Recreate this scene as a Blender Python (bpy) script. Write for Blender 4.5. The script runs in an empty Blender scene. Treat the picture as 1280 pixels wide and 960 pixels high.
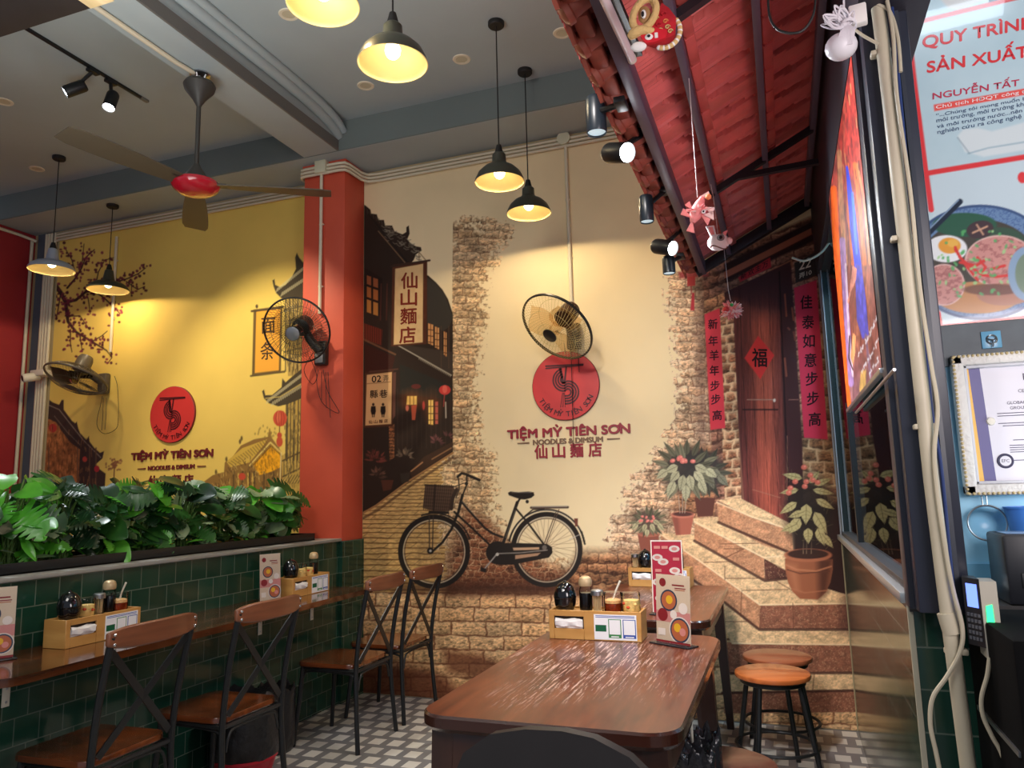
import bpy, bmesh, math, random, unicodedata
import numpy as np
from mathutils import Vector, Matrix
random.seed(7)
SC = bpy.context.scene
COL = SC.collection
PI = math.pi

# ---------------------------------------------------------------- camera
F = 930.0
EYE = np.array([0.0, 0.0, 1.3])
CAM = []
def _cam_rows(yaw, pitch, roll):
    cy, sy = math.cos(yaw), math.sin(yaw)
    f = np.array([-sy, cy, 0]); r = np.array([cy, sy, 0]); u = np.array([0, 0, 1.0])
    cp, sp = math.cos(pitch), math.sin(pitch)
    f2 = cp*f + sp*u; u2 = -sp*f + cp*u
    cr, sr = math.cos(roll), math.sin(roll)
    return np.array([cr*r + sr*u2, sr*r - cr*u2, f2])
CAM = _cam_rows(math.radians(19.773), math.radians(8.296), math.radians(-1.393))
cd = bpy.data.cameras.new('camera'); cam = bpy.data.objects.new('camera', cd); COL.objects.link(cam)
R3 = Matrix((CAM[0], -CAM[1], -CAM[2])).transposed()
cam.matrix_world = Matrix.Translation(EYE) @ R3.to_4x4()
cd.sensor_width = 36.0; cd.lens = F/1280*36.0; cd.clip_start = 0.02; cd.clip_end = 100
SC.camera = cam
def ray(x, y): return CAM.T @ np.array([(x-640)/F, (y-480)/F, 1.0])
def at_x(x, y, X): d = ray(x, y); return EYE + d*((X-EYE[0])/d[0])
def at_y(x, y, Y): d = ray(x, y); return EYE + d*(Y/d[1])
def at_z(x, y, Z): d = ray(x, y); return EYE + d*((Z-EYE[2])/d[2])
def pix(X, Y, Z):
    v = np.tensordot(CAM, np.stack([X-EYE[0], Y-EYE[1], Z-EYE[2]]), 1)
    return 640+F*v[0]/v[2], 480+F*v[1]/v[2]

# ---------------------------------------------------------------- colour management, world, light
SC.view_settings.view_transform = 'Standard'; SC.view_settings.look = 'None'
SC.view_settings.gamma = 1.0; SC.view_settings.use_curve_mapping = False
SC.view_settings.exposure = 0.0
def lin(c): return tuple((v/12.92 if v <= .04045 else ((v+.055)/1.055)**2.4) for v in c)
def S(r, g, b): return lin((r/255, g/255, b/255))
w = bpy.data.worlds.new('world'); SC.world = w; w.use_nodes = True
w.node_tree.nodes['Background'].inputs[0].default_value = (*S(205, 215, 235), 1)   # evening street light through the open shop front behind the camera
w.node_tree.nodes['Background'].inputs[1].default_value = 0.45

# ---------------------------------------------------------------- helpers
def newobj(name, me, parent=None):
    o = bpy.data.objects.new(name, me); COL.objects.link(o)
    if parent: o.parent = parent
    return o
def tag(o, label=None, cat=None, group=None, kind=None):
    if label: o['label'] = label
    if cat: o['category'] = cat
    if group: o['group'] = group
    if kind: o['kind'] = kind
    return o
def thing(name, label, cat, loc=(0, 0, 0), rz=0.0, group=None):
    o = bpy.data.objects.new(name, None); COL.objects.link(o)
    o.location = loc; o.rotation_euler = (0, 0, rz); o.empty_display_size = .05
    return tag(o, label, cat, group)
def copy_tree(o, parent=None):
    c = o.copy(); COL.objects.link(c)
    if parent: c.parent = parent
    for ch in list(o.children): copy_tree(ch, c)
    return c

class MB:
    """collects shapes into one mesh"""
    def __init__(s): s.v = []; s.f = []; s.m = []; s.sm = []; s.mats = []
    def _mi(s, m):
        if m not in s.mats: s.mats.append(m)
        return s.mats.index(m)
    def add(s, vs, fs, m, smooth=False, M=None):
        b = len(s.v); k = s._mi(m)
        for p in vs: s.v.append(tuple(M @ Vector(p)) if M is not None else tuple(p))
        for f in fs: s.f.append([b+i for i in f]); s.m.append(k); s.sm.append(smooth)
        return s
    def box(s, lo, hi, m, bev=0.0, M=None, seg=2):
        bm = bmesh.new(); bmesh.ops.create_cube(bm, size=1)
        for v in bm.verts: v.co = Vector([(lo[i]+hi[i])/2 + v.co[i]*(hi[i]-lo[i]) for i in range(3)])
        if bev: bmesh.ops.bevel(bm, geom=bm.edges[:], offset=bev, segments=seg, affect='EDGES', profile=.5)
        s.bm(bm, m, bev > 0, M); return s
    def bm(s, bm, m, smooth=False, M=None):
        bm.verts.index_update()
        s.add([v.co.copy() for v in bm.verts], [[v.index for v in f.verts] for f in bm.faces], m, smooth, M); bm.free()
    def tube(s, pts, r, m, n=8, closed=False, M=None, caps=True, flat=None):
        pts = [Vector(p) for p in pts]; N = len(pts); rs = r if isinstance(r, (list, tuple)) else [r]*N
        vs = []; prev = None
        for i, p in enumerate(pts):
            if closed: t = pts[(i+1) % N]-pts[i-1]
            else: t = pts[min(i+1, N-1)]-pts[max(i-1, 0)]
            if t.length < 1e-9: t = Vector((0, 0, 1))
            t.normalize()
            if prev is None:
                a = Vector((0, 0, 1)) if abs(t.z) < .9 else Vector((1, 0, 0))
                u = t.cross(a).normalized()
            else:
                u = prev - t*prev.dot(t)
                if u.length < 1e-6: u = t.orthogonal()
                u.normalize()
            prev = u; w_ = t.cross(u)
            for k in range(n):
                an = 2*PI*k/n
                vs.append(p + (u*math.cos(an)+w_*math.sin(an)*(flat or 1))*rs[i])
        fs = []
        for i in range(N if closed else N-1):
            a = i*n; b = ((i+1) % N)*n
            for k in range(n): fs.append((a+k, a+(k+1) % n, b+(k+1) % n, b+k))
        s.add(vs, fs, m, True, M)
        if not closed and caps:
            s.add(vs[:n], [tuple(reversed(range(n)))], m, False, M); s.add(vs[-n:], [tuple(range(n))], m, False, M)
        return s
    def bar(s, a, b, w_, h, m, up=(0, 0, 1), M=None, bev=0.0):
        a = Vector(a); b = Vector(b); t = (b-a); L = t.length; t.normalize()
        u = Vector(up); u = u - t*u.dot(t)
        if u.length < 1e-4: u = t.orthogonal()
        u.normalize(); sd = u.cross(t)
        X = Matrix((t, sd, u)).transposed().to_4x4(); X.translation = (a+b)/2
        s.box((-L/2, -w_/2, -h/2), (L/2, w_/2, h/2), m, bev, X if M is None else M @ X); return s
    def lathe(s, prof, m, n=32, M=None, smooth=True, arc=1.0):
        N = len(prof); vs = []; full = arc >= 1
        K = n if full else n+1
        for k in range(K):
            a = 2*PI*arc*k/n
            for r, z in prof: vs.append((r*math.cos(a), r*math.sin(a), z))
        fs = []
        for k in range(n):
            a = k*N; b = ((k+1) % K)*N
            for i in range(N-1):
                q = []
                for ix in (a+i, b+i, b+i+1, a+i+1):
                    q.append(ix)
                if prof[i][0] < 1e-7: q = [a+i, b+i+1, a+i+1]
                elif prof[i+1][0] < 1e-7: q = [a+i, b+i, a+i+1]
                fs.append(tuple(q))
        s.add(vs, fs, m, smooth, M); return s
    def prism(s, poly, z0, z1, m, M=None, smooth=False):
        n = len(poly)
        vs = [(x, y, z0) for x, y in poly]+[(x, y, z1) for x, y in poly]
        s.add(vs, [tuple(reversed(range(n))), tuple(range(n, 2*n))], m, False, M)
        s.add(vs, [(i, (i+1) % n, n+(i+1) % n, n+i) for i in range(n)], m, smooth, M); return s
    def sphere(s, c, r, m, M=None, sc=(1, 1, 1), n=16):
        bm = bmesh.new(); bmesh.ops.create_uvsphere(bm, u_segments=n, v_segments=max(6, n//2+2), radius=r)
        for v in bm.verts: v.co = Vector((c[0]+v.co.x*sc[0], c[1]+v.co.y*sc[1], c[2]+v.co.z*sc[2]))
        s.bm(bm, m, True, M); return s
    def build(s, name, parent=None, M=None):
        me = bpy.data.meshes.new(name)
        me.from_pydata([Vector(v) if M is None else M @ Vector(v) for v in s.v], [], s.f)
        for m in s.mats: me.materials.append(m)
        me.polygons.foreach_set('material_index', s.m); me.polygons.foreach_set('use_smooth', s.sm)
        me.update(); me.validate()
        try: me.set_sharp_from_angle(angle=math.radians(38))
        except Exception: pass
        return newobj(name, me, parent)
def frame(o, x, y, z):
    """matrix with origin o and axis directions x, y, z"""
    M = Matrix((Vector(x), Vector(y), Vector(z))).transposed().to_4x4(); M.translation = Vector(o); return M
def look(o, d, up=(0, 0, 1)):
    """matrix whose +Z points along d"""
    z = Vector(d).normalized(); u = Vector(up); x = u.cross(z)
    if x.length < 1e-4: x = Vector((1, 0, 0))
    x.normalize(); return frame(o, x, z.cross(x), z)
def spline(pts, n=8):
    P = [Vector(p) for p in pts]; out = []
    for i in range(len(P)-1):
        p0 = P[max(i-1, 0)]; p1 = P[i]; p2 = P[i+1]; p3 = P[min(i+2, len(P)-1)]
        for k in range(n):
            t = k/n
            out.append(.5*((2*p1)+(p2-p0)*t+(2*p0-5*p1+4*p2-p3)*t*t+(3*p1-p0-3*p2+p3)*t**3))
    out.append(P[-1]); return out
def rrect(x0, y0, x1, y1, r, n=6):
    out = []
    for cx, cy, a0 in ((x1-r, y1-r, 0), (x0+r, y1-r, 90), (x0+r, y0+r, 180), (x1-r, y0+r, 270)):
        for k in range(n+1):
            a = math.radians(a0+90*k/n); out.append((cx+r*math.cos(a), cy+r*math.sin(a)))
    return out

# ---------------------------------------------------------------- materials
class NT:
    def __init__(s, name):
        s.m = bpy.data.materials.new(name); s.m.use_nodes = True; s.t = s.m.node_tree
        s.b = s.t.nodes['Principled BSDF']
    def n(s, typ, **kw):
        x = s.t.nodes.new(typ)
        for k, v in kw.items(): setattr(x, k, v)
        return x
    def l(s, a, b): s.t.links.new(a, b)
    def coords(s, kind='Object', scale=(1, 1, 1), rot=(0, 0, 0), loc=(0, 0, 0)):
        tc = s.n('ShaderNodeTexCoord'); mp = s.n('ShaderNodeMapping')
        mp.inputs['Scale'].default_value = scale; mp.inputs['Rotation'].default_value = rot; mp.inputs['Location'].default_value = loc
        s.l(tc.outputs[kind], mp.inputs[0]); return mp.outputs[0]
    def ramp(s, fac, stops):
        r = s.n('ShaderNodeValToRGB'); e = r.color_ramp.elements
        while len(e) < len(stops): e.new(.5)
        for el, (p, c) in zip(e, stops): el.position = p; el.color = (*c, 1)
        s.l(fac, r.inputs[0]); return r.outputs[0]
    def bump(s, h, strength, dist=.01):
        b = s.n('ShaderNodeBump'); b.inputs['Strength'].default_value = strength; b.inputs['Distance'].default_value = dist
        s.l(h, b.inputs['Height']); s.l(b.outputs[0], s.b.inputs['Normal'])
def mat(name, c, rough=.5, metal=0.0, spec=.5, var=None, bump=None, coat=0.0, emit=0.0, ecol=None, trans=0.0, ior=1.45, alpha=1.0):
    """plain principled material; var=(scale, darker/lighter amount), bump=(scale, strength)"""
    t = NT(name); b = t.b
    b.inputs['Base Color'].default_value = (*c, 1); b.inputs['Roughness'].default_value = rough
    b.inputs['Metallic'].default_value = metal; b.inputs['Specular IOR Level'].default_value = spec
    b.inputs['Coat Weight'].default_value = coat; b.inputs['Coat Roughness'].default_value = .08
    b.inputs['Transmission Weight'].default_value = trans; b.inputs['IOR'].default_value = ior; b.inputs['Alpha'].default_value = alpha
    if emit:
        b.inputs['Emission Color'].default_value = (*(ecol or c), 1); b.inputs['Emission Strength'].default_value = emit
    if var:
        nz = t.n('ShaderNodeTexNoise'); nz.inputs['Scale'].default_value = var[0]; nz.inputs['Detail'].default_value = 5
        t.l(t.coords(), nz.inputs['Vector'])
        d = tuple(max(0, x*(1-var[1])) for x in c); u = tuple(min(1, x*(1+var[1])) for x in c)
        t.l(t.ramp(nz.outputs['Fac'], [(.3, d), (.7, u)]), b.inputs['Base Color'])
    if bump:
        nz = t.n('ShaderNodeTexNoise'); nz.inputs['Scale'].default_value = bump[0]; nz.inputs['Detail'].default_value = 4
        t.l(t.coords(), nz.inputs['Vector']); t.bump(nz.outputs['Fac'], bump[1])
    return t.m
def wood(name, c1, c2, axis=1, scale=9, rough=.35, coat=.3, stretch=.12):
    t = NT(name); sc = [scale]*3; sc[axis] = scale*stretch
    co = t.coords('Object', tuple(sc))
    nz = t.n('ShaderNodeTexNoise'); nz.inputs['Scale'].default_value = 2.2; nz.inputs['Detail'].default_value = 8; nz.inputs['Distortion'].default_value = .6
    t.l(co, nz.inputs['Vector'])
    t.l(t.ramp(nz.outputs['Fac'], [(.32, c1), (.52, tuple((a+b)/2 for a, b in zip(c1, c2))), (.68, c2)]), t.b.inputs['Base Color'])
    t.b.inputs['Roughness'].default_value = rough; t.b.inputs['Coat Weight'].default_value = coat; t.b.inputs['Coat Roughness'].default_value = .1
    n2 = t.n('ShaderNodeTexNoise'); n2.inputs['Scale'].default_value = 9; n2.inputs['Detail'].default_value = 4; t.l(co, n2.inputs['Vector'])
    t.bump(n2.outputs['Fac'], .08, .004); return t.m
def glass(name, tint=(1, 1, 1), rough=.0, refl=.12):
    """thin clear glass: mostly clear, a mirror share that grows to the edge"""
    t = NT(name); nt = t.t; nt.nodes.remove(t.b)
    tr = t.n('ShaderNodeBsdfTransparent'); tr.inputs[0].default_value = (*tint, 1)
    gl = t.n('ShaderNodeBsdfGlossy'); gl.inputs['Roughness'].default_value = rough; gl.inputs[0].default_value = (1, 1, 1, 1)
    lw = t.n('ShaderNodeLayerWeight'); lw.inputs[0].default_value = refl
    mx = t.n('ShaderNodeMixShader'); t.l(lw.outputs['Fresnel'], mx.inputs[0]); t.l(tr.outputs[0], mx.inputs[1]); t.l(gl.outputs[0], mx.inputs[2])
    t.l(mx.outputs[0], nt.nodes['Material Output'].inputs[0]); return t.m
def tiles(name, axes, tw, th, col, grout, size=.003, off=.5, rough=.12, bump=.4, var=.25, c2=None, shift=(0, 0)):
    """brick pattern laid in the two object axes given"""
    t = NT(name); tc = t.n('ShaderNodeTexCoord'); sp = t.n('ShaderNodeSeparateXYZ'); cb = t.n('ShaderNodeCombineXYZ')
    t.l(tc.outputs['Object'], sp.inputs[0]); t.l(sp.outputs[axes[0]], cb.inputs[0]); t.l(sp.outputs[axes[1]], cb.inputs[1])
    ad = t.n('ShaderNodeVectorMath', operation='ADD'); ad.inputs[1].default_value = (shift[0], shift[1], 0); t.l(cb.outputs[0], ad.inputs[0])
    br = t.n('ShaderNodeTexBrick'); br.offset = off; br.squash = 1
    for k, v in (('Scale', 1), ('Mortar Size', size), ('Mortar Smooth', .1), ('Bias', 0), ('Brick Width', tw), ('Row Height', th)): br.inputs[k].default_value = v
    a = tuple(x*(1-var) for x in col); b = c2 or tuple(min(1, x*(1+var)) for x in col)
    br.inputs['Color1'].default_value = (*a, 1); br.inputs['Color2'].default_value = (*b, 1); br.inputs['Mortar'].default_value = (*grout, 1)
    t.l(ad.outputs[0], br.inputs['Vector'])
    nz = t.n('ShaderNodeTexNoise'); nz.inputs['Scale'].default_value = 6; nz.inputs['Detail'].default_value = 4; t.l(tc.outputs['Object'], nz.inputs['Vector'])
    mx = t.n('ShaderNodeMixRGB', blend_type='MULTIPLY'); mx.inputs[0].default_value = .35; t.l(br.outputs['Color'], mx.inputs[1])
    t.l(t.ramp(nz.outputs['Fac'], [(.3, (.6, .6, .6)), (.7, (1, 1, 1))]), mx.inputs[2]); t.l(mx.outputs[0], t.b.inputs['Base Color'])
    t.b.inputs['Roughness'].default_value = rough
    iv = t.n('ShaderNodeMath', operation='SUBTRACT'); iv.inputs[0].default_value = 1; t.l(br.outputs['Fac'], iv.inputs[1])
    a2 = t.n('ShaderNodeMath', operation='MULTIPLY_ADD'); a2.inputs[1].default_value = .25; t.l(nz.outputs['Fac'], a2.inputs[0]); t.l(iv.outputs[0], a2.inputs[2])
    t.bump(a2.outputs[0], bump, .004); return t.m
def vcol(name, rough=.7, bump=None, spec=.3, coat=0, emit=0.0):
    """material whose colour is the print on the surface (colour attribute 'print')"""
    t = NT(name); a = t.n('ShaderNodeAttribute'); a.attribute_name = 'print'
    t.l(a.outputs['Color'], t.b.inputs['Base Color']); t.b.inputs['Roughness'].default_value = rough; t.b.inputs['Specular IOR Level'].default_value = spec
    t.b.inputs['Coat Weight'].default_value = coat
    if emit: t.l(a.outputs['Color'], t.b.inputs['Emission Color']); t.b.inputs['Emission Strength'].default_value = emit
    if bump:
        nz = t.n('ShaderNodeTexNoise'); nz.inputs['Scale'].default_value = bump[0]; nz.inputs['Detail'].default_value = 3; t.l(t.coords(), nz.inputs['Vector']); t.bump(nz.outputs['Fac'], bump[1])
    return t.m

BLACK = mat('black_powder_coat', S(24, 25, 27), .42)
STEEL = mat('brushed_steel', S(190, 192, 196), .3, 1.0)
CHROME = mat('chrome', S(215, 215, 218), .12, 1.0)
WHITEP = mat('white_plastic', S(226, 220, 205), .4)
CREAMP = mat('cream_conduit_plastic', S(186, 176, 154), .45, var=(8, .06))
CLEAR = glass('clear_glass', (.96, .98, .98))
PLUM = mat('plum_grey_painted_steel', S(92, 78, 96), .4, spec=.5)

# text -> triangles, glyph by glyph
_GL = {}; _AD = {}
def _tess(txt, res):
    cu = bpy.data.curves.new('text', 'FONT'); cu.body = txt; cu.size = 1.0; cu.align_x = 'LEFT'; cu.align_y = 'CENTER'; cu.resolution_u = res
    o = bpy.data.objects.new('text', cu); COL.objects.link(o)
    ev = o.evaluated_get(bpy.context.evaluated_depsgraph_get()); me = ev.to_mesh()
    vs = [(v.co.x, v.co.y) for v in me.vertices]; fs = [tuple(p.vertices) for p in me.polygons]; ar = sum(p.area for p in me.polygons)
    ev.to_mesh_clear(); bpy.data.objects.remove(o); bpy.data.curves.remove(cu)
    return vs, fs, ar
def _glyph(ch):
    """outline of one letter; horn and lower dot of Vietnamese letters are put on the plain letter"""
    if ch not in _GL:
        nf = unicodedata.normalize('NFD', ch)
        if '\u031b' in nf or (ch.islower() and '\u0323' in nf):
            bv, bf, _ = _glyph(unicodedata.normalize('NFC', nf.replace('\u031b', '').replace('\u0323', ''))); pv = _glyph(nf[0])[0]
            v = list(bv); f = list(bf); x1 = max(p[0] for p in pv); x0 = min(p[0] for p in pv); y1 = max(p[1] for p in pv); y0 = min(p[1] for p in pv); h = y1-y0
            if '\u031b' in nf:
                xb = x1-(.16 if nf[0] in 'oO' else .05)*h; n = len(v)
                v += [(xb, y1-.10*h), (xb+.16*h, y1-.02*h), (xb+.20*h, y1+.13*h), (xb+.30*h, y1+.13*h), (xb+.28*h, y1-.05*h), (xb+.10*h, y1-.19*h)]; f.append(tuple(range(n+5, n-1, -1)))
            if '\u0323' in nf:
                n = len(v); r = .055; v += [((x0+x1)/2+r*math.cos(a*PI/4), y0-.14+r*math.sin(a*PI/4)) for a in range(8)]; f.append(tuple(range(n, n+8)))
            _GL[ch] = (v, f, 0); return _GL[ch]
        t = [_tess(ch, r) for r in (4, 5, 6, 8, 10, 12)]
        _GL[ch] = min(t, key=lambda x: x[2])
    return _GL[ch]
def _adv(pre):
    if pre not in _AD: _AD[pre] = max(v[0] for v in _tess(pre+'|', 2)[0])
    return _AD[pre]
def text_tris(txt, size=1.0, bold=0.0, align='CENTER', shear=0.0, spacing=1.0):
    vs = []; fs = []; e0 = _adv('')
    for i, ch in enumerate(txt):
        if ch == ' ': continue
        gv, gf, _ = _glyph(ch); x0 = _adv(txt[:i])-e0; b = len(vs)
        vs += [(x+x0, y) for x, y in gv]; fs += [tuple(b+k for k in f) for f in gf]
    if not vs: return vs, fs
    lo = min(v[0] for v in vs); hi = max(v[0] for v in vs); dx = -(lo+hi)/2 if align == 'CENTER' else 0
    return [(x+dx, y) for x, y in vs], fs
def add_text(mb, txt, M, h, m, width=None, bold=0.0, thick=0.0, align='CENTER', shear=0.0, spacing=1.0):
    """lettering in the x-y plane of M, cap height h, optionally squeezed to a width; thick > 0 makes raised letters"""
    vs, fs = text_tris(txt, 1.0, bold, align, shear, spacing)
    if not vs: return
    xs = [v[0] for v in vs]; ys = [v[1] for v in vs]
    k = h/.7
    kx = k if width is None else width/(max(xs)-min(xs))
    solid(mb, [(x*kx, y*k) for x, y in vs], fs, M, m, thick)
def solid(mb, P, fs, M, m, thick):
    V = [(x, y, thick) for x, y in P]
    mb.add(V, fs, m, False, M)
    if thick:
        ed = {}
        for f in fs:
            for i in range(len(f)):
                a, b = f[i], f[(i+1) % len(f)]; ed[(a, b)] = ed.get((a, b), 0)+1
        V2 = [(x, y, 0) for x, y, z in V]+V; n = len(V)
        mb.add(V2, [(a, b, n+b, n+a) for (a, b) in ed if (b, a) not in ed], m, False, M)
def letters(txt, h, width):
    """(letter, outline, faces) of a line of lettering scaled to a width and centred"""
    vs, _ = text_tris(txt); lo = min(v[0] for v in vs); k = h/.7; kx = width/(max(v[0] for v in vs)-lo); e0 = _adv(''); x1 = None; out = []
    raw = []
    for i, ch in enumerate(txt):
        if ch != ' ': gv, gf, _ = _glyph(ch); x0 = _adv(txt[:i])-e0; raw.append((ch, [(x+x0, y) for x, y in gv], gf))
    lo = min(x for _, g, _ in raw for x, _ in g); hi = max(x for _, g, _ in raw for x, _ in g)
    return [(ch, [((x-(lo+hi)/2)*kx, y*k) for x, y in g], f) for ch, g, f in raw]
# ================================================================ the room
XR, YB, CZ, SZ = 0.272, 4.55, 3.87, 3.66       # partition plane, back wall, ceiling, beam soffit
def struct(name, mb, parent=None):
    o = mb.build(name, parent)
    if parent is None: o['kind'] = 'structure'
    return o
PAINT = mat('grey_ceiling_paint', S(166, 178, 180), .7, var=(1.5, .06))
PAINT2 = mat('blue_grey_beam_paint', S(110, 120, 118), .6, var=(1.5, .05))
REDP = mat('terracotta_red_paint', S(205, 84, 60), .55, var=(3, .08), bump=(20, .08))
REDW = mat('dark_red_paint', S(160, 42, 48), .55, var=(2, .08))
PLAIN = mat('beige_wall_paint', S(190, 170, 130), .7)
FLOOR = tiles('patterned_floor_tiles', (0, 1), .113, .13, S(206, 201, 190), S(126, 124, 124), .022, .5, .25, .1, .16)
GREEN = tiles('green_glazed_tiles', (1, 2), .102, .1, S(30, 66, 52), S(96, 112, 100), .0022, .5, .13, .5, .2, shift=(.03, .09))
GREENX = tiles('green_glazed_tiles_end', (0, 2), .1, .1, S(30, 62, 52), S(86, 100, 90), .0022, .5, .13, .5, .2)
CAPST = mat('grey_stone_cap', S(150, 150, 146), .45, var=(12, .1))

struct('floor', MB().box((-6.3, -2.2, -.1), (2.6, 4.75, 0), FLOOR))
struct('ceiling', MB().box((-6.3, -2.2, CZ), (2.6, 4.75, CZ+.12), PAINT))
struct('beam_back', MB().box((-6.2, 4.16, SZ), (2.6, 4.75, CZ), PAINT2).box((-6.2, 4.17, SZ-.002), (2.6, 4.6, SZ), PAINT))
struct('beam_side', MB().box((-3.005, -2.2, SZ), (-2.735, 4.16, CZ), PAINT).box((-2.735, -2.2, SZ), (-2.722, 4.159, SZ+.075), mat('brown_grey_beam_strip', S(104, 102, 98), .6)))  # darker grey strip along the lower part of the beam's side face
cove = MB()
for dx, dz, r in ((.035, -.045, .034), (.075, -.015, .026)):
    cove.tube(spline([(-2.735+dx, -2.0, CZ+dz), (-2.735+dx, 2.4, CZ+dz), (-2.735+dx, 3.6, CZ+dz), (-2.745+dx, 4.0, CZ+dz-.02), (-2.76+dx, 4.16, CZ+dz-.06)], 6), r, PAINT, 10)
struct('trim_1', cove)
struct('wall_left', MB().box((-6.25, 0.5, 0), (-6.1, 4.75, SZ), REDW))
struct('wall_back', MB().box((-6.25, YB, 0), (2.6, 4.75, SZ), PLAIN))
pl = MB().box((-3.09, 4.29, 1.012), (-2.755, YB, 3.64), REDP, .004)
pl.prism([(-3.1, 4.28), (-2.745, 4.28), (-2.745, YB), (-3.1, YB)], 3.60, SZ, REDP)
struct('column', pl)
hw = MB().box((-3.27, .7, 0), (-2.765, 4.285, 1.012), GREEN).box((-3.27, 4.28, 0), (-2.742, YB, 1.012), GREEN)
hw.box((-3.275, .7, 1.012), (-2.75, 4.285, 1.03), CAPST, .003)
struct('wall_low', hw)

# ---- right-hand partition: tiled base, glazed window, black frame post
pt = MB().box((XR, 2.135, 0), (XR+.16, YB, .985), GREEN).box((XR+.001, 2.13, 0), (2.6, 2.34, .985), GREENX)
pt.box((XR-.004, 2.118, .985), (2.6, 2.36, 1.005), mat('dark_stone_cap', S(52, 50, 50), .35))
pt.box((XR-.008, 2.128, 0), (XR+.004, 2.14, 1.0), mat('pale_tile_edge_strip', S(176, 170, 150), .4))
struct('wall_right', pt)
ALU = mat('pale_aluminium', S(186, 190, 192), .35, .8)
win = MB()
win.box((XR-.02, 2.15, 1.0), (XR+.15, YB, 1.028), ALU, .004)                       # sill
win.box((XR+.0, 2.15, 1.028), (XR+.07, YB, 1.05), mat('dark_window_frame', S(52, 54, 58), .4), .003)
win.box((XR+.004, 4.44, 1.03), (XR+.06, 4.52, 2.5), mat('dark_green_frame', S(34, 44, 42), .4)).box((XR+.002, 4.425, 1.03), (XR+.008, 4.44, 2.5), ALU).box((XR-.006, 4.5, 1.03), (XR+.002, 4.53, 2.6), ALU)
win.box((XR+.01, 3.60, 1.045), (XR+.045, 3.64, 1.66), BLACK)                        # meeting stile of the lower lights
win.box((XR+.01, 2.13, 2.49), (XR+.06, YB, 2.52), BLACK)
wo = struct('window_1', win)
gb = MB().box((XR+.022, 2.12, 1.045), (XR+.028, 4.44, 2.5), glass('window_glass', (.9, .95, .97), .0, .045))
gb.build('glass_pane', wo)
fas = MB().box((XR+.02, 2.13, 3.0), (XR+.14, YB, SZ), PLAIN).box((XR-.012, 1.2, 2.5), (XR+.16, YB, 3.0), mat('shaded_plum_fascia', S(38, 34, 44), .5))  # dark fascia; the shade under the awning is part of its colour
struct('beam_right', fas)
POSTM = mat('blue_black_post_paint', S(36, 40, 54), .38, spec=.6)
px0, px1 = at_y(1097, 240, 2.0)[0], at_y(1158, 240, 2.0)[0]
po = MB().box((px0, 2.0, 1.0), (px1, 2.115, CZ), POSTM, .004).box((px0-.012, 2.06, 1.0), (px0+.02, 2.13, 3.2), POSTM, .003)
po.box((px0+.05, 1.992, 1.0), (px0+.06, 2.0, CZ), mat('post_groove_dark', S(14, 14, 17), .5)).box((px1-.03, 1.992, 1.0), (px1-.02, 2.0, CZ), mat('post_bead', S(52, 56, 66), .35))
struct('trim_2', po)
# kitchen behind the post
BLUEW = mat('pale_blue_kitchen_wall', S(150, 205, 232), .4, var=(3, .06))
kw = MB().box((px1-.03, 2.36, 1.0), (2.6, 2.46, CZ), BLUEW)
kw.box((px1-.03, 2.352, 1.0), (2.6, 2.36, 1.08), mat('blue_tile_skirt', S(128, 190, 222), .3))
struct('wall_kitchen', kw)
struct('trim_4', MB().box((px1-.02, 2.345, 1.62), (2.6, 2.36, 1.76), mat('grey_board', S(84, 92, 98), .5, var=(20, .12))))
struct('wall_far_right', MB().box((2.6, -.5, 0), (2.75, 4.75, CZ), PLAIN))
bk = MB().box((1.6, 2.46, 0), (1.65, YB, CZ), mat('teal_back_room_wall', S(96, 150, 178), .5))
struct('wall_store', bk)

# ================================================================ lights of the room, with added fill lights
def lamp(name, kind, loc, energy, color, size=.05, target=None, spot=None, blend=.3, sizey=None, spread=None):
    d = bpy.data.lights.new(name, kind); d.energy = energy; d.color = color
    if kind == 'AREA':
        d.size = size
        if spread: d.spread = spread
        if sizey: d.shape = 'RECTANGLE'; d.size_y = sizey
    elif kind != 'SUN': d.shadow_soft_size = size
    if kind == 'SPOT': d.spot_size = spot; d.spot_blend = blend
    o = bpy.data.objects.new(name, d); COL.objects.link(o); o.location = loc
    if target is not None: o.rotation_euler = (Vector(target)-Vector(loc)).to_track_quat('-Z', 'Y').to_euler()
    return o
WARM = (1.0, .80, .5); WARM2 = (1.0, .80, .42); COOL = (.82, .9, 1.0)
# ceiling lights of the half of the room behind the camera, the kitchen tube and unseen lights added to brighten single surfaces
lamp('unseen_room_light', 'AREA', (-1.6, -.4, 3.6), 58, (1.0, .95, .88), 1.4, (-1.5, 1.3, 0))
lamp('unseen_room_light', 'SPOT', (-.75, .1, 3.3), 330, (1.0, .92, .88), .12, (-.05, 4.5, 1.05), math.radians(46), .8)
lamp('unseen_room_light', 'AREA', (-2.2, 1.3, 1.9), 26, (1.0, .98, .95), 1.2, (-2.2, 1.5, 3.9), spread=math.radians(120))  # unseen upward light, added to brighten the ceiling
lamp('awning_fill_light', 'AREA', (.95, .55, 1.75), 26, (1.0, .9, .9), .8, (-.1, 2.9, 2.6))  # unseen fill light added to brighten the underside of the awning
lamp('kitchen_light', 'AREA', (.62, 1.55, 3.1), 2.6, (.72, .88, 1.0), .6, (.55, 2.35, 1.4), sizey=.1)
lamp('added_store_light', 'AREA', (.8, 3.4, 3.0), 70, (.65, .85, 1.0), .6, (1.0, 3.4, 0))  # unseen cool light added for the blue look through the window
lamp('kitchen_wall_fill', 'AREA', (.95, 2.12, 1.22), 2.2, (.8, .93, 1.0), .3, (.55, 2.36, 1.2))  # unseen low light added to brighten the blue kitchen wall
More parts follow.
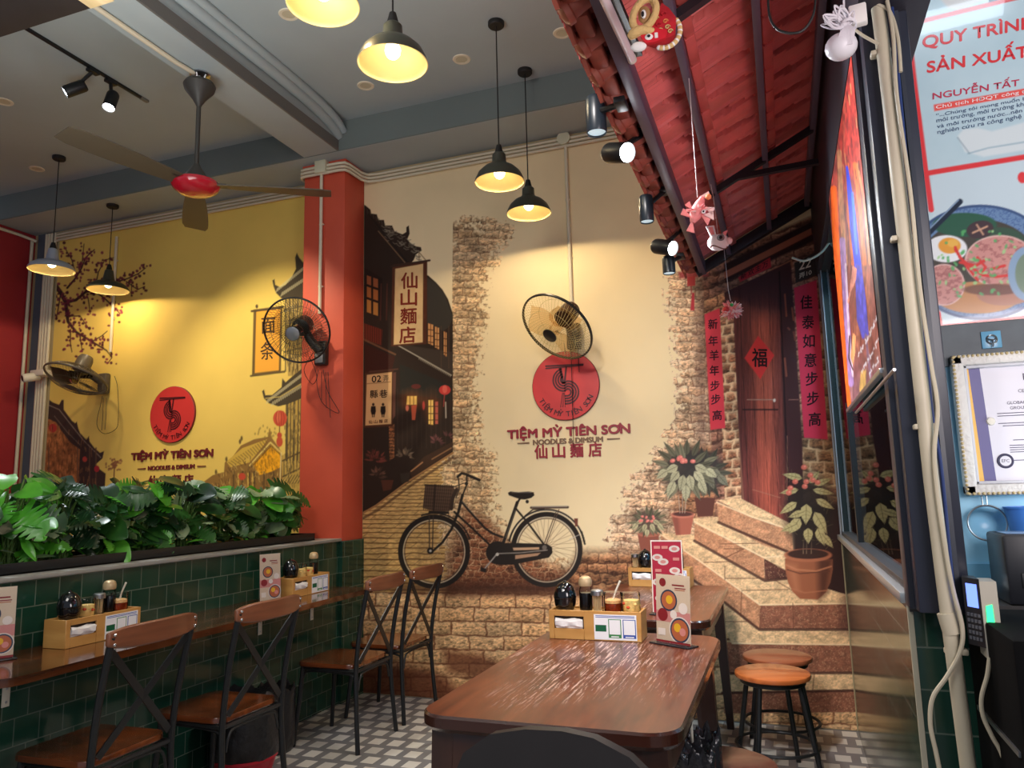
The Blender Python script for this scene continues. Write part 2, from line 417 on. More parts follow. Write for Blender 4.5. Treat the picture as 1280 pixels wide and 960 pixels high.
# ================================================================ printed wall murals
def _hash(ix, iy, seed):
    h = (ix.astype(np.int64)*374761393 + iy.astype(np.int64)*668265263 + seed*974711) & 0xffffffff
    h = ((h ^ (h >> 13))*1274126177) & 0xffffffff
    return ((h ^ (h >> 16)) & 0xffff)/65535.0
def vnoise(x, y, seed=0):
    ix, iy = np.floor(x), np.floor(y); fx, fy = x-ix, y-iy
    fx = fx*fx*(3-2*fx); fy = fy*fy*(3-2*fy)
    a = _hash(ix, iy, seed); b = _hash(ix+1, iy, seed); c = _hash(ix, iy+1, seed); d = _hash(ix+1, iy+1, seed)
    return (a*(1-fx)+b*fx)*(1-fy)+(c*(1-fx)+d*fx)*fy
def fbm(x, y, seed=0, o=4):
    s = 0; a = .5; t = 0
    for k in range(o): s = s+a*vnoise(x, y, seed+k*7); t += a; a *= .5; x = x*2.03+3.1; y = y*2.03+1.7
    return s/t
C8 = lambda *c: np.array(c, dtype=float)/255.0

class Canvas:
    """a print on a flat sheet: colours on a fine grid of the sheet (u, v -> world by a function), drawn with shapes given where the photograph shows them"""
    def __init__(s, P, px, py, base):
        s.P = P; s.PX = px; s.PY = py; s.nz, s.nx = px.shape
        s.C = np.zeros((s.nz, s.nx, 3)); s.C[:] = base; s.extra = []
        s.tx = float(np.median(np.abs(np.diff(px, axis=1))))+.15
    def sub(s, x0, y0, x1, y1):
        k = (s.PX >= x0) & (s.PX <= x1) & (s.PY >= y0) & (s.PY <= y1)
        r = np.flatnonzero(k.any(1)); c = np.flatnonzero(k.any(0))
        if len(r) == 0: return None
        return slice(r[0], r[-1]+1), slice(c[0], c[-1]+1)
    def blend(s, sl, cov, col):
        col = np.asarray(col, dtype=float)
        s.C[sl] = s.C[sl]*(1-cov[..., None])+col*cov[..., None]
    def cov(s, pts, sl, soft=0.0):
        X, Y = s.PX[sl], s.PY[sl]; ins = np.zeros(X.shape, bool); d = np.full(X.shape, 1e9); n = len(pts)
        for i in range(n):
            (x0, y0), (x1, y1) = pts[i], pts[(i+1) % n]
            if y0 != y1:
                t = (y0 > Y) != (y1 > Y); ins ^= t & (X < (x1-x0)*(Y-y0)/(y1-y0)+x0)
            dx, dy = x1-x0, y1-y0; L = dx*dx+dy*dy+1e-12
            q = np.clip(((X-x0)*dx+(Y-y0)*dy)/L, 0, 1)
            d = np.minimum(d, np.hypot(X-x0-q*dx, Y-y0-q*dy))
        sd = np.where(ins, d, -d); w_ = max(s.tx, soft)
        return np.clip(.5+sd/w_, 0, 1)
    def poly(s, pts, col, a=1.0, soft=0.0, fn=None):
        xs = [p[0] for p in pts]; ys = [p[1] for p in pts]; m = 2+soft
        sl = s.sub(min(xs)-m, min(ys)-m, max(xs)+m, max(ys)+m)
        if sl is None: return
        c = s.cov(pts, sl, soft)*a
        if fn is not None: col, k = fn(s.PX[sl], s.PY[sl]); c = c*k
        s.blend(sl, c, col)
    def line(s, pts, w_, col, a=1.0, w2=None):
        xs = [p[0] for p in pts]; ys = [p[1] for p in pts]; m = w_+2
        sl = s.sub(min(xs)-m, min(ys)-m, max(xs)+m, max(ys)+m)
        if sl is None: return
        X, Y = s.PX[sl], s.PY[sl]; cv = np.zeros(X.shape); N = len(pts)-1
        for i in range(N):
            (x0, y0), (x1, y1) = pts[i], pts[i+1]; dx, dy = x1-x0, y1-y0; L = dx*dx+dy*dy+1e-12
            q = np.clip(((X-x0)*dx+(Y-y0)*dy)/L, 0, 1); d = np.hypot(X-x0-q*dx, Y-y0-q*dy)
            ww = w_ if w2 is None else w_+(w2-w_)*(i+q)/N
            cv = np.maximum(cv, np.clip(.5+(ww/2-d)/s.tx, 0, 1)*np.minimum(1, ww/s.tx+.25))
        s.blend(sl, cv*a, col)
    def oval(s, cx, cy, rx, ry, col, a=1.0, soft=0.0, ring=0.0, rot=0.0, arc=None):
        m = 3+soft; R = max(rx, ry)
        sl = s.sub(cx-R-m, cy-R-m, cx+R+m, cy+R+m)
        if sl is None: return
        X, Y = s.PX[sl]-cx, s.PY[sl]-cy
        if rot: c, q = math.cos(rot), math.sin(rot); X, Y = X*c+Y*q, -X*q+Y*c
        r = np.hypot(X/rx, Y/ry); sd = (1-r)*min(rx, ry)
        if ring: sd = ring/2-np.abs(sd-ring/2)
        cv = np.clip(.5+sd/max(s.tx, soft), 0, 1)
        if arc is not None:
            an = np.degrees(np.arctan2(-Y, X)) % 360
            lo, hi = arc; cv = cv*(((an-lo) % 360) <= (hi-lo))
        s.blend(sl, cv*a, col)
    def leaf(s, x, y, ang, L, W, col, vein=None, a=1.0):
        c, q = math.cos(ang), math.sin(ang); pr = [(0, 0), (.18, .42), (.4, .5), (.65, .36), (.85, .14), (1, 0), (.85, -.14), (.65, -.36), (.4, -.5), (.18, -.42)]
        s.poly([(x+c*u*L-q*v*W, y+q*u*L+c*v*W) for u, v in pr], col, a)
        if vein is not None:
            s.line([(x, y), (x+c*L*.95, y+q*L*.95)], .7, vein, .8)
    def bricks(s, pts, bw, bh, slope=0.0, base=(200, 150, 100), mort=(110, 74, 46), lite=(238, 208, 155), seed=1, mw=.1, var=.22, wob=.8, fade=0.0, soft=0.0, dirt=.5, xw=0.0, bs=.38):
        """irregular brickwork as printed: courses, joints, a dark joint under and a pale edge over each brick; fade > 0 lets single bricks drop out toward the edge"""
        xs = [p[0] for p in pts]; ys = [p[1] for p in pts]; m = 2+soft
        sl = s.sub(min(xs)-m, min(ys)-m, max(xs)+m, max(ys)+m)
        if sl is None: return
        X, Y = s.PX[sl], s.PY[sl]; cv = s.cov(pts, sl, soft)
        wx = (fbm(X/7, Y/7, seed+11, 5)-.5)*wob*bh; wy = (fbm(X/8, Y/5, seed+23, 5)-.5)*wob*bh
        v = (Y-slope*X+wy)/bh; row = np.floor(v)
        u = (X+wx+xw*Y)/bw+.5*(row % 2)+.35*_hash(row, row*0, seed+5); colm = np.floor(u)
        fu, fv = u-colm, v-row; rnd = _hash(colm, row, seed); rn2 = _hash(colm, row, seed+3)
        du = np.minimum(fu, 1-fu)*bw; dv = np.minimum(fv, 1-fv)*bh; dj = np.minimum(du, dv)
        jw = mw*bh
        b = C8(*base)*(1-var+2*var*rnd)[..., None]*(1+(rn2-.5)[..., None]*.05*np.array([1, 0, -1]))
        tex = fbm(X/2.6, Y/1.7, seed+31, 3); cr = np.clip((fbm(X/3.4, Y/1.5, seed+37, 3)-.58)*7, 0, 1)
        b = b*(.62+.72*tex)[..., None]*(1-.32*cr[..., None])
        top = np.clip(1-(fv*bh-jw)/(bh*.3), 0, 1); bot = np.clip(1-((1-fv)*bh-jw)/(bh*.3), 0, 1)
        b = b+(C8(*lite)-b)*(top*.45)[..., None]; b = b*(1-(bot*bs)[..., None])
        lf = np.clip(1-(fu*bw-jw)/(bh*.25), 0, 1); b = b+(C8(*lite)-b)*(lf*.3)[..., None]
        j = np.clip(1.2-dj/jw, 0, 1)*(.55+.6*fbm(X/5, Y/5, seed+41, 2))
        b = b+(C8(*mort)-b)*np.clip(j, 0, 1)[..., None]
        blot = np.clip((fbm(X/22, Y/18, seed+51)-.52)*4, 0, 1)*dirt; b = b*(1-.45*blot[..., None])
        if fade:
            # distance to the polygon's edge, in px, against a noise: whole bricks go first, crumbs remain
            d = np.full(X.shape, 1e9); n = len(pts)
            for i in range(n):
                (x0, y0), (x1, y1) = pts[i], pts[(i+1) % n]; dx, dy = x1-x0, y1-y0; L = dx*dx+dy*dy+1e-12
                q = np.clip(((X-x0)*dx+(Y-y0)*dy)/L, 0, 1); d = np.minimum(d, np.hypot(X-x0-q*dx, Y-y0-q*dy))
            k = d/fade+ (rnd-.5)*.9+(fbm(X/3, Y/3, seed+61, 3)-.5)*1.6
            kk = np.clip((k-.45)*4, 0, 1); cv = cv*np.clip((k-.25)*5, 0, 1)
            b = b+(C8(*lite)-b)*((1-kk)*.65)[..., None]
        s.blend(sl, cv, b)
    def text(s, txt, cx, cy, w_, h, col, skew=0.0, bold=0.0, lean=0.0):
        """lettering printed on the sheet: centre, size in the picture, slope of its baseline, bold = extra stroke in em"""
        vs, fs = text_tris(txt, 1.0)
        if not vs: return
        V = np.array(vs); a, b = V.min(0), V.max(0); V = (V-(a+b)/2)/(b-a)
        x = cx+V[:, 0]*w_+V[:, 1]*lean*h; y = cy-V[:, 1]*h+skew*V[:, 0]*w_
        for i, (dx, dy) in enumerate(((0, 0),) if not bold else ((bold, 0), (-bold, 0), (0, bold), (0, -bold))):
            s.extra.append((x+dx*h*.9, y+dy*h*.9, fs, np.asarray(col, float), i*.0002))
    def glyphs(s, txt, pos, size, col, skew=0.0, bold=.02, sy=1.0):
        for ch, (x, y) in zip(txt, pos): s.text(ch, x, y, size, size*sy, col, skew, bold)
    def mesh(s, name, m, unproj, lift=.0008, back=None):
        nz, nx = s.nz, s.nx; V = [s.P.reshape(-1, 3)]; cols = [s.C.reshape(-1, 3)]
        idx = np.arange(nz*nx).reshape(nz, nx)
        q = np.stack([idx[:-1, :-1], idx[:-1, 1:], idx[1:, 1:], idx[1:, :-1]], -1).reshape(-1, 4)
        loops = [q.reshape(-1)]; counts = [np.full(len(q), 4)]; base = nz*nx
        for x, y, fs, c, dl in s.extra:
            V.append(unproj(x, y, lift+dl)); cols.append(np.repeat(c[None], len(x), 0))
            for f in fs: loops.append(np.array(f)+base); counts.append(np.array([len(f)]))
            base += len(x)
        V = np.concatenate(V); Cc = np.clip(np.concatenate(cols), 0, 1); L = np.concatenate(loops); N = np.concatenate(counts)
        me = bpy.data.meshes.new(name); me.vertices.add(len(V)); me.vertices.foreach_set('co', V.astype(np.float32).ravel())
        me.loops.add(len(L)); me.loops.foreach_set('vertex_index', L.astype(np.int32))
        me.polygons.add(len(N)); st = np.concatenate([[0], np.cumsum(N)[:-1]]); me.polygons.foreach_set('loop_start', st.astype(np.int32)); me.polygons.foreach_set('loop_total', N.astype(np.int32))
        me.materials.append(m); me.update(calc_edges=True)
        at = me.color_attributes.new('print', 'FLOAT_COLOR', 'POINT')
        lc = np.where(Cc <= .04045, Cc/12.92, ((Cc+.055)/1.055)**2.4)
        at.data.foreach_set('color', np.concatenate([lc, np.ones((len(lc), 1))], 1).astype(np.float32).ravel())
        return newobj(name, me)
def wall_canvas(x0, x1, z0, z1, step, base, Y):
    xs = np.arange(x0, x1+step/2, step); zs = np.arange(z0, z1+step/2, step)
    X, Z = np.meshgrid(xs, zs); P = np.stack([X, np.full(X.shape, Y), Z], -1); px, py = pix(X, P[..., 1], Z)
    cv = Canvas(P, px, py, base)
    def un(x, y, lift):
        return np.array([at_y(a, b, Y-lift) for a, b in zip(x, y)])
    return cv, un

YM = YB-.004
mu, mu_un = wall_canvas(-2.752, .268, .004, 3.63, .0042, C8(238, 216, 172), YM)
rg = random.Random(11)
mu.C *= (.97+.06*fbm(mu.P[..., 0]*3, mu.P[..., 2]*3, 3))[..., None]
PX, PY = mu.PX, mu.PY
# --- ground of pale stone blocks
mu.bricks([(440, 730), (905, 730), (1080, 770), (1080, 925), (440, 925)], 44, 17.5, .012, (230, 180, 128), (106, 62, 40), (246, 208, 158), 5, .075, .08, .26, dirt=.3, bs=.12)
mu.poly([(440, 838), (470, 825), (540, 838), (560, 850), (575, 862), (560, 880), (440, 880)], C8(92, 46, 30), .8, 16)
mu.poly([(553, 812), (600, 818), (640, 836), (600, 850), (560, 840)], C8(96, 52, 34), .75, 12)
# --- alley paving
def pave(X, Y):
    ph = np.log(1+.034*np.maximum(Y-Y*0-560+(566-X)*.0, 0)/2.4)/.034+(fbm(X/14, Y/9, 73)-.5)*.35; f = np.abs(ph % 1-.5)*2
    c = C8(212, 170, 106)*(.74+.44*fbm(X/4, Y/1.8, 71))[..., None]
    c = c+(C8(104, 68, 38)-c)*(np.clip((f-.66)*4, 0, 1)*.85)[..., None]
    jx = np.abs(((X+1.25*Y)/ (34) +.37*np.floor(ph)) % 1-.5)*2
    c = c*(1-.3*np.clip((jx-.93)*14, 0, 1))[..., None]
    return c, 1.0
mu.poly([(440, 650), (566, 564), (580, 740), (440, 740)], C8(0, 0, 0), 1, 0, pave)
# --- brickwork left of the plain plaster
L1 = [(546, 262), (590, 268), (640, 274), (652, 290), (632, 312), (618, 350), (612, 400), (608, 450), (604, 500), (607, 545), (622, 565), (626, 600), (628, 640), (640, 668), (672, 690), (720, 700), (770, 700), (800, 738), (546, 738)]
mu.bricks(L1, 17, 9.2, .02, (218, 180, 134), (132, 96, 68), (248, 224, 178), 21, .09, .12, .75, fade=19, bs=.16)
mu.bricks([(582, 636), (612, 652), (640, 684), (700, 712), (790, 712), (800, 742), (560, 742), (560, 700)], 11, 7.4, .03, (142, 88, 60), (214, 170, 128), (150, 96, 66), 23, .09, .2, 1.3, soft=16, bs=.2)
mu.poly([(556, 722), (640, 716), (790, 722), (800, 744), (556, 744)], C8(84, 46, 30), .6, 12)
mu.poly([(530, 258), (566.4, 258), (565, 420), (530, 420)], C8(236, 214, 170))
# --- brickwork right of it
R1 = [(836, 330), (905, 330), (925, 400), (925, 640), (900, 740), (724, 740), (740, 700), (754, 672), (764, 640), (776, 610), (792, 584), (812, 566), (828, 540), (838, 510), (840, 470), (834, 430), (828, 390), (826, 350)]
mu.bricks(R1, 21, 11, .05, (226, 184, 144), (138, 98, 76), (252, 230, 194), 33, .08, .11, .7, fade=20, bs=.16)
mu.poly([(868, 345), (882, 345), (884, 570), (872, 570)], C8(70, 42, 40), .42, 12)
mu.bricks([(852, 560), (925, 560), (925, 640), (900, 650), (840, 650)], 26, 15, .1, (188, 130, 92), (92, 54, 40), (236, 190, 140), 35, .09, .15, .6, soft=14)
mu.bricks([(724, 690), (800, 690), (860, 742), (700, 742)], 26, 13, .02, (176, 118, 80), (84, 50, 36), (226, 180, 128), 37, .1, .18, .7, soft=18)
# --- dark house side of the alley
DK = C8(46, 32, 23)
mu.poly([(440, 250), (457, 257), (463, 262), (464, 267), (471, 268), (473, 275), (480, 275), (481, 282), (490, 282), (493, 289), (503, 293), (508, 290), (508, 284), (511, 282), (512, 292), (509, 299), (513, 304), (520, 308), (526, 309), (527, 313), (520, 318), (517, 325), (512, 331), (536, 345), (545, 353), (553, 362), (560, 374), (566, 392), (566, 566), (440, 652)], DK)
mu.poly([(533, 346), (545, 354), (556, 368), (566, 396), (562, 408), (554, 414), (534, 404)], C8(58, 52, 44))
for k in range(46):
    x = rg.uniform(480, 524); y = 288+(x-480)*.62+rg.uniform(-8, 10); mu.line([(x-3, y-1.5), (x, y+.6), (x+3, y)], 1.0, C8(136, 126, 108), .75)
for k in range(14):
    x = 459+k*3.6; y = 262+k*2.9; mu.line([(x, y), (x+1, y+5)], 1.2, C8(86, 74, 60), .6)
mu.line([(473, 289), (506, 328)], 1.2, C8(126, 98, 70)); mu.line([(461, 268), (512, 331)], 2.2, C8(34, 24, 18), .8)
mu.poly([(456, 335), (478, 348), (478, 395), (456, 385)], C8(36, 22, 15), .9)
for (xa, xb), dy in (((458.5, 464), 0), ((466.5, 472.5), 3)):
    for ya, yb, c in ((344, 355, (150, 84, 48)), (358, 371, (164, 96, 48)), (374, 390, (176, 116, 54))):
        mu.poly([(xa, ya+dy), (xb, ya+dy+2), (xb, yb+dy+2), (xa, yb+dy)], C8(*c))
for x in (476.5, 484): mu.line([(x, 355), (x-1, 400)], 1.6, C8(92, 46, 34), .7)
mu.poly([(455, 404), (478, 412), (477, 432), (455, 424)], C8(112, 44, 26))
for k in range(8): mu.line([(457+k*2.8, 405+k), (457+k*2.8, 424+k)], .8, C8(60, 26, 18))
mu.line([(456, 425), (494, 443)], 2.4, C8(108, 72, 48)); mu.poly([(456, 430), (494, 446), (490, 462), (456, 466)], C8(64, 26, 16), .8)
mu.poly([(497, 430), (566, 440), (566, 470), (533, 452)], C8(64, 52, 42), .9)
mu.line([(498, 432), (532, 451), (564, 469)], 1.5, C8(172, 160, 140))
for k in range(20): mu.oval(524+k*2.05, 448+k*1.14, .8, 1.6, C8(150, 140, 120), .8)
for x0_, x1_, y0_, y1_ in ((535, 541.6, 404, 432), (543.6, 549, 408, 437), (554.6, 558.4, 414, 446)):
    mu.poly([(x0_, y0_), (x1_, y0_+2), (x1_, y1_), (x0_, y1_-3)], C8(212, 150, 92))
    for j in range(1, 4):
        yy = y0_+(y1_-y0_)*j/3.6; mu.line([(x0_-.5, yy), (x1_+.5, yy+1)], 1.0, C8(70, 42, 26))
    mu.line([((x0_+x1_)/2, y0_), ((x0_+x1_)/2, y1_)], .8, C8(90, 52, 30))
for x in (551.5, 561): mu.line([(x, 408), (x, 460)], 1.4, C8(84, 62, 46), .8)
mu.poly([(500, 455), (564, 482), (564, 500), (500, 492)], C8(40, 38, 32), .9)
for x in range(497, 566, 6): mu.line([(x, 486), (x, 560)], 1.1, C8(70, 52, 44), .45)
mu.oval(515, 500, 14, 12, C8(150, 80, 36), .5, 12); mu.oval(540, 508, 10, 18, C8(140, 74, 36), .45, 12)
mu.poly([(509, 495), (521, 495), (521, 506), (508, 506)], C8(246, 196, 100)); mu.line([(512.5, 494), (512.5, 507)], .8, C8(120, 60, 30)); mu.line([(517, 494), (517, 507)], .8, C8(120, 60, 30))
mu.poly([(514, 507), (521, 506), (519, 525), (515, 525)], C8(206, 92, 62), .9); mu.oval(509, 510, 2, 4, C8(206, 112, 84)); mu.oval(529.5, 507, 1.6, 5.5, C8(196, 72, 60)); mu.oval(520, 483, 6, 3, C8(110, 42, 36), .8)
mu.poly([(535.5, 500), (541.5, 500), (541.5, 531), (535.5, 530)], C8(244, 200, 104)); mu.poly([(544, 502), (547.6, 502), (547.6, 530), (544, 530)], C8(186, 92, 72))
for y in (508, 517, 525): mu.line([(535, y), (548, y)], .9, C8(74, 44, 28))
mu.line([(538.4, 500), (538.4, 531)], .8, C8(110, 66, 34))
mu.oval(556, 487.5, 7.2, 6, C8(198, 60, 54)); mu.oval(556, 486.5, 3, 5, C8(226, 112, 92), .7); mu.line([(555.5, 494), (554.5, 508)], 1.0, C8(180, 70, 60)); mu.line([(557, 503), (557.4, 522)], 1.8, C8(196, 180, 160), .8)
# curb, steps, alley plants
mu.poly([(512, 590), (530, 571), (566, 552), (566, 563), (515, 597)], C8(66, 44, 30)); mu.line([(514, 589), (528, 578)], 1.8, C8(168, 118, 78)); mu.line([(540, 574), (564, 560)], 1.6, C8(140, 100, 66))
mu.line([(440, 649), (470, 632), (510, 602), (566, 566)], 2.4, C8(156, 112, 70))
mu.line([(440, 655), (472, 638), (512, 608), (566, 572)], 3.0, C8(66, 42, 28), .55)
for cx, cy, r, n, c in ((468, 576, 17, 42, (120, 58, 46)), (505, 570, 12, 30, (118, 98, 78)), (472, 596, 13, 22, (104, 70, 54)), (545, 553, 9, 20, (112, 68, 66)), (559, 546, 6, 8, (100, 60, 56))):
    for k in range(n):
        a = rg.uniform(-PI, .3); q = rg.uniform(.15, 1)*r; mu.leaf(cx+math.cos(a)*q*.6, cy+math.sin(a)*q*.6, a+rg.uniform(-.5, .5), rg.uniform(4, 8), 2.4, C8(*c)*rg.uniform(.6, 1.15), None, .8)
mu.poly([(476, 600), (492, 600), (489, 612), (479, 614)], C8(92, 48, 32), .8); mu.poly([(500, 592), (513, 590), (511, 602), (502, 604)], C8(58, 46, 36), .9)
mu.bricks([(486, 532), (493, 530), (493, 572), (487, 576)], 6, 4, 0, (150, 92, 56), (70, 40, 26), (190, 130, 84), 44)
# hanging shop signs of the alley
mu.poly([(490.5, 331), (534, 325), (533.4, 430), (489, 433)], C8(82, 42, 24)); mu.poly([(494, 336), (529, 329.6), (528.4, 428), (492, 431)], C8(226, 188, 132))
mu.poly([(494, 336), (529, 329.6), (528.4, 428), (492, 431)], C8(180, 130, 80), .5, 10, lambda X, Y: (C8(190, 140, 88), np.clip(fbm(X/6, Y/9, 81)*1.6-.7, 0, 1)))
mu.line([(489, 333), (537, 325.5)], 2.4, C8(62, 40, 28)); mu.line([(524, 325), (523.6, 315), (532, 325)], .9, C8(120, 92, 66))
mu.glyphs('仙山麵店', [(511.5, 350.6), (511, 372), (510.6, 395), (509.2, 418.6)], 20, C8(128, 46, 30), -.06, .025)
mu.poly([(456, 466), (492, 462), (491, 533), (454, 535)], C8(74, 42, 26)); mu.poly([(458.5, 468.6), (490, 465), (489, 530), (456.6, 532)], C8(208, 164, 112))
mu.line([(462, 464.6), (497, 461.4)], 2.0, C8(84, 52, 38)); mu.poly([(491, 466), (495, 465), (494, 520), (491, 524)], C8(96, 60, 48))
mu.text('02', 470.6, 473.6, 11.5, 8, C8(46, 26, 18), -.08, .03); mu.text('弄', 482.4, 473, 7, 7.6, C8(70, 56, 40), -.06, .0)
mu.glyphs('縣巷', [(467.4, 492.6), (479.2, 492)], 9.6, C8(44, 28, 20), -.06, .02)
mu.line([(459, 479.6), (488, 477.4)], .7, C8(120, 84, 56))
for x in (466.6, 478.8):
    mu.oval(x, 505.6, 1.5, 1.7, C8(30, 20, 16)); mu.poly([(x-2.8, 508), (x+2.8, 507.6), (x+3.2, 514), (x+2.2, 518), (x-2.2, 518), (x-3.2, 514)], C8(30, 20, 16)); mu.line([(x-1.2, 518), (x-1, 521)], 1.1, C8(30, 20, 16)); mu.line([(x+1.2, 518), (x+1, 521)], 1.1, C8(30, 20, 16))
mu.glyphs('仙山麵店', [(463, 527.4), (469.6, 527), (476, 526.6), (482.4, 526.2)], 4.4, C8(80, 30, 22), -.04, .02)

# --- doorway at the right
WR = C8(120, 74, 60)
mu.bricks([(878, 330), (1060, 250), (1060, 650), (895, 650), (880, 420)], 24, 14, -.32, (160, 108, 86), (92, 56, 46), (206, 154, 122), 51, .09, .16, .5, soft=4)
mu.bricks([(1024, 340), (1060, 325), (1060, 660), (1030, 660)], 26, 15.5, .06, (140, 92, 66), (200, 156, 112), (196, 150, 106), 53, .12, .14, .35, soft=3)
mu.poly([(905, 330), (1016, 276), (1020, 300), (908, 352)], C8(48, 28, 28), .95, 3); mu.poly([(905, 340), (1014, 285), (1015, 293), (906, 349)], C8(168, 96, 72)); mu.line([(906, 349), (1015, 294)], 1.4, C8(70, 36, 30))
mu.poly([(896, 372), (990, 324), (992, 334), (898, 384)], C8(156, 94, 66), .9)
mu.bricks([(880, 376), (900, 368), (918, 360), (921, 420), (882, 420)], 18, 14, -.4, (176, 118, 84), (78, 44, 34), (226, 180, 130), 55, .09, .15, .5)
mu.poly([(922.5, 347), (962.6, 321.6), (964.4, 334), (925, 352.6)], C8(182, 46, 52)); mu.glyphs('新欢主万', [(929.6, 344.6), (939, 340), (947.6, 335.4), (956.4, 331)], 7.2, C8(54, 20, 26), -.5, .02)
door = [(905, 366), (988, 327), (1003, 560), (1004, 652), (985, 662), (927, 628), (919, 470)]
mu.poly(door, C8(70, 38, 38))
def plank(X, Y):
    c = np.abs(((X-(Y-400)*.045-938)/12.3) % 1-.5)*2; g = fbm(X/1.4, Y/34, 91)
    k = np.exp(-((X-954-(Y-440)*.03)/18)**2)*np.clip((Y-345)/70, 0, 1)
    col = C8(92, 44, 40)*(1-k[..., None])+C8(176, 84, 64)*k[..., None]
    col = col*(.68+.6*g)[..., None]*(1-.5*np.clip((c-.9)*9, 0, 1))[..., None]
    return col, np.clip((Y-352)/50, 0, 1)
mu.poly([(916, 362), (975, 335), (988, 560), (986, 655), (930, 628), (920, 470)], DK, 1, 2, plank)
mu.poly([(973, 340), (989, 332), (1003, 560), (1004, 648), (984, 640)], C8(66, 34, 34), .8, 2)
for x, y0_, y1_, c in ((981, 368, 395, (166, 82, 56)), (990, 385, 400, (170, 88, 60)), (981, 448, 470, (160, 84, 60)), (992, 415, 425, (130, 70, 54)), (985, 410, 412, (140, 80, 60))): mu.line([(x, y0_), (x+2, y1_)], 2.2, C8(*c), .8)
mu.line([(934, 499.6), (968, 499.6)], 1.1, C8(170, 130, 112)); mu.line([(986, 499.6), (998, 499.6)], 1.0, C8(150, 100, 86)); mu.oval(968, 500.4, 1.6, 2.2, C8(220, 190, 170))
mu.line([(929, 512), (972, 512)], 2.0, C8(40, 20, 20), .8); mu.line([(974, 340), (987, 640)], 1.6, C8(30, 15, 16), .9); mu.line([(941, 612), (975, 622)], 1.0, C8(170, 112, 90), .8)
mu.line([(918, 470), (929, 625)], 2, C8(160, 110, 82), .7); mu.line([(984, 545), (984, 625)], .9, C8(190, 130, 100), .6)
# brick pier between couplet and door
mu.bricks([(900, 400), (917, 398), (927, 626), (906, 628), (900, 470)], 13, 12, -.12, (172, 112, 80), (238, 196, 150), (246, 206, 160), 57, .13, .14, .45, soft=1.5)
mu.bricks([(1003, 548), (1042, 552), (1060, 556), (1060, 612), (1004, 606)], 19, 15, .08, (146, 102, 70), (212, 172, 128), (206, 164, 118), 59, .1, .14, .45, soft=2)
# couplets, number plate, diamond
mu.poly([(880.6, 393), (899.6, 385), (906.6, 535), (888, 537.4)], C8(214, 62, 74)); 
mu.glyphs('新年羊年步步高', [(891, 405), (891.4, 426), (892.6, 444), (892.8, 463), (893.6, 482), (894.6, 499), (896.4, 519)], 11.4, C8(52, 18, 30), -.08, .02, 1.1)
mu.poly([(992.4, 360), (1020.6, 350), (1034.8, 549.4), (1005, 547)], C8(206, 52, 76))
mu.glyphs('佳泰如意步步高', [(1008, 377.6), (1010, 402.6), (1011, 426), (1013, 450), (1014.6, 473.4), (1016, 498), (1018.4, 524)], 14.6, C8(40, 14, 24), -.05, .02, 1.15)
mu.poly([(993, 328.6), (1019.4, 316), (1021.4, 343), (994.6, 354)], C8(56, 50, 47)); mu.text('22', 1006.6, 329.6, 14.6, 12, C8(222, 212, 196), -.3, .02, .1); mu.text('弄10', 1006.6, 342.6, 15.5, 6.6, C8(214, 204, 188), -.36, .01)
mu.poly([(947.6, 419.6), (968, 444), (950.4, 474), (930.6, 447.6)], C8(216, 56, 52)); mu.text('福', 949.4, 447, 18.6, 23, C8(40, 18, 20), 0.02, .02)
# stairs
mu.poly([(990, 630), (1090, 630), (1090, 765), (990, 765)], C8(52, 31, 27), 1, 10)
TR, RI, EDG = (228, 188, 140), (172, 116, 84), (246, 214, 168)
def stone(seed, c, dark=0):
    def f(X, Y):
        n = fbm(X/6, Y/4, seed)*.55+fbm(X/1.5, Y/1.2, seed+9, 2)*.45
        col = C8(*c)*(.62+.72*n)[..., None]
        st = np.clip((fbm((X+Y)/2.6, (X-Y)/1.2, seed+19, 3)-.6)*6, 0, 1)*dark
        return col+(C8(250, 200, 150)-col)*(st*.4)[..., None], 1.0
    return f
ST = [('r', [(905, 864), (1085, 861), (1085, 890), (905, 892)], 101), ('t', [(885, 838), (1085, 838), (1085, 862), (895, 866)], 102),
      ('r', [(902, 803), (1085, 805), (1085, 840), (910, 842)], 103), ('t', [(886, 738), (936, 776), (949, 785), (1085, 785), (1085, 807), (915, 805), (903, 780)], 104),
      ('r', [(949, 755), (1085, 753), (1085, 786), (949, 786)], 105), ('l', [(826, 668), (880, 705), (927, 739), (950, 756), (949, 786), (936, 779), (893, 742), (826, 698)], 106),
      ('t', [(824, 666), (868, 668), (955, 720), (985, 720), (1050, 741), (1050, 741), (1085, 748), (1085, 755), (950, 757), (927, 740), (880, 706)], 107),
      ('d', [(955, 697), (976, 695), (986, 723), (956, 725)], 108), ('l', [(868, 652), (955, 697), (956, 725), (868, 675)], 109),
      ('t', [(866, 648), (897, 646), (955, 676), (990, 690), (984, 714), (955, 698), (868, 654)], 110),
      ('l', [(896, 628), (940, 646), (990, 663), (992, 692), (955, 682), (898, 652)], 111), ('t', [(896, 625), (926, 623), (1003, 662), (992, 664), (940, 647)], 112)]
for k, pts, sd in ST:
    mu.poly(pts, C8(0, 0, 0), 1, 0, stone(sd, {'t': TR, 'r': (142, 90, 68), 'l': (196, 138, 100), 'd': (92, 54, 44)}[k], k != 't'))
for pts in ([(826, 668), (880, 705), (927, 739), (950, 756), (1070, 754)], [(868, 652), (955, 697), (976, 695)], [(896, 628), (940, 646), (990, 663)], [(917, 804), (1075, 806)]): mu.line(pts, 2.0, C8(*EDG), .8)
for pts in ([(828, 699), (893, 743), (949, 787), (1075, 787)], [(868, 676), (956, 726), (986, 723)], [(898, 653), (992, 693)], [(908, 842), (1075, 841)], [(903, 866), (1075, 863)]): mu.line(pts, 3.4, C8(58, 32, 26), .75)
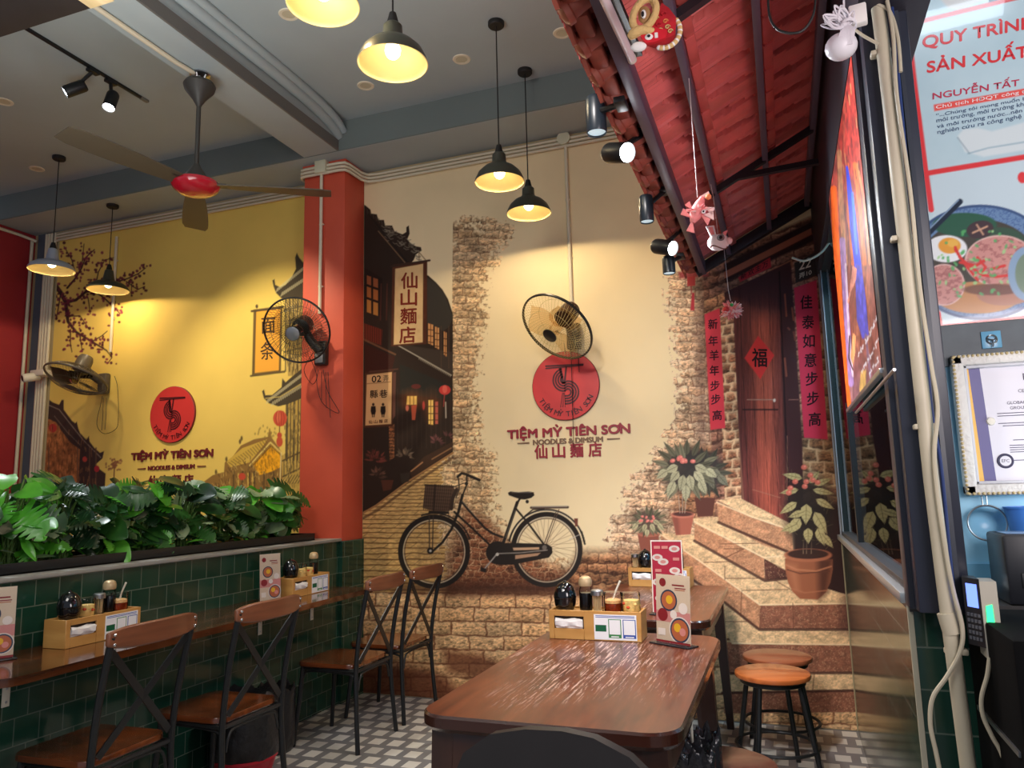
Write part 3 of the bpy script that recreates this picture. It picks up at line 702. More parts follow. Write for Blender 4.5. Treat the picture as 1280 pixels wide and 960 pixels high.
for pts in ([(905, 686), (930, 686), (905, 698)], [(880, 703), (916, 702)], [(907, 723), (958, 723)], [(927, 738), (985, 737)], [(927, 740), (926, 766)], [(991, 754), (992, 785)], [(963, 722), (990, 738)], [(906, 708), (906, 725)], [(893, 777), (936, 777)], [(1018, 840), (1016, 862)], [(900, 680), (948, 679)]): mu.line(pts, 1.0, C8(96, 58, 42), .75)
mu.poly([(1058, 650), (1085, 650), (1085, 800), (1050, 790)], C8(60, 34, 30), .5, 14)
# painted pot plants
def plant(cx, cy, rx, ry, n1, n2, L, c, dark, fl, seed, fy):
    q = random.Random(seed); mu.oval(cx, cy, rx*.8, ry*.85, C8(*dark), .9, rx*.3)
    def lf(x, y, a, L_, W_, cc, veins):
        mu.leaf(x, y, a, L_, W_, cc, cc*.55)
        if veins:
            for t in (.25, .42, .58, .74):
                for s_ in (-1, 1): mu.line([(x+math.cos(a)*L_*t, y+math.sin(a)*L_*t), (x+math.cos(a)*L_*(t+.13)-s_*math.sin(a)*W_*.3, y+math.sin(a)*L_*(t+.13)+s_*math.cos(a)*W_*.3)], .6, cc*.68, .6)
    for k in range(n1):
        a = 2*PI*k/n1+q.uniform(-.15, .15); t = q.uniform(.35, .6); lf(cx+math.cos(a)*rx*t, cy+math.sin(a)*ry*t, math.atan2(math.sin(a)*ry, math.cos(a)*rx), L*q.uniform(.9, 1.2), L*.36, C8(*c)*q.uniform(.5, .72), False)
    for k in range(n2):
        a = PI/2+(k-(n2-1)/2)*(3.9/n2)+q.uniform(-.1, .1); t = .28+.34*(k % 2); d = PI/2+(a-PI/2)*.62; lf(cx+math.cos(a)*rx*t, cy+math.sin(a)*ry*t-ry*.1, d, L*q.uniform(.85, 1.1), L*.5, C8(*c)*q.uniform(.92, 1.1), True)
    for k in range(fl):
        x, y = cx+q.uniform(-.5, .5)*rx, cy+fy*ry+q.uniform(-.18, .18)*ry; mu.oval(x, y, L*.16, L*.12, C8(222, 120, 108), 1, 0, 0, q.uniform(0, 3)); mu.oval(x+.8, y-.6, L*.07, L*.05, C8(244, 170, 150), .8)
mu.poly([(868, 622), (894, 622), (891, 645), (872, 646)], C8(96, 56, 46)); mu.poly([(840, 645), (867, 645), (863, 668), (845, 669)], C8(172, 98, 78)); mu.poly([(840, 645), (848, 646), (850, 668), (845, 669)], C8(110, 62, 52), .5, 4)
mu.oval(853.4, 643.4, 15, 4.2, C8(196, 118, 96)); mu.oval(853.4, 642.6, 12.4, 2.8, C8(84, 52, 46))
for dx in (-3, 0, 3): mu.line([(853+dx, 641), (853+dx*1.6, 620)], 1.0, C8(170, 150, 130))
plant(880, 590, 30, 30, 14, 7, 19, (120, 116, 96), (58, 54, 52), 2, 5, -.3); plant(858, 588, 39, 34, 22, 11, 21, (178, 172, 138), (56, 52, 50), 7, 3, -.42)
mu.poly([(797, 668), (824, 668), (820, 690), (801, 690)], C8(140, 80, 64)); mu.oval(810.6, 668, 13.4, 3.2, C8(176, 106, 84)); plant(810, 652, 22, 18, 18, 7, 12, (182, 172, 132), (80, 66, 58), 11, 5, -.2)
mu.poly([(981, 698), (981.6, 712), (985, 728), (991, 740), (1000, 748.6), (1022, 749.4), (1032, 741), (1038, 728), (1041, 712), (1041, 699)], C8(158, 94, 64)); mu.poly([(984, 704), (996, 706), (1000, 740), (992, 738)], C8(200, 128, 90), .5, 8); mu.poly([(1022, 698), (1041, 698), (1038, 716), (1034, 740), (1024, 749)], C8(74, 42, 32), .8, 10)
mu.oval(1010, 694, 30, 8.4, C8(178, 106, 74)); mu.oval(1010, 692.6, 25.6, 6, C8(64, 40, 32)); mu.line([(982, 706), (996, 712), (1020, 714), (1039, 708)], 2.2, C8(196, 126, 88), .8); mu.line([(984, 712), (1000, 717), (1037, 714)], 1.4, C8(100, 58, 42)); mu.line([(991, 736), (1006, 741), (1034, 738)], 1.6, C8(186, 116, 82), .7)
for x in (1004, 1008, 1014): mu.line([(x, 692), (x+1, 660)], 1.1, C8(150, 120, 90))
mu.oval(1012, 640, 30, 44, C8(42, 32, 26), .9, 16)
for x, y, a, L, W in ((1003, 598, 3.35, 26, 9), (998, 612, 2.95, 24, 8), (996, 628, 2.55, 26, 10), (1008, 630, 1.6, 26, 15), (1018, 640, 1.05, 32, 14), (1000, 648, 2.2, 24, 14), (1010, 660, 1.55, 20, 12), (1022, 660, 1.2, 24, 12), (1016, 612, .2, 28, 8), (1020, 624, .5, 26, 9), (1004, 640, 2.8, 20, 9), (1012, 604, -.9, 20, 8), (1018, 606, -.35, 24, 8), (996, 655, 2.7, 22, 10), (1028, 668, .9, 22, 9)):
    mu.leaf(x, y, a, L, W, C8(186, 166, 112), C8(96, 84, 54))
    for k in (-1, 1):
        for t in (.3, .5, .7): mu.line([(x+math.cos(a)*L*t, y+math.sin(a)*L*t), (x+math.cos(a+k*.45)*L*(t+.16), y+math.sin(a+k*.45)*L*(t+.16))], .7, C8(120, 104, 68), .6)
for x, y in ((1005, 584), (994, 602), (988, 610), (1013, 594), (1016, 600), (1008, 602), (1022, 603), (986, 616), (1006, 608)): mu.oval(x, y, 3.6, 3.2, C8(214, 106, 86)); mu.oval(x+1, y-1, 1.4, 1.2, C8(240, 150, 126), .8)
# red paper lantern painted high on the pier
mu.poly([(848, 340), (880, 336), (886, 345), (850, 348)], C8(150, 46, 54), .8, 4); mu.poly([(859, 346), (869, 345), (869, 357), (859, 358)], C8(178, 62, 60)); mu.line([(864, 358), (864, 366)], 1.2, C8(150, 50, 56)); mu.poly([(865, 366), (868, 366), (868, 388), (863, 388)], C8(176, 52, 60))

# --- bicycle
BK = C8(40, 33, 29); HL = C8(196, 188, 176)
def wheel(cx, cy, rx, ry, hx, hy, n, a, seed):
    mu.oval(cx, cy, rx, ry, BK, 1, 0, 6.2); mu.oval(cx, cy, rx-6.0, ry-6.0, C8(206, 190, 164), .8, 0, 1.3); mu.oval(cx, cy, rx-7.6, ry-7.6, C8(70, 54, 44), .8, 0, 1.2)
    for k in range(n):
        t = 2*PI*k/n+.07; o = .16*(1 if k % 2 else -1)
        mu.line([(hx+math.cos(t+o*6)*3, hy+math.sin(t+o*6)*3), (cx+math.cos(t)*(rx-8), cy+math.sin(t)*(ry-8))], .55, C8(150, 118, 92), a)
mu.poly([(490, 728), (600, 730), (640, 730), (735, 730), (750, 740), (640, 742), (490, 742)], C8(66, 40, 30), .6, 9)
wheel(542.6, 689.6, 45, 46.4, 538, 688.6, 30, .45, 1); wheel(683.4, 687, 44.8, 47.2, 681, 684, 44, .75, 2)
mu.oval(683.4, 687, 49, 51, BK, 1, 0, 2.2, 0, (12, 168)); mu.line([(727, 665), (731, 680)], 2.2, BK); mu.oval(683.4, 687, 47.2, 49.4, HL, .6, 0, .9, 0, (30, 150))
mu.oval(542.6, 689.6, 48, 49, BK, 1, 0, 1.8, 0, (20, 110)); mu.poly([(531.6, 605.6), (566, 608), (569, 612), (562, 639), (548, 640), (528.4, 635)], C8(84, 62, 48))
for k in range(13): mu.line([(532+k*2.7, 606), (529.6+k*2.6, 637)], .8, C8(48, 34, 27), .8)
for k in range(7): mu.line([(531-k*.4, 609+k*4.2), (565-k*.6, 611+k*4.2)], .7, C8(112, 86, 66), .6)
mu.line([(531, 606), (567, 608)], 1.4, C8(40, 28, 22)); mu.line([(544, 606), (542, 638)], 1.6, C8(44, 32, 26))
mu.line([(537, 640), (560, 641)], 3, BK); mu.line([(536.6, 645), (536.8, 686)], 1.3, C8(62, 50, 42)); mu.line([(541.6, 645), (540.6, 686)], 1.3, C8(62, 50, 42))
mu.line([(578, 619), (573, 640), (564, 662), (553, 678), (541, 689)], 3.6, BK, 1, 2.6); mu.oval(538, 688.6, 4.2, 4.2, BK); mu.oval(538, 688.6, 1.6, 1.6, HL)
mu.line([(585, 594), (599, 600)], 3.6, BK); mu.line([(572, 596), (577, 591.6), (583, 593)], 3.0, BK); mu.line([(583, 593), (584, 604), (578, 620)], 1.8, BK); mu.line([(573, 596), (574, 612), (570, 622)], 1.2, BK); mu.line([(566, 609), (580, 604)], .9, BK); mu.oval(583, 604.6, 2.2, 2.2, BK)
mu.line([(571, 612), (566, 622), (564, 636)], 4.4, C8(58, 44, 36)); 
mu.line([(577, 627), (586, 638), (596, 649), (606, 660), (616, 667), (628, 671.4)], 2.8, BK); mu.line([(568, 640), (590, 660), (613, 682)], 2.6, BK); mu.line([(577.6, 626.6), (597, 648)], .7, HL, .45)
mu.line([(646.6, 628), (628, 682)], 3.8, BK); mu.line([(645.4, 634), (632, 672)], .8, HL, .4)
mu.poly([(635, 616), (638, 614.4), (648, 615.4), (660, 614.4), (667, 615.4), (668, 619), (664, 622.4), (656, 624.4), (650, 624), (643, 621.6), (636, 619)], BK); mu.line([(640, 615.6), (664, 615.6)], .8, HL, .5); mu.oval(659, 627, 2, 2.2, BK); mu.line([(650, 623), (646, 630)], 2.4, BK)
mu.line([(645, 636), (661, 655), (681, 682)], 2.4, BK); mu.line([(656, 645), (666, 637), (680, 636)], 1.4, BK); mu.line([(664, 634.6), (709.6, 634)], 3, C8(84, 66, 56)); mu.line([(665, 633.6), (709, 633)], .8, HL, .8); mu.line([(698.6, 637), (683, 680)], 1.0, C8(90, 72, 60)); mu.line([(695, 640), (681, 678)], 1.0, C8(90, 72, 60))
mu.poly([(717.6, 648), (722.4, 648), (722, 658), (719, 658)], C8(112, 62, 50))
mu.oval(622, 691, 14.6, 14.6, BK); mu.poly([(614, 679), (640, 678.6), (684, 680), (690, 684), (690.6, 691), (686, 697), (640, 706), (622, 706)], BK)
mu.poly([(641, 684.6), (674, 684), (674, 687), (642, 688)], C8(196, 156, 122)); mu.poly([(644, 694), (676, 691), (672, 694.6), (644, 699)], C8(176, 136, 106)); mu.line([(622, 692), (650, 691), (684, 687.6)], 1.2, C8(150, 140, 130))
mu.line([(621.6, 692), (606, 710.6)], 1.7, C8(160, 152, 144)); mu.poly([(601, 709), (608, 711), (607, 716), (600.6, 714)], BK); mu.oval(621.6, 693, 2, 2, HL); mu.oval(680.6, 684.4, 3, 3, C8(110, 100, 92)); mu.line([(725, 668), (712, 674)], 1.0, HL, .8)
MUR = vcol('mural_print', .75, spec=.25, bump=(40, .03))
tag(mu.mesh('mural', MUR, mu_un), 'large printed wall mural of a lane with black bicycle, stone stairs and wooden doorway', 'mural')

# ================================================================ yellow mural
ym, ym_un = wall_canvas(-5.80, -3.085, .9, 3.63, .006, C8(238, 204, 104), YM)
ym.C *= (.97+.06*fbm(ym.P[..., 0]*3, ym.P[..., 2]*3, 4))[..., None]
TB = C8(66, 44, 40); BL = C8(108, 44, 56); rb = random.Random(5)
STK = [([(70, 358), (76, 366), (82, 378), (85, 402), (95, 415), (115, 427), (133, 438)], 6, 1.6), ([(82, 378), (95, 375), (107, 365), (118, 363), (133, 375), (150, 392)], 4, 1.2), ([(84, 360), (95, 347), (102, 335), (107, 322), (118, 312)], 2.4, 1), ([(107, 364), (128, 350), (147, 352), (160, 348), (173, 342), (182, 335)], 2.4, .9), ([(158, 352), (172, 362), (181, 358)], 1.4, .8),
       ([(88, 412), (88, 430), (90, 440)], 1.6, .8), ([(100, 420), (103, 440)], 1.6, .8), ([(76, 366), (72, 390), (70, 400)], 1.6, .8), ([(95, 347), (90, 325), (80, 308)], 1.6, .8), ([(102, 335), (105, 305)], 1.4, .8), ([(118, 363), (123, 340), (131, 325)], 1.6, .8), ([(131, 325), (143, 322)], 1.2, .7), ([(85, 395), (100, 395), (112, 412)], 1.6, .8), ([(115, 427), (127, 420), (134, 414)], 1.4, .8), ([(133, 438), (140, 447), (134, 455)], 1.2, .7), ([(140, 385), (140, 400)], 1.2, .7), ([(165, 350), (164, 370)], 1.2, .7), ([(110, 372), (113, 392)], 1.2, .7)]
for pts, a, b in STK: ym.line(pts, a, TB, 1, b)
for pts, a, b in STK:
    for i in range(len(pts)-1):
        (xa, ya), (xb, yb) = pts[i], pts[i+1]; n = int(math.hypot(xb-xa, yb-ya)*(.75 if i else .35))
        for k in range(n):
            t = rb.random(); sp = 4.6; x = xa+(xb-xa)*t+rb.gauss(0, sp); y = ya+(yb-ya)*t+rb.gauss(0, sp)
            ym.oval(x, y, rb.uniform(1.0, 2.2), rb.uniform(1.0, 2.0), BL*rb.uniform(.7, 1.35), .9)
ym.poly([(50, 490), (59, 498), (66, 503), (74, 506), (77, 500), (79.6, 500), (79.6, 512), (90, 526), (94, 529), (96, 527), (98, 536), (100, 541), (108, 550), (111, 545), (112, 552), (118, 560), (125, 566), (130, 564), (128, 573), (119, 581), (124, 586), (132, 592), (130, 625), (40, 625), (40, 490)], C8(66, 50, 46))
ym.poly([(40, 520), (62, 524), (70, 528), (78, 540), (88, 553), (100, 562), (98, 612), (40, 612)], C8(168, 106, 62), 1, 0, lambda X, Y: (C8(168, 106, 62)*(.6+.8*fbm(X/3, Y/5, 7))[..., None], 1.0))
ym.line([(60, 506), (74, 512), (88, 530), (104, 550), (126, 572)], 1.0, C8(176, 160, 140), .8); ym.line([(68, 520), (84, 540), (100, 556)], .9, C8(150, 130, 112), .7)
for x in (61, 97, 112, 120): ym.line([(x, 560), (x, 612)], 1.6, C8(110, 80, 62), .8)
ym.oval(66, 535, 5, 5.4, C8(178, 58, 52)); ym.oval(106, 574, 3, 3.4, C8(190, 70, 60)); ym.oval(121, 586, 3.4, 4, C8(176, 50, 56))
for k in range(60):
    a = rb.uniform(0, 6.28); q = rb.uniform(0, 11); ym.oval(143+math.cos(a)*q, 581+math.sin(a)*q*.8, 1.2, 1.2, C8(150, 96, 66), .7)
ym.line([(143, 585), (142, 605)], 1.4, C8(120, 80, 60))
# pagoda roofs, banner, lanterns at the pillar
OL = C8(84, 72, 50); OLL = C8(214, 188, 104)
def eave(pts, glints):
    ym.poly(pts, C8(74, 64, 48))
    for (xa, ya), (xb, yb), n in glints:
        for k in range(n):
            t = (k+.5)/n; ym.line([(xa+(xb-xa)*t, ya+(yb-ya)*t), (xa+(xb-xa)*t-2, ya+(yb-ya)*t+5)], 1.3, C8(216, 206, 160), .7)
ym.poly([(352, 372), (385, 372), (385, 620), (352, 505)], OLL, .0)
ym.poly([(356, 372), (390, 368), (390, 470), (360, 470)], C8(176, 148, 84), .85)
for x in (357, 362, 367, 372, 377): ym.line([(x, 372), (x, 464)], 1.6, OL, .8)
for y in (384, 398, 418, 436, 446): ym.line([(355, y+4), (385, y-3)], 1.5, OL, .75)
eave([(340.6, 350.6), (343, 349), (344, 356), (350, 359), (357, 356), (365, 346), (370, 336), (369, 322), (371, 316), (374, 322), (379, 328), (390, 320), (390, 374), (352, 373), (345, 366), (342, 358)], [((346, 361), (384, 330), 18), ((352, 366), (384, 345), 14)])
ym.poly([(317, 387), (353, 383), (351, 466), (315, 470)], C8(110, 86, 48)); ym.poly([(320.4, 389.6), (350.6, 386.4), (348.6, 463), (318.4, 466.4)], C8(244, 172, 62)); ym.line([(314.6, 389), (354, 383.4)], 2.6, C8(84, 68, 44)); ym.line([(313.6, 470), (355, 464.6)], 2.4, C8(104, 86, 52)); ym.oval(321, 383, 1.6, 2.4, C8(84, 68, 44))
ym.text('面', 335.2, 407, 17, 19.5, C8(84, 64, 42), -.06, .01); ym.text('条', 334, 438.6, 17, 22, C8(84, 64, 42), -.06, .01)
ym.poly([(357, 500), (390, 494), (390, 625), (352, 625), (352, 570), (357, 566)], C8(196, 162, 80))
for x, w_ in ((359, 3), (363.6, 1.4), (368, 2.6), (373, 1.6), (377, 3)): ym.line([(x, 500), (x-1, 575)], w_, OL, .85)
ym.line([(353, 576), (378, 564)], 2, C8(110, 88, 50)); ym.line([(353, 596), (378, 584)], 2, C8(110, 88, 50))
for k in range(7): ym.line([(355+k*4, 575-k*1.8), (355+k*4, 596-k*1.8)], 1.2, OL, .8)
for k in range(9): ym.line([(352+k*3.4, 604), (358+k*3.4, 594)], 1.2, OL, .7)
eave([(327.6, 489), (330, 487), (331.6, 494), (340, 494), (352, 484), (353, 473), (357, 478), (366, 470), (377, 461), (390, 452), (390, 497), (377, 498), (360, 505), (348, 508), (336, 504), (330, 498)], [((334, 500), (384, 462), 24), ((340, 503), (384, 476), 18)])
ym.line([(332, 498), (350, 496), (376, 480)], 1.4, OLL, .8)
ym.poly([(255, 602), (266, 594), (280, 590), (281, 578), (290, 572), (301, 557), (318, 549), (335, 546), (337, 535), (339, 546), (352, 565), (354, 625), (255, 625)], C8(150, 112, 58))
ym.poly([(283, 577), (303, 560), (334, 549), (330, 556), (312, 578), (288, 584)], C8(214, 176, 76)); 
for k in range(16): ym.line([(286+k*3, 578-k*1.9), (292+k*3, 582-k*1.6)], 1.0, C8(120, 92, 48), .8)
ym.poly([(316, 580), (339, 556), (350, 566), (351, 584), (338, 590), (324, 594)], C8(246, 172, 34), 1, 0, lambda X, Y: (C8(246, 172, 34)*(.8+.4*fbm(X/3, Y/4, 17))[..., None], 1.0)); ym.line([(312, 582), (338, 553), (354, 568)], 2, C8(230, 200, 110)); ym.line([(314, 584), (339, 557), (352, 570)], 1.0, C8(96, 74, 42))
for x in (292, 303, 312, 318, 330, 342): ym.line([(x, 590), (x, 622)], 2, C8(92, 70, 42), .8)
for x in (298, 310, 316): ym.line([(x, 592), (x, 622)], 1.6, C8(236, 196, 92), .8)
for k in range(22): ym.oval(rb.uniform(318, 345), rb.uniform(532, 548), 1, 1.6, C8(150, 120, 60), .6)
for x, y in ((283, 574), (300, 552), (270, 590), (302, 548)): ym.oval(x, y, 1.4, 3, C8(110, 88, 50))
for k in range(420):
    x = rb.uniform(262, 350); y = rb.uniform(552, 612)
    if y > 602-(x-255)*.62 and not (316 < x < 350 and 562 < y < 588): c_ = rb.choice(((74, 56, 36), (226, 190, 104), (110, 84, 46))); ym.line([(x, y), (x+rb.uniform(-1, 3), y+rb.uniform(1.5, 5))], .9, C8(*c_), .6)
for k in range(60): x = rb.uniform(318, 348); y = rb.uniform(562, 588); ym.line([(x, y), (x+.5, y+rb.uniform(1, 5))], .9, C8(120, 80, 30), .5*(abs(x-338)+8 < y-548))
for k in range(260):
    x = rb.uniform(355, 378); y = rb.choice((rb.uniform(376, 465), rb.uniform(505, 612))); c_ = rb.choice(((70, 58, 38), (222, 190, 110), (96, 80, 50))); ym.line([(x, y), (x+rb.uniform(-1, 1.5), y+rb.uniform(2, 7))], 1.0, C8(*c_), .55)
for k in range(200): x = rb.uniform(58, 120); y = rb.uniform(530, 612); ym.line([(x, y), (x+rb.uniform(-.6, .6), y+rb.uniform(2, 7))], .9, C8(*rb.choice(((86, 54, 36), (196, 130, 78), (60, 40, 32)))), .5*(y > 500+(x-58)*.95))
ym.oval(302.6, 595.6, 4.4, 4.4, C8(206, 80, 56)); ym.oval(350, 523, 8.6, 10, C8(206, 84, 58)); ym.oval(348, 521, 2.6, 8, C8(232, 132, 92), .6)
for dx in (-5, -1.6, 2, 5.4): ym.line([(350+dx*.7, 514), (350+dx, 523), (350+dx*.7, 532)], .7, C8(140, 44, 36), .7)
ym.line([(349.6, 533), (349.4, 540)], 1, C8(90, 50, 34)); ym.oval(349.4, 544, 3, 3.6, C8(196, 80, 56)); ym.oval(349.4, 552, 4, 6.4, C8(200, 86, 56)); ym.line([(351.4, 566), (350, 602)], 1.2, C8(240, 220, 150))
tag(ym.mesh('mural', MUR, ym_un), 'yellow printed wall mural with blossom branches, old roofs and red lanterns left of the pillar', 'mural')
# ================================================================ lamps and ceiling things
def vec(a): return Vector(tuple(float(v) for v in a))
SH_D = mat('dark_olive_enamel', S(62, 64, 54), .35, spec=.5); SH_G = mat('grey_aluminium_enamel', S(168, 180, 196), .35, .2)
SH_IN = mat('cream_shade_lining', S(236, 214, 150), .5)
BULB = mat('glowing_warm_bulb', S(255, 232, 180), .4, emit=11, ecol=(1, .82, .5))
CORD = mat('black_cord', S(28, 27, 26), .6)
def pendant(px, ztop, R, label, sm, zrim, energy, at=None, flat=False):
    p = at_z(px[0], px[1], ztop) if at is None else at
    t = thing('pendant_lamp', label, 'pendant lamp', (p[0], p[1], ztop), 0, 'pendant lamps'); L = ztop-zrim
    MB().lathe([(0, 0), (.045, 0), (.045, -.02), (.04, -.026), (0, -.026)], CORD, 24).build('ceiling_rose', t)
    MB().tube([(0, 0, -.02), (0, 0, -L+.19)], .0035, CORD, 6).build('cord', t)
    z = -L; k = R/.132
    lh = MB().lathe([(0, z+.215), (.013, z+.21), (.019, z+.185), (.024, z+.165), (.026, z+.14), (0, z+.14)], CORD, 20); lh = lh.build('lamp_holder', t)
    if flat: sh = MB().lathe([(.024, z+.165), (.03, z+.16), (.044, z+.085), (.052, z+.072), (.09*k, z+.058), (.118*k, z+.036), (.13*k, z+.012), (.132*k, z)], sm, 48)
    else: sh = MB().lathe([(.027, z+.165), (.036, z+.155), (.038, z+.115), (.05, z+.098), (.085*k, z+.078), (.112*k, z+.05), (.128*k, z+.016), (.132*k, z)], sm, 48)
    if flat: sh.lathe([(.132*k, z), (.128*k, z-.0005), (.126*k, z+.009), (.114*k, z+.031), (.086*k, z+.052), (.048, z+.066), (.0, z+.07)], SH_IN, 48)
    else: sh.lathe([(.132*k, z), (.128*k, z-.0005), (.124*k, z+.014), (.107*k, z+.046), (.08*k, z+.073), (.046, z+.092), (.0, z+.095)], SH_IN, 48)
    sh.build('lamp_shade', t)
    MB().sphere((0, 0, z+.055), .03, BULB, sc=(1, 1, 1.15)).lathe([(0, z+.1), (.016, z+.1), (.016, z+.08), (.014, z+.075), (0, z+.075)], WHITEP, 16).build('bulb', lh)
    d = bpy.data.lights.new('bulb_light', 'SPOT'); d.energy = energy; d.color = WARM; d.shadow_soft_size = .028; d.spot_size = math.radians(172); d.spot_blend = .12
    o = bpy.data.objects.new('bulb_light', d); COL.objects.link(o); o.parent = t; o.location = (0, 0, z+.014)
    return t
PE = 15
pendant((74, 196), CZ, .155, 'leftmost pendant lamp with pale grey shade beside the dark red wall', SH_G, 2.99, PE, flat=True)
pendant((141, 256), SZ, .152, 'pendant lamp with dark grey shade in front of the painted blossom branches', SH_D, 2.953, PE*.65, flat=True)
pendant((620, 28), CZ, .134, 'olive pendant lamp over the big table, hung higher of the pair before the brick mural', SH_D, 2.94, PE)
pendant((656, 88), CZ, .134, 'olive pendant lamp nearest the lane mural, lower of the pair in the photo', SH_D, 2.9476, PE*1.05)
pendant(None, CZ, .134, 'pendant lamp with glowing bulb seen from below at the top of the photo', SH_D, 2.918, PE*.7, at=(-1.282, 2.318))
pendant(None, CZ, .134, 'pendant lamp cut off by the top edge of the photo', SH_D, 3.1, PE*.6, at=(-1.478, 2.146))

DLW = mat('off_white_downlight_trim', S(222, 214, 190), .5); DLL = mat('frosted_downlight_lens', S(196, 188, 160), .4)
for (x, y), lb in (((5, 127), 'at the left edge of the ceiling'), ((46, 211), 'left of the first pendant rose'), ((134, 188), 'under the ceiling fan blade'), ((361, 18), 'beside the pendant cut off by the photo top'), ((457, 107), 'just below the glowing pendant in the photo'), ((577, 74), 'left of the pendant rose near the awning'), ((703, 41), 'half hidden behind the red awning edge')):
    p = at_z(x, y, CZ); t = thing('downlight', 'round unlit recessed ceiling downlight '+lb, 'downlight', p, 0, 'recessed downlights')
    MB().lathe([(.034, -.0), (.036, -.004), (.05, -.005), (.054, 0)], DLW, 32).build('trim_ring', t)
    MB().lathe([(0, -.002), (.035, -.002), (.035, 0)], DLL, 32).build('lens', t)

# track with two spot heads
t = thing('track_rail', 'black lighting track on the ceiling left of the fan', 'lighting track', (-3.70, 2.2, CZ))
MB().box((-.010, 0, -.016), (.010, 1.2, 0), BLACK, .002).build('rail', t)
MB().box((-.012, 1.19, -.018), (.012, 1.25, 0), mat('grey_track_end', S(120, 118, 108), .5), .003).build('end_cap', t)
SPOTF = mat('lit_spot_lens', S(255, 255, 255), .3, emit=24, ecol=(.9, .96, 1.0)); SPOTD = mat('dim_spot_lens', S(196, 222, 226), .25, emit=.55, ecol=(.7, .9, 1.0))
def spot(name, base, head, d, label, r=.036, ln=.125, lens=SPOTF, body=None, group='spotlights', energy=0, col=(1, 1, 1), tgt=None, ang=60):
    """a cylinder spot: adapter on its rail at base, arm, can centred at head and shining along d"""
    base = vec(base); head = vec(head); d = vec(d).normalized(); body = body or BLACK
    t = thing(name, label, 'spotlight', base, 0, group); h = head-base
    MB().box((-.018, -.035, -.02), (.018, .035, .0), BLACK, .003).build('adapter', t)
    MB().tube([(0, 0, -.01), tuple(h*.5+Vector((0, 0, .0))), tuple(h-d*ln*.1)], [.011, .01, .012], BLACK, 8).build('arm', t)
    M = look(tuple(h-d*ln/2), d)
    hs = MB().lathe([(0, 0), (r*.86, 0), (r*.95, .006), (r, .014), (r, ln*.97), (r*.93, ln), (r*.9, ln*.93), (0, ln*.92)], body, 32, M).build('housing', t)
    MB().lathe([(0, ln*.945), (r*.86, ln*.95), (r*.88, ln*.93)], lens, 28, M).build('lens', hs)
    if energy:
        dd = bpy.data.lights.new('spot_light', 'SPOT'); dd.energy = energy; dd.color = col; dd.spot_size = math.radians(ang); dd.spot_blend = .6; dd.shadow_soft_size = .03
        o = bpy.data.objects.new('spot_light', dd); COL.objects.link(o); o.parent = t
        p = h+d*(ln/2+.02); o.location = p; q = d if tgt is None else (Vector(tgt)-base-p).normalized(); o.rotation_euler = q.to_track_quat('-Z', 'Y').to_euler()
    return t
p1 = at_z(117, 88, CZ-.02); p2 = at_z(141, 101, CZ-.02)
spot('track_spotlight', (-3.70, p1[1], CZ-.016), (-3.80, p1[1]-.03, CZ-.13), (-.6, -.58, -.55), 'black track spotlight turned to the left on the ceiling rail', energy=150, col=(.9, .97, 1.0), group='track spotlights', tgt=(-3.35, 2.4, 1.3), ang=84)
spot('track_spotlight', (-3.70, p2[1], CZ-.016), (-3.69, p2[1]+.0, CZ-.15), (.12, -.35, -.95), 'lit track spotlight pointing down beside the fan', energy=150, col=(1, .88, .6), group='track spotlights', tgt=(-3.45, 4.5, 1.45), ang=74)

PIPE = mat('cream_conduit_pipe', S(216, 206, 180), .42)
def conduit(name, pts, r, label, m=PIPE, clips=(), cat='pipe', group=None):
    t = thing(name, label, cat, pts[-1], 0, group); o0 = vec(pts[-1])
    MB().tube([tuple(vec(p)-o0) for p in pts], r, m, 10).build('tube', t)
    for c in clips:
        p = vec(c)-o0; MB().box((p.x-r*1.4, p.y-r*.4, p.z-r*.4), (p.x+r*1.4, p.y+r*1.3, p.z+r*.4), m, r*.2).build('clip', t)
    return t
# ceiling fan
fx, fy = -2.908, 3.058
DKG = mat('charcoal_fan_enamel', S(58, 56, 52), .45); RUBY = mat('glossy_red_fan_hub', S(186, 24, 44), .15, coat=.8); BLD = mat('brown_fan_blade', S(86, 78, 64), .55)
t = thing('ceiling_fan', 'three-bladed ceiling fan with glossy red hub on a dark rod', 'ceiling fan', (fx, fy, SZ))
hk = MB().lathe([(.05, -.0), (.055, -.012), (.03, -.022), (0, -.022)], STEEL, 20)
for k in range(5):
    a = k*2*PI/5; hk.tube([(.045*math.cos(a), .045*math.sin(a), -.004), (.02*math.cos(a), .02*math.sin(a), -.07)], .005, STEEL, 6)
hk.build('ceiling_hook', t)
MB().lathe([(0, -.058), (.078, -.06), (.086, -.075), (.079, -.1), (.038, -.152), (.017, -.188), (.013, -.198), (0, -.198)], DKG, 32).build('canopy', t)
MB().tube([(0, 0, -.15), (0, 0, -.55)], .0125, DKG, 14).build('down_rod', t)
MB().lathe([(0, -.53), (.017, -.535), (.028, -.56), (.055, -.6), (.072, -.635), (.074, -.65), (0, -.655)], DKG, 32).build('motor_cover', t)
MB().lathe([(.0, -.628), (.085, -.63), (.118, -.642), (.125, -.66), (.116, -.68), (.083, -.703), (.046, -.714), (0, -.716)], RUBY, 40).build('hub', t)
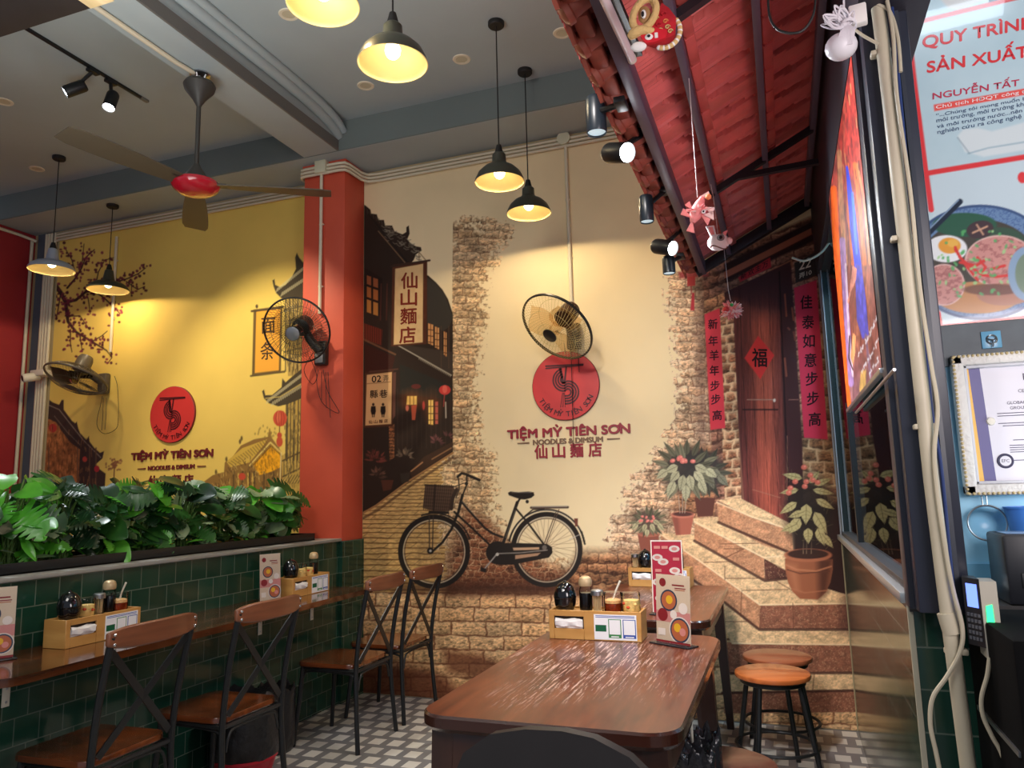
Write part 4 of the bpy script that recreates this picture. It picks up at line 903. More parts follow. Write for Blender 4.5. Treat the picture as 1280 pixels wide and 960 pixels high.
for az in (-100, 33, 133):
    a = math.radians(az); b = MB(); n = 10; top = []; bot = []
    for k in range(n+1):
        u = k/n; r = .11+.61*u; w_ = .045+.03*math.sin(u*PI*.62); tw = .22-.1*u
        if u > .93: w_ *= .82
        for s_ in (-1, 1): top.append((r, s_*w_, -.655+s_*w_*tw+.003)); bot.append((r, s_*w_, -.655+s_*w_*tw-.003))
    M = Matrix.Rotation(a, 4, 'Z'); V = top+bot; o_ = len(top); fs = []
    for k in range(n):
        i = 2*k; fs += [(i, i+2, i+3, i+1), (o_+i, o_+i+1, o_+i+3, o_+i+2), (i, o_+i, o_+i+2, i+2), (i+1, i+3, o_+i+3, o_+i+1)]
    fs += [(0, 1, o_+1, o_), (2*n, o_+2*n, o_+2*n+1, 2*n+1)]
    b.add(V, fs, BLD, True, M); b.bar((.05, 0, -.65), (.16, 0, -.652), .05, .008, DKG, M=M); b.build('blade', t)

conduit('conduit_pipe', [(-2.965, -1.5, SZ-.014), (-2.93, 2.9, SZ-.014), (-2.915, 3.02, SZ-.016)], .013, 'pale conduit along the beam leading to the ceiling fan')

# conduits along the top of the wall
PIPE = mat('cream_conduit_pipe', S(216, 206, 180), .42)
for k, dz in enumerate((-.026, 0, .026)):
    z = 3.598+dz; o = .0
    pts = [(-5.84, 4.53, z), (-3.16, 4.53, z), (-3.125, 4.50, z), (-3.118, 4.30, z), (-3.10, 4.27, z), (-3.06, 4.264, z), (-2.79, 4.264, z), (-2.745, 4.275, z), (-2.733, 4.31, z), (-2.728, 4.46, z), (-2.70, 4.515, z), (-2.62, 4.53, z), (.25, 4.53, z)]
    mb = MB().tube(pts, .0105, PIPE, 10)
    o = mb.build('conduit_pipe'); tag(o, 'cream conduit pipe along the wall top bending round the red pillar, '+('lowest', 'middle', 'topmost')[k]+' of three', 'pipe', 'three conduit pipes')
JB = mat('cream_junction_box', S(206, 204, 176), .5)
pb = at_y(401, 208, 4.25); o = MB().box((pb[0]-.045, 4.235, pb[2]-.05), (pb[0]+.045, 4.29, pb[2]+.055), JB, .006).build('junction_box'); tag(o, 'cream junction box on the conduit pipes at the pillar top', 'junction box', 'junction boxes')
pj = at_y(705, 172, 4.53); o = MB().lathe([(0, 0), (.04, 0), (.045, .006), (.045, .04), (0, .04)], JB, 20, look((pj[0], 4.549, pj[2]-.01), (0, -1, 0))).build('junction_box'); tag(o, 'round cream junction box above the conduit to the middle wall fan', 'junction box', 'junction boxes')
a = at_y(402, 218, 4.272); b = at_y(404, 392, 4.272); conduit('conduit_pipe', [(a[0], 4.272, a[2]), (a[0], 4.272, b[2])], .012, 'cream conduit running down the red pillar to its fan', clips=[(a[0], 4.276, 3.2), (a[0], 4.276, 2.75)])
a = at_y(707, 180, 4.532); b = at_y(711.5, 378, 4.532); conduit('conduit_pipe', [(a[0], 4.532, a[2]), (a[0], 4.532, b[2])], .012, 'cream conduit running down the mural to the middle wall fan', clips=[(a[0], 4.535, 3.2), (a[0], 4.535, 2.8)])
a = at_y(146, 296, 4.532); conduit('conduit_pipe', [(a[0], 4.532, a[2]), (a[0], 4.532, 2.52)], .0125, 'cream conduit running down through the painted blossom branches', clips=[(a[0], 4.535, 3.3), (a[0], 4.535, 2.8)])
for k, x in enumerate((-5.835, -5.868, -5.901, -5.93)):
    conduit('conduit_pipe', [(x, 4.527, 3.64), (x, 4.527, 1.0)], .0145, 'upright cream pipe in the bundle left of the yellow mural, '+('nearest the mural', 'second from the mural', 'third from the mural', 'farthest from the mural')[k], group='upright pipes in the corner')
conduit('conduit_pipe', [(-6.075, 4.50, 3.60), (-6.075, 4.50, 1.0)], .014, 'single upright pipe in the corner at the dark red wall')
conduit('conduit_pipe', [(-6.085, 1.5, 3.615), (-6.085, 4.38, 3.615), (-6.06, 4.47, 3.60), (-6.02, 4.50, 3.58)], .013, 'pale pipe along the top of the dark red wall')
o = MB().box((-6.0, 4.545, 1.0), (-5.955, 4.55, 3.66), mat('blue_grey_wall_strip', S(96, 108, 122), .5)).box((-6.06, 4.542, 1.0), (-5.95, 4.548, 3.66), mat('slate_wall_strip', S(84, 94, 106), .5)).build('trim_3'); o['kind'] = 'structure'
# small camera in the corner
c = at_y(46, 467, 4.44); t = thing('security_camera', 'small white security camera on the corner pipes left of the yellow mural', 'security camera', c)
MB().box((-.06, -.02, -.02), (.10, .108, .03), WHITEP, .008).build('bracket', t); MB().lathe([(0, -.06), (.032, -.06), (.036, -.05), (.036, .06), (.03, .07), (0, .07)], WHITEP, 24, look((-.03, -.02, -.03), (-.35, -.9, -.25))).build('body', t)
MB().lathe([(0, .071), (.024, .071), (.024, .068)], BLACK, 20, look((-.03, -.02, -.03), (-.35, -.9, -.25))).build('lens', t)

# dark hanging board at the upper left
q = at_z(113, 11, 3.35); t = thing('hanging_board', 'dark board with a light wooden end under the ceiling at upper left', 'board', (q[0], q[1], 3.35))
e = at_z(155, 0, 3.35)
MB().box((-2.6, -.6, 0), (0, 0, .05), mat('dark_stained_board', S(34, 31, 33), .5, var=(6, .2)), .004).build('panel', t)
MB().box((0, -.6, 0), (.13, .002, .052), wood('light_pine_end', S(214, 190, 140), S(232, 212, 168), 1), .003).build('wooden_end', t)
for x in (-2.0, -.3): MB().tube([(x, -.3, .05), (x, -.3, CZ-3.35)], .006, BLACK, 6).build('hanger', t)

# ================================================================ wall fans
def wall_fan(mount, center, d, R, label, dark, blade, ring, cap, cords, conn, motor_r=.06, wire=None, nw=64):
    mount = vec(mount); c = vec(center)-mount; d = vec(d).normalized()
    t = thing('wall_fan', label, 'wall fan', mount, 0, 'oscillating wall fans'); M = look(tuple(c), d)
    wire = wire or dark
    def guard(depth, n, name, zr):
        g = MB()
        for k in range(n):
            a = 2*PI*k/n; pts = []
            for i in range(7):
                u = i/6; r = .045+(R-.045)*u; z = zr+depth*math.cos(u*PI/2)**.8 if i < 6 else zr
                pts.append((r*math.cos(a+.25*u), r*math.sin(a+.25*u), z))
            g.tube(pts, .0011, wire, 4, M=M, caps=False)
        for rr in (.35, .68): 
            u = (rr*R-.045)/(R-.045); z = zr+depth*math.cos(max(0, u)*PI/2)**.8
            g.tube([(rr*R*math.cos(2*PI*k/40), rr*R*math.sin(2*PI*k/40), z) for k in range(40)], .0013, wire, 4, True, M=M)
        g.lathe([(0, zr+depth+.004), (.04, zr+depth+.003), (.048, zr+depth-.002), (0, zr+depth-.003)], cap if depth > 0 else dark, 24, M); g.build(name, t)
    guard(.075, nw, 'front_guard', .012); guard(-.075, nw, 'rear_guard', -.012)
    MB().tube([(R*math.cos(2*PI*k/64), R*math.sin(2*PI*k/64), 0) for k in range(64)], .0065, ring, 8, True, M=M, flat=1.5).build('guard_ring', t)
    hubm = MB().lathe([(0, .045), (.022, .043), (.036, .03), (.038, -.02), (0, -.022)], blade, 24, M); hubm.build('hub', t)
    for k in range(3):
        b = MB(); a = 2*PI*k/3+.4; V = []; n = 8
        for i in range(n+1):
            u = i/n; r = .03+(R*.86-.03)*u; w_ = .035+.065*math.sin(min(1, u*1.15)*PI*.72)
            for s_ in (-1, 1): V.append((r*math.cos(a+s_*w_/max(r, .07)), r*math.sin(a+s_*w_/max(r, .07)), .004+s_*.022))
        V2 = [(x, y, z+.002) for x, y, z in V]; m_ = len(V); fs = []
        for i in range(n):
            q = 2*i; fs += [(q, q+1, q+3, q+2), (m_+q, m_+q+2, m_+q+3, m_+q+1), (q, q+2, m_+q+2, m_+q), (q+1, m_+q+1, m_+q+3, q+3)]
        b.add(V+V2, fs, blade, True, M); b.build('blade', t)
    MB().lathe([(0, -.06), (motor_r*.7, -.062), (motor_r, -.075), (motor_r, -.17), (motor_r*.8, -.2), (0, -.205)], dark, 28, M).build('motor_housing', t)
    back = c-d*.13
    wl = Vector((0, -.05, -.0))
    MB().tube([tuple(back), tuple(back*.55+wl*.6+Vector((0, 0, -.02))), tuple(wl)], [.028, .03, .034], dark, 12).build('arm', t)
    bk_ = MB().box((-.045, -.055, -.10), (.045, 0, .07), dark, .014); bk_.box((-.03, -.062, -.085), (.03, -.05, -.01), cap, .006); bk_.build('wall_bracket', t)
    for j, pts in enumerate(cords):
        P = [tuple(vec(at_y(x, y, mount.y-.035))-mount) for x, y in pts]; MB().tube(spline(P, 5), .0022, CORD, 5).build('pull_cord' if j else 'power_cord', t)
    return t
def view_dir(c, ang, ix, iy):
    """direction turned by ang degrees from the line of sight toward image direction (ix right, iy down)"""
    c = vec(c); to = (vec(EYE)-c).normalized(); rt = vec(CAM[0]); dn = vec(CAM[1]); s = (rt*ix+dn*iy); s = (s-to*s.dot(to)).normalized()
    a = math.radians(ang); return to*math.cos(a)+s*math.sin(a)
GREYF = mat('grey_brown_fan_plastic', S(86, 78, 68), .4); DARKF = mat('black_fan_plastic', S(34, 32, 31), .38); REDF = mat('red_fan_plastic', S(178, 66, 48), .35)
SMOKE = glass('smoked_fan_blade', (.55, .5, .42), .1, .2); AMBER = glass('amber_fan_blade', (.93, .84, .72), .15, .06); CLRB = glass('clear_fan_blade', (.86, .86, .84), .15, .06)
SILV = mat('silver_fan_badge', S(160, 164, 168), .3, .6); BROWNF = mat('brown_fan_motor', S(60, 36, 28), .35); YELW = mat('gold_wire', S(190, 170, 110), .4)
c1 = at_y(95, 473, 4.28); wall_fan((at_y(134, 478, YB)[0], YB-.004, at_y(134, 478, YB)[2]), c1, view_dir(c1, 70, -.45, .89), .232, 'grey wall fan tilted far down left of the yellow logo', GREYF, SMOKE, GREYF, GREYF, [[(143, 470), (147, 485), (148, 520), (145, 536), (130, 542), (121, 530), (126, 505), (128, 495)], [(129, 497), (128.5, 520), (127, 538)], [(133, 497), (132.5, 520), (131, 537)]], None)
c2 = at_y(371, 413, 4.06); wall_fan((at_y(405, 440, 4.29)[0], 4.288, at_y(405, 440, 4.29)[2]), c2, view_dir(c2, 25, -.7, .55), .222, 'black wall fan on the red pillar facing the room', DARKF, CLRB, DARKF, SILV, [[(404, 462), (410, 490), (424, 515), (413, 512), (401, 500), (396, 478), (398, 462)], [(402, 465), (402, 500)], [(407, 465), (408, 510)], [(410, 465), (413, 522)], [(392, 440), (380, 462), (390, 480), (396, 470), (388, 448)]], None)
c3 = at_y(696, 409, 4.2); wall_fan((at_y(719, 419, YB)[0], YB-.004, at_y(719, 419, YB)[2]), c3, view_dir(c3, 50, -.64, .77), .235, 'wall fan with red hub above the round logo on the lane mural', BROWNF, AMBER, DARKF, DARKF, [[(712, 428), (714, 445), (716, 520), (717, 560)], [(705, 428), (707, 442)], [(722, 428), (724, 465)]], None, wire=YELW)

# ================================================================ raised shop signs on the two murals
LOGR = mat('red_acrylic', S(206, 58, 56), .35); LOGE = mat('dark_red_edge', S(112, 30, 34), .4); LOGD = mat('maroon_acrylic', S(78, 26, 30), .4); MAR = mat('maroon_letters', S(150, 36, 50), .4); BRN = mat('brown_letters', S(128, 96, 72), .45); MAR2 = mat('dark_maroon_letters', S(112, 40, 44), .4)
def logo(cx, cz, R, label):
    t = thing('round_sign', label, 'sign', (cx, YM-.001, cz), 0, 'round noodle shop signs')
    M = frame((0, 0, 0), (1, 0, 0), (0, 0, 1), (0, -1, 0))
    MB().lathe([(0, .0), (R, 0), (R, .014), (R*.985, .016)], LOGE, 64, M).lathe([(0, .0155), (R*.985, .016)], LOGR, 64, M).build('disc', t)
    e = MB(); k = R; z = .0155; h = .003
    def st(pts, w_): 
        for i in range(len(pts)-1):
            a, b = Vector((*pts[i], 0)), Vector((*pts[i+1], 0)); dd = (b-a).normalized(); n_ = Vector((-dd.y, dd.x, 0))*w_/2
            P = [a+n_, a-n_, b-n_, b+n_]; e.prism([(p.x*k, p.y*k) for p in P], z, z+h, LOGD, M)
    def arc(cx_, cy_, r, a0, a1, w_, n=18):
        out = []
        for i in range(n+1):
            a = math.radians(a0+(a1-a0)*i/n); out.append((cx_+r*math.cos(a), cy_+r*math.sin(a)))
        V = [];
        for i, (x, y) in enumerate(out):
            ux, uy = (x-cx_)/r, (y-cy_)/r; V += [(x+ux*w_/2, y+uy*w_/2), (x-ux*w_/2, y-uy*w_/2)]
        for i in range(n): 
            P = [V[2*i], V[2*i+1], V[2*i+3], V[2*i+2]]; e.prism([(p[0]*k, p[1]*k) for p in P], z, z+h, LOGD, M)
    st([(-.58, .61), (.56, .57)], .045); st([(-.58, .54), (.56, .545)], .035)
    st([(-.14, .52), (-.055, .06)], .07); st([(.05, .55), (-.02, .06)], .05)
    for j in range(4):
        r = .10+j*.075; w_ = .045
        arc(-.03, .17, r, 100, 270, w_); arc(.06, -.20, r, -90, 90, w_)
        st([(-.03, .17-r), (.06, -.20+r)] if abs((.17-r)-(-.2+r)) < .02 else [(-.03, .17-r), (.0, .17-r)], w_)
    for j in range(4):
        r = .10+j*.075; st([(.06, -.20-r), (-.03, -.20-r)], .045)
        st([(-.03, .17-.10-j*.075), (.06, -.20+.10+(3-j)*.075)], .045)
    for dx in (-.14, -.07, .0): st([(-.03+dx*.4, -.2), (dx-.02, -.62)], .016)
    e.build('noodle_emblem', t)
    r = MB(); tx = 'TIỆM MỲ TIÊN SƠN'; n = len(tx)
    for i, ch in enumerate(tx):
        if ch == ' ': continue
        a = math.radians(205+ (335-205)*(i+.5)/n); Mr = M @ Matrix.Translation((.83*R*math.cos(a), .83*R*math.sin(a), z+h)) @ Matrix.Rotation(a+PI/2, 4, 'Z')
        add_text(r, ch, Mr, .15*R, LOGD, None, 0)
        add_text(r, ch, Mr @ Matrix.Translation((.002, .001, .0003)), .15*R, LOGD, None, 0)
    r.build('ring_lettering', t); return t
logo(-1.268, 1.966, .222, 'round red noodle sign below the fan on the lane mural')
logo(-4.452, 1.967, .222, 'round red noodle sign on the yellow mural')
def lettering(cx, z1, z2, z3, label, m1, m2, m3):
    t = thing('shop_lettering', label, 'lettering', (cx, YM-.001, z2), 0, 'raised shop letterings'); M = lambda z: frame((0, 0, z-z2), (1, 0, 0), (0, 0, 1), (0, -1, 0))
    for ch, g, f in letters('TIỆM MỲ TIÊN SƠN', .054, .80):
        b = MB()
        for i, (dx, dz) in enumerate(((0, 0), (.003, 0), (-.003, 0), (0, .003), (0, -.003), (.002, .002), (-.002, .002), (.002, -.002), (-.002, -.002))): solid(b, g, f, M(z1+dz) @ Matrix.Translation((dx, 0, 0)), m1, .008+i*.0003)
        b.build('letter', t)
    b = MB(); add_text(b, 'NOODLES & DIMSUM', M(z2), .032, m2, .455, 0, .006)
    for i, (dx, dz) in enumerate(((.002, 0), (-.002, 0), (0, .0018))): add_text(b, 'NOODLES & DIMSUM', M(z2+dz) @ Matrix.Translation((dx, 0, .0003*(i+1))), .032, m2, .455, 0, .006)
    for sx in (-1, 1): b.prism([(sx*.255, -.004), (sx*.335, -.002), (sx*.335, .004), (sx*.255, .006)][::(1 if sx > 0 else -1)], 0, .006, m2, M(z2))
    b.build('subtitle', t)
    b = MB()
    for i, ch in enumerate('仙山麵店'):
        for j, (dx, dz) in enumerate(((0, 0), (.0022, 0), (-.0022, 0), (0, .0022), (0, -.0022))):
            Mc = frame((-.178+i*.118+dx, 0, z3-z2+dz), (1, 0, 0), (0, 0, 1), (0, -1, 0)); add_text(b, ch, Mc, .066, m3, .082, 0, .006+j*.0003)
    b.build('chinese_name', t); return t
zz = lambda y, x=712: at_y(x, y, YM)[2]
lettering(-1.27, zz(540), zz(551.4), zz(564.6), 'raised maroon shop lettering under the round sign on the lane mural', MAR, BRN, MAR)
z4 = lambda y, x=215: at_y(x, y, YM)[2]
lettering(-4.452, z4(569), z4(584.5), z4(602), 'raised dark maroon shop lettering on the yellow mural above the plants', MAR2, MAR2, MAR2)
# ================================================================ red tiled awning over the partition
RZ = lambda x: 2.60+(x+.37)*.51
AW0, AW1 = .9, 4.47
ROOF = mat('red_plastic_roof_tile', S(218, 108, 102), .5, var=(9, .12), bump=(60, .06)); ROOF2 = mat('red_plastic_tile_lip', S(206, 92, 86), .45, var=(14, .1)); RUST = mat('terracotta_tile_end', S(150, 74, 58), .55, var=(20, .2))
aw = thing('awning', 'red tiled lean-to awning on plum painted steel purlins above the doorway mural and window', 'awning', (XR, AW1, RZ(XR)))
def abox(name, mb): o = mb.build(name, aw, Matrix.Translation((-XR, -AW1, -RZ(XR)))); return o
# sheet of pressed tiles seen from below
sx, sy = .0085, .011
xs = np.arange(-.49, XR-.022, sx); ys = np.arange(AW0, AW1, sy)
Xg, Yg = np.meshgrid(xs, ys); per = .168; fy_ = (Yg/per) % 1
rib = .0035*np.sin(2*PI*Yg/.021)
bays = [(-.5, -.37), (-.335, -.225), (-.195, .012), (.042, .25)]
wed = np.zeros_like(Xg)
for a, b in bays:
    u = np.clip((Xg-a-.03)/(b-a-.06+1e-6), 0, 1); inside = (Xg > a+.02) & (Xg < b-.01)
    wdt = .13*np.sin(PI*np.clip((Xg-a-.02)/(b-a-.03), 0, 1))**.8
    dist = np.abs(fy_-.35-(u-.5)*.25); wed = np.maximum(wed, np.where(inside, np.clip(1-dist/np.maximum(wdt, 1e-3), 0, 1), 0))
step = np.where(fy_ < .07, .008, 0)
H = RZ(Xg)+.05+rib*(wed < .05)+.1*np.minimum(1, wed*2.4)+step
nz_, nx_ = Xg.shape; V = np.stack([Xg, Yg, H], -1).reshape(-1, 3); idx = np.arange(nz_*nx_).reshape(nz_, nx_)
Q = np.stack([idx[:-1, :-1], idx[1:, :-1], idx[1:, 1:], idx[:-1, 1:]], -1).reshape(-1, 4)
mb = MB(); mb.add([tuple(v) for v in V], [tuple(int(i) for i in q) for q in Q], ROOF, True)
V2 = np.stack([Xg[::len(ys)-1, ::len(xs)-1].ravel(), Yg[::len(ys)-1, ::len(xs)-1].ravel(), (RZ(Xg)+.12)[::len(ys)-1, ::len(xs)-1].ravel()], -1); mb.add([tuple(v) for v in V2], [(0, 1, 3, 2)], ROOF)
abox('tile_sheet', mb)
# tile lips beside the purlins, tile ends at the eave
n = int((AW1-AW0)/per)
for x in (-.185, .052):
    lp = MB()
    for k in range(n):
        y = AW0+k*per
        lp.bar((x, y+.008, RZ(x)+.028), (x, y+per-.008, RZ(x)+.028), .038, .022, ROOF2, (-.45, 0, 1), bev=.006); lp.bar((x+.004, y+per-.03, RZ(x)+.03), (x+.004, y+per+.03, RZ(x)+.03), .03, .012, ROOF2, (-.45, 0, 1))
    abox('tile_lip', lp)
te = MB(); rt = random.Random(3)
for k in range(n):
    y = AW0+.05+k*per
    dx = Vector((-.85, 0, -.45)).normalized(); M = look((-.40, y, RZ(-.40)+.035), dx)
    te.lathe([(.034, -.01), (.036, .06), (.044, .065), (.044, .082), (.03, .09), (.012, .094), (.01, .088), (0, .088)], RUST, 16, M)
    te.prism([(-.05, 0), (.05, 0), (.046, -.028), (.022, -.05), (0, -.062), (-.022, -.05), (-.046, -.028)], .0, .012, RUST, frame((-.47, y+per/2, RZ(-.47)+.045), (0, 1, 0), (-.2, 0, .98), (-.98, 0, -.2)))
    te.box((-.46, y+.03, RZ(-.46)+.02), (-.41, y+per-.03, RZ(-.41)+.035), RUST, .01)
abox('tile_end', te)
for x, w_, h in ((-.37, .038, .07), (-.212, .026, .05), (.022, .026, .05), (.234, .026, .05)):
    m_ = MB().box((x-w_/2, AW0, RZ(x)-h/2), (x+w_/2, AW1, RZ(x)+h/2), PLUM, .003); 
    abox('purlin', m_)
abox('end_rafter', MB().bar((-.41, AW1-.02, RZ(-.41)-.0), (.25, AW1-.02, RZ(.25)), .05, .06, mat('dark_steel_rafter', S(40, 35, 40), .45), bev=.003))
DST = mat('dark_strut_steel', S(34, 31, 37), .45)
for y in (3.45, 2.07):
    abox('strut', MB().bar((-.23, y, 2.66), (.24, y, 2.9), .028, .028, DST)); abox('strut', MB().bar((-.10, y, 2.722), (.245, y, 2.735), .026, .024, DST))

# things on the front purlin
px_ = lambda x, y, X: at_x(x, y, X)
PN = mat('cream_sided_black_can', S(30, 38, 46), .3)
def can(x, ytop, ybot, X, r, base_px, label, lens=SPOTD, energy=0, ang=78):
    a = at_x(x, ytop, X); b = at_x(x, ybot, X); base = at_x(*base_px, -.395)
    return spot('awning_spotlight', (-.40, base[1], base[2]), ((a[0]+b[0])/2, (a[1]+b[1])/2, (a[2]+b[2])/2), (0, 0, -1), label, r, abs(a[2]-b[2]), lens, PN, 'spotlights along the awning edge', energy, (1.0, .95, .95), None, ang)
can(745, 124, 165, -.5, .034, (778, 126), 'black can spotlight pointing down nearest the camera on the awning edge', energy=26)
can(808, 247, 276, -.47, .03, (832, 236), 'dark can spotlight hanging between the two bright ones on the awning edge', energy=60, ang=125)
can(836, 322, 341, -.44, .03, (852, 318), 'small can spotlight below the lower bright one at the awning edge', energy=26, ang=120)
B = at_x(772, 191, -.47); bb = at_x(806, 164, -.395)
spot('awning_spotlight', (-.40, bb[1], bb[2]), (B[0], B[1], B[2]), (.62, -.5, -.32), 'upper of the two brightly lit white spotlights on the awning edge', .036, .115, SPOTF, None, 'spotlights along the awning edge', 30, (.84, .92, 1.0), None, 105)
B = at_x(830, 309, -.45); bb = at_x(856, 282, -.395)
spot('awning_spotlight', (-.40, bb[1], bb[2]), (B[0], B[1], B[2]), (.66, -.42, -.3), 'lower of the two brightly lit white spotlights on the awning edge', .036, .115, SPOTF, None, 'spotlights along the awning edge', 20, (.84, .92, 1.0), None, 105)
a = at_x(790, 74, -.335); b = at_x(752, -2, -.335); o0 = vec(a)
t = thing('batten_light', 'unlit white tube batten along the awning front purlin at the top', 'tube light', o0); d = vec(b)-o0; d = Vector((0, -1, 0))*d.length*1.25; d.z = (vec(b)-o0).z
MB().tube([(0, 0, 0), tuple(d)], .0125, mat('frosted_tube', S(232, 214, 218), .35), 14).build('tube', t); MB().tube([(0, .006, 0), (0, -.02, 0)], .0135, WHITEP, 14).build('end_cap', t)
MB().bar((.016, 0, .014), tuple(d+Vector((.016, 0, .014))), .03, .02, BLACK).build('holder', t)

# ---- hanging decorations
STR = mat('white_string', S(226, 210, 206), .6); LGOLD = mat('fluffy_gold_trim', S(216, 178, 118), .9, bump=(180, .5)); LRED = mat('red_lion_cloth', S(176, 26, 38), .6, var=(30, .25)); LWHT = mat('white_felt', S(232, 226, 222), .85); LBLK = mat('black_felt', S(30, 26, 28), .8); PINK = mat('pink_paper', S(236, 140, 138), .7, var=(60, .18)); PINKW = mat('pale_pink_paper', S(244, 206, 200), .7); GRNP = mat('green_felt', S(70, 92, 60), .8); ORNG = mat('orange_paper', S(226, 130, 80), .7)
def hang(name, label, cat, x, y, X, px_h):
    p = at_x(x, y, X); v = (CAM @ (p-EYE))[2]; k = v/F            # metres per picture pixel there
    nrm = (vec(EYE)-vec(p)); nrm.z = 0; nrm.normalize(); rt = Vector((-nrm.y, nrm.x, 0))
    return thing(name, label, cat, p), k, frame((0, 0, 0), rt, (0, 0, 1), nrm), p
def strands(mb, k, M, n, r0, r1, m1, m2, seed, squash=1.0):
    q = random.Random(seed)
    for i in range(n):
        a = q.uniform(0, 6.28); z = q.uniform(-.9, .9); d = Vector((math.cos(a)*math.sqrt(1-z*z), math.sin(a)*math.sqrt(1-z*z)*squash, z)); L = q.uniform(r0, r1)*k
        b_ = d*L; mid = d*L*.55+Vector((q.uniform(-1, 1), q.uniform(-1, 1), q.uniform(-1, 1)))*1.2*k
        mb.tube([tuple(d*2*k), tuple(mid), tuple(b_)], [1.3*k, 1.5*k, .3*k], m1 if q.random() < .6 else m2, 5, M=M)
t, k, M, p = hang('lion_head_ornament', 'red and gold lion head ornament hanging under the awning at the top', 'hanging ornament', 815, 42, -.22, 0)
e = MB(); c_, s_ = math.cos(1.15), math.sin(1.15)
ring = [((-8+(21*math.cos(a)*c_-13*math.sin(a)*s_))*k, (20+(21*math.cos(a)*s_+13*math.sin(a)*c_))*k, 12*k) for a in [2*PI*i/28 for i in range(28)]]
e.tube(ring, 4.6*k, LGOLD, 10, True, M); br = e.build('brow_ring', t)
MB().sphere((-8*k, 20*k, 10*k), 10*k, mat('tan_felt', S(160, 120, 76), .8), M, (.8, 1.2, .4)).sphere((-9*k, 18*k, 15*k), 6*k, LWHT, M, (.55, 1, .4)).sphere((-10*k, 17*k, 17*k), 3.4*k, LBLK, M, (.6, 1.1, .5)).build('eye', br)
MB().tube([((-28+i*4)*k, (-7+math.sin(i*.5)*2.0+i*.6)*k, (10+math.sin(i*.45)*5)*k) for i in range(9)], [4*k, 6*k, 6.4*k, 6*k, 5.6*k, 5.4*k, 5*k, 4.6*k, 4*k], LGOLD, 12, M=M).build('muzzle', t)
hd = MB().prism([(x*k, y*k) for x, y in ((-2, 0), (14, 34), (22, 26), (30, 12), (28, -10), (20, -14), (2, -16), (-12, -10))], -6*k, 8*k, LRED, M); hd = hd.build('head', t)
MB().prism([(x*k, y*k) for x, y in ((-14, -8), (4, -1), (18, -6), (16, -16), (2, -20), (-8, -19), (-12, -14))], 8*k, 13*k, mat('bright_red_felt', S(206, 22, 40), .7), M).sphere((-4*k, -12*k, 13*k), 4.6*k, LWHT, M, (1.1, .9, .35)).sphere((-4*k, -12*k, 15*k), 2*k, LBLK, M, (1, 1, .4)).box((3*k, -15*k, 12*k), (7*k, -8*k, 14*k), LWHT, .6*k, M).build('jaw', t)
MB().sphere((-17*k, -20*k, 8*k), 9*k, LWHT, M, (1.1, .72, .5)).build('beard_tuft', t)
q_ = MB()
for i in range(26):
    a = -1.9+i*.1; x = (14+20*math.cos(a))*k; y = (-2+22*math.sin(a))*k; q_.sphere((x, y, 4*k), 3.4*k, LGOLD if i % 3 else LWHT, M, (1, 1, .8), 8)
q_.build('fur_trim', hd)
q_ = MB()
for i, (x, y, c) in enumerate(((6, 14, GRNP), (8, 5, LRED), (10, -3, GRNP), (17, 8, ORNG), (19, 0, LRED), (15, 18, LRED), (22, -6, ORNG))): q_.tube([((x+3.2*math.cos(a)*(1-a/9))*k, (y+3.2*math.sin(a)*(1-a/9))*k, 9*k) for a in np.linspace(0, 7, 18)], .9*k, c if i % 2 else LGOLD, 6, M=M)
q_.build('scroll_ornament', hd)
MB().prism([(x*k, y*k) for x, y in ((2, 36), (-2, 44), (2, 56), (10, 54), (9, 40))], 0, 5*k, LGOLD, M).prism([(x*k, y*k) for x, y in ((3, 40), (2, 46), (5, 52), (8, 48), (7, 41))], 5*k, 6*k, LRED, M).build('ear', hd)
MB().tube([(0, 0, 56*k), (0, 0, RZ(-.22)-p[2])], .0012, STR, 5).build('string', t)
# string of paper ornaments
t, k, M, p = hang('paper_fish_ornament', 'pink paper fish ornament, topmost on the strings under the awning', 'hanging ornament', 873, 264, -.2, 0)
e = MB(); e.tube([((-8+14*u)*k, (-14+32*u)*k, 0) for u in (0, .25, .5, .75, 1)], [3*k, 7.5*k, 8*k, 6*k, 2.5*k], PINK, 12, M=M); fb = e.build('body', t)
e = MB()
for (x0_, y0_), (x1_, y1_), (x2_, y2_) in (((-8, -8), (-22, -2), (-18, 6)), ((-8, -10), (-16, -24), (-6, -28)), ((2, -4), (10, -20), (14, -12)), ((8, 4), (20, 2), (16, -8)), ((2, 18), (14, 24), (16, 14)), ((-6, 2), (-16, 10), (-10, 14)), ((6, -6), (18, -14), (18, -2))): e.prism([(x0_*k, y0_*k), (x1_*k, y1_*k), (x2_*k, y2_*k)], -1.0*k, 1.4*k, PINK if x1_ < 12 else PINKW, M)
strands(e, k, M, 40, 10, 19, PINK, PINKW, 6, .5); e.build('fin', t); MB().sphere((6*k, -4*k, 7*k), 2.6*k, LWHT, M, (1, 1, .5), 10).sphere((6*k, -4*k, 8.4*k), 1.3*k, LBLK, M, (1, 1, .5), 8).build('eye', fb); MB().sphere((13*k, 16*k, 3*k), 4*k, ORNG, M, (1, 1, .7), 10).build('bead', t)
MB().tube([(0, 0, 18*k), (-.004, 0, (p[2] and RZ(-.2)-p[2]))], .0014, STR, 5).build('string', t)
t, k, M, p = hang('paper_animal_face', 'white felt animal face ornament with one pink ear on a string below the paper fish', 'hanging ornament', 898, 301, -.2, 0)
fc = MB().sphere((0, -2*k, 0), 13*k, LWHT, M, (1.05, .85, .42)).build('face', t)
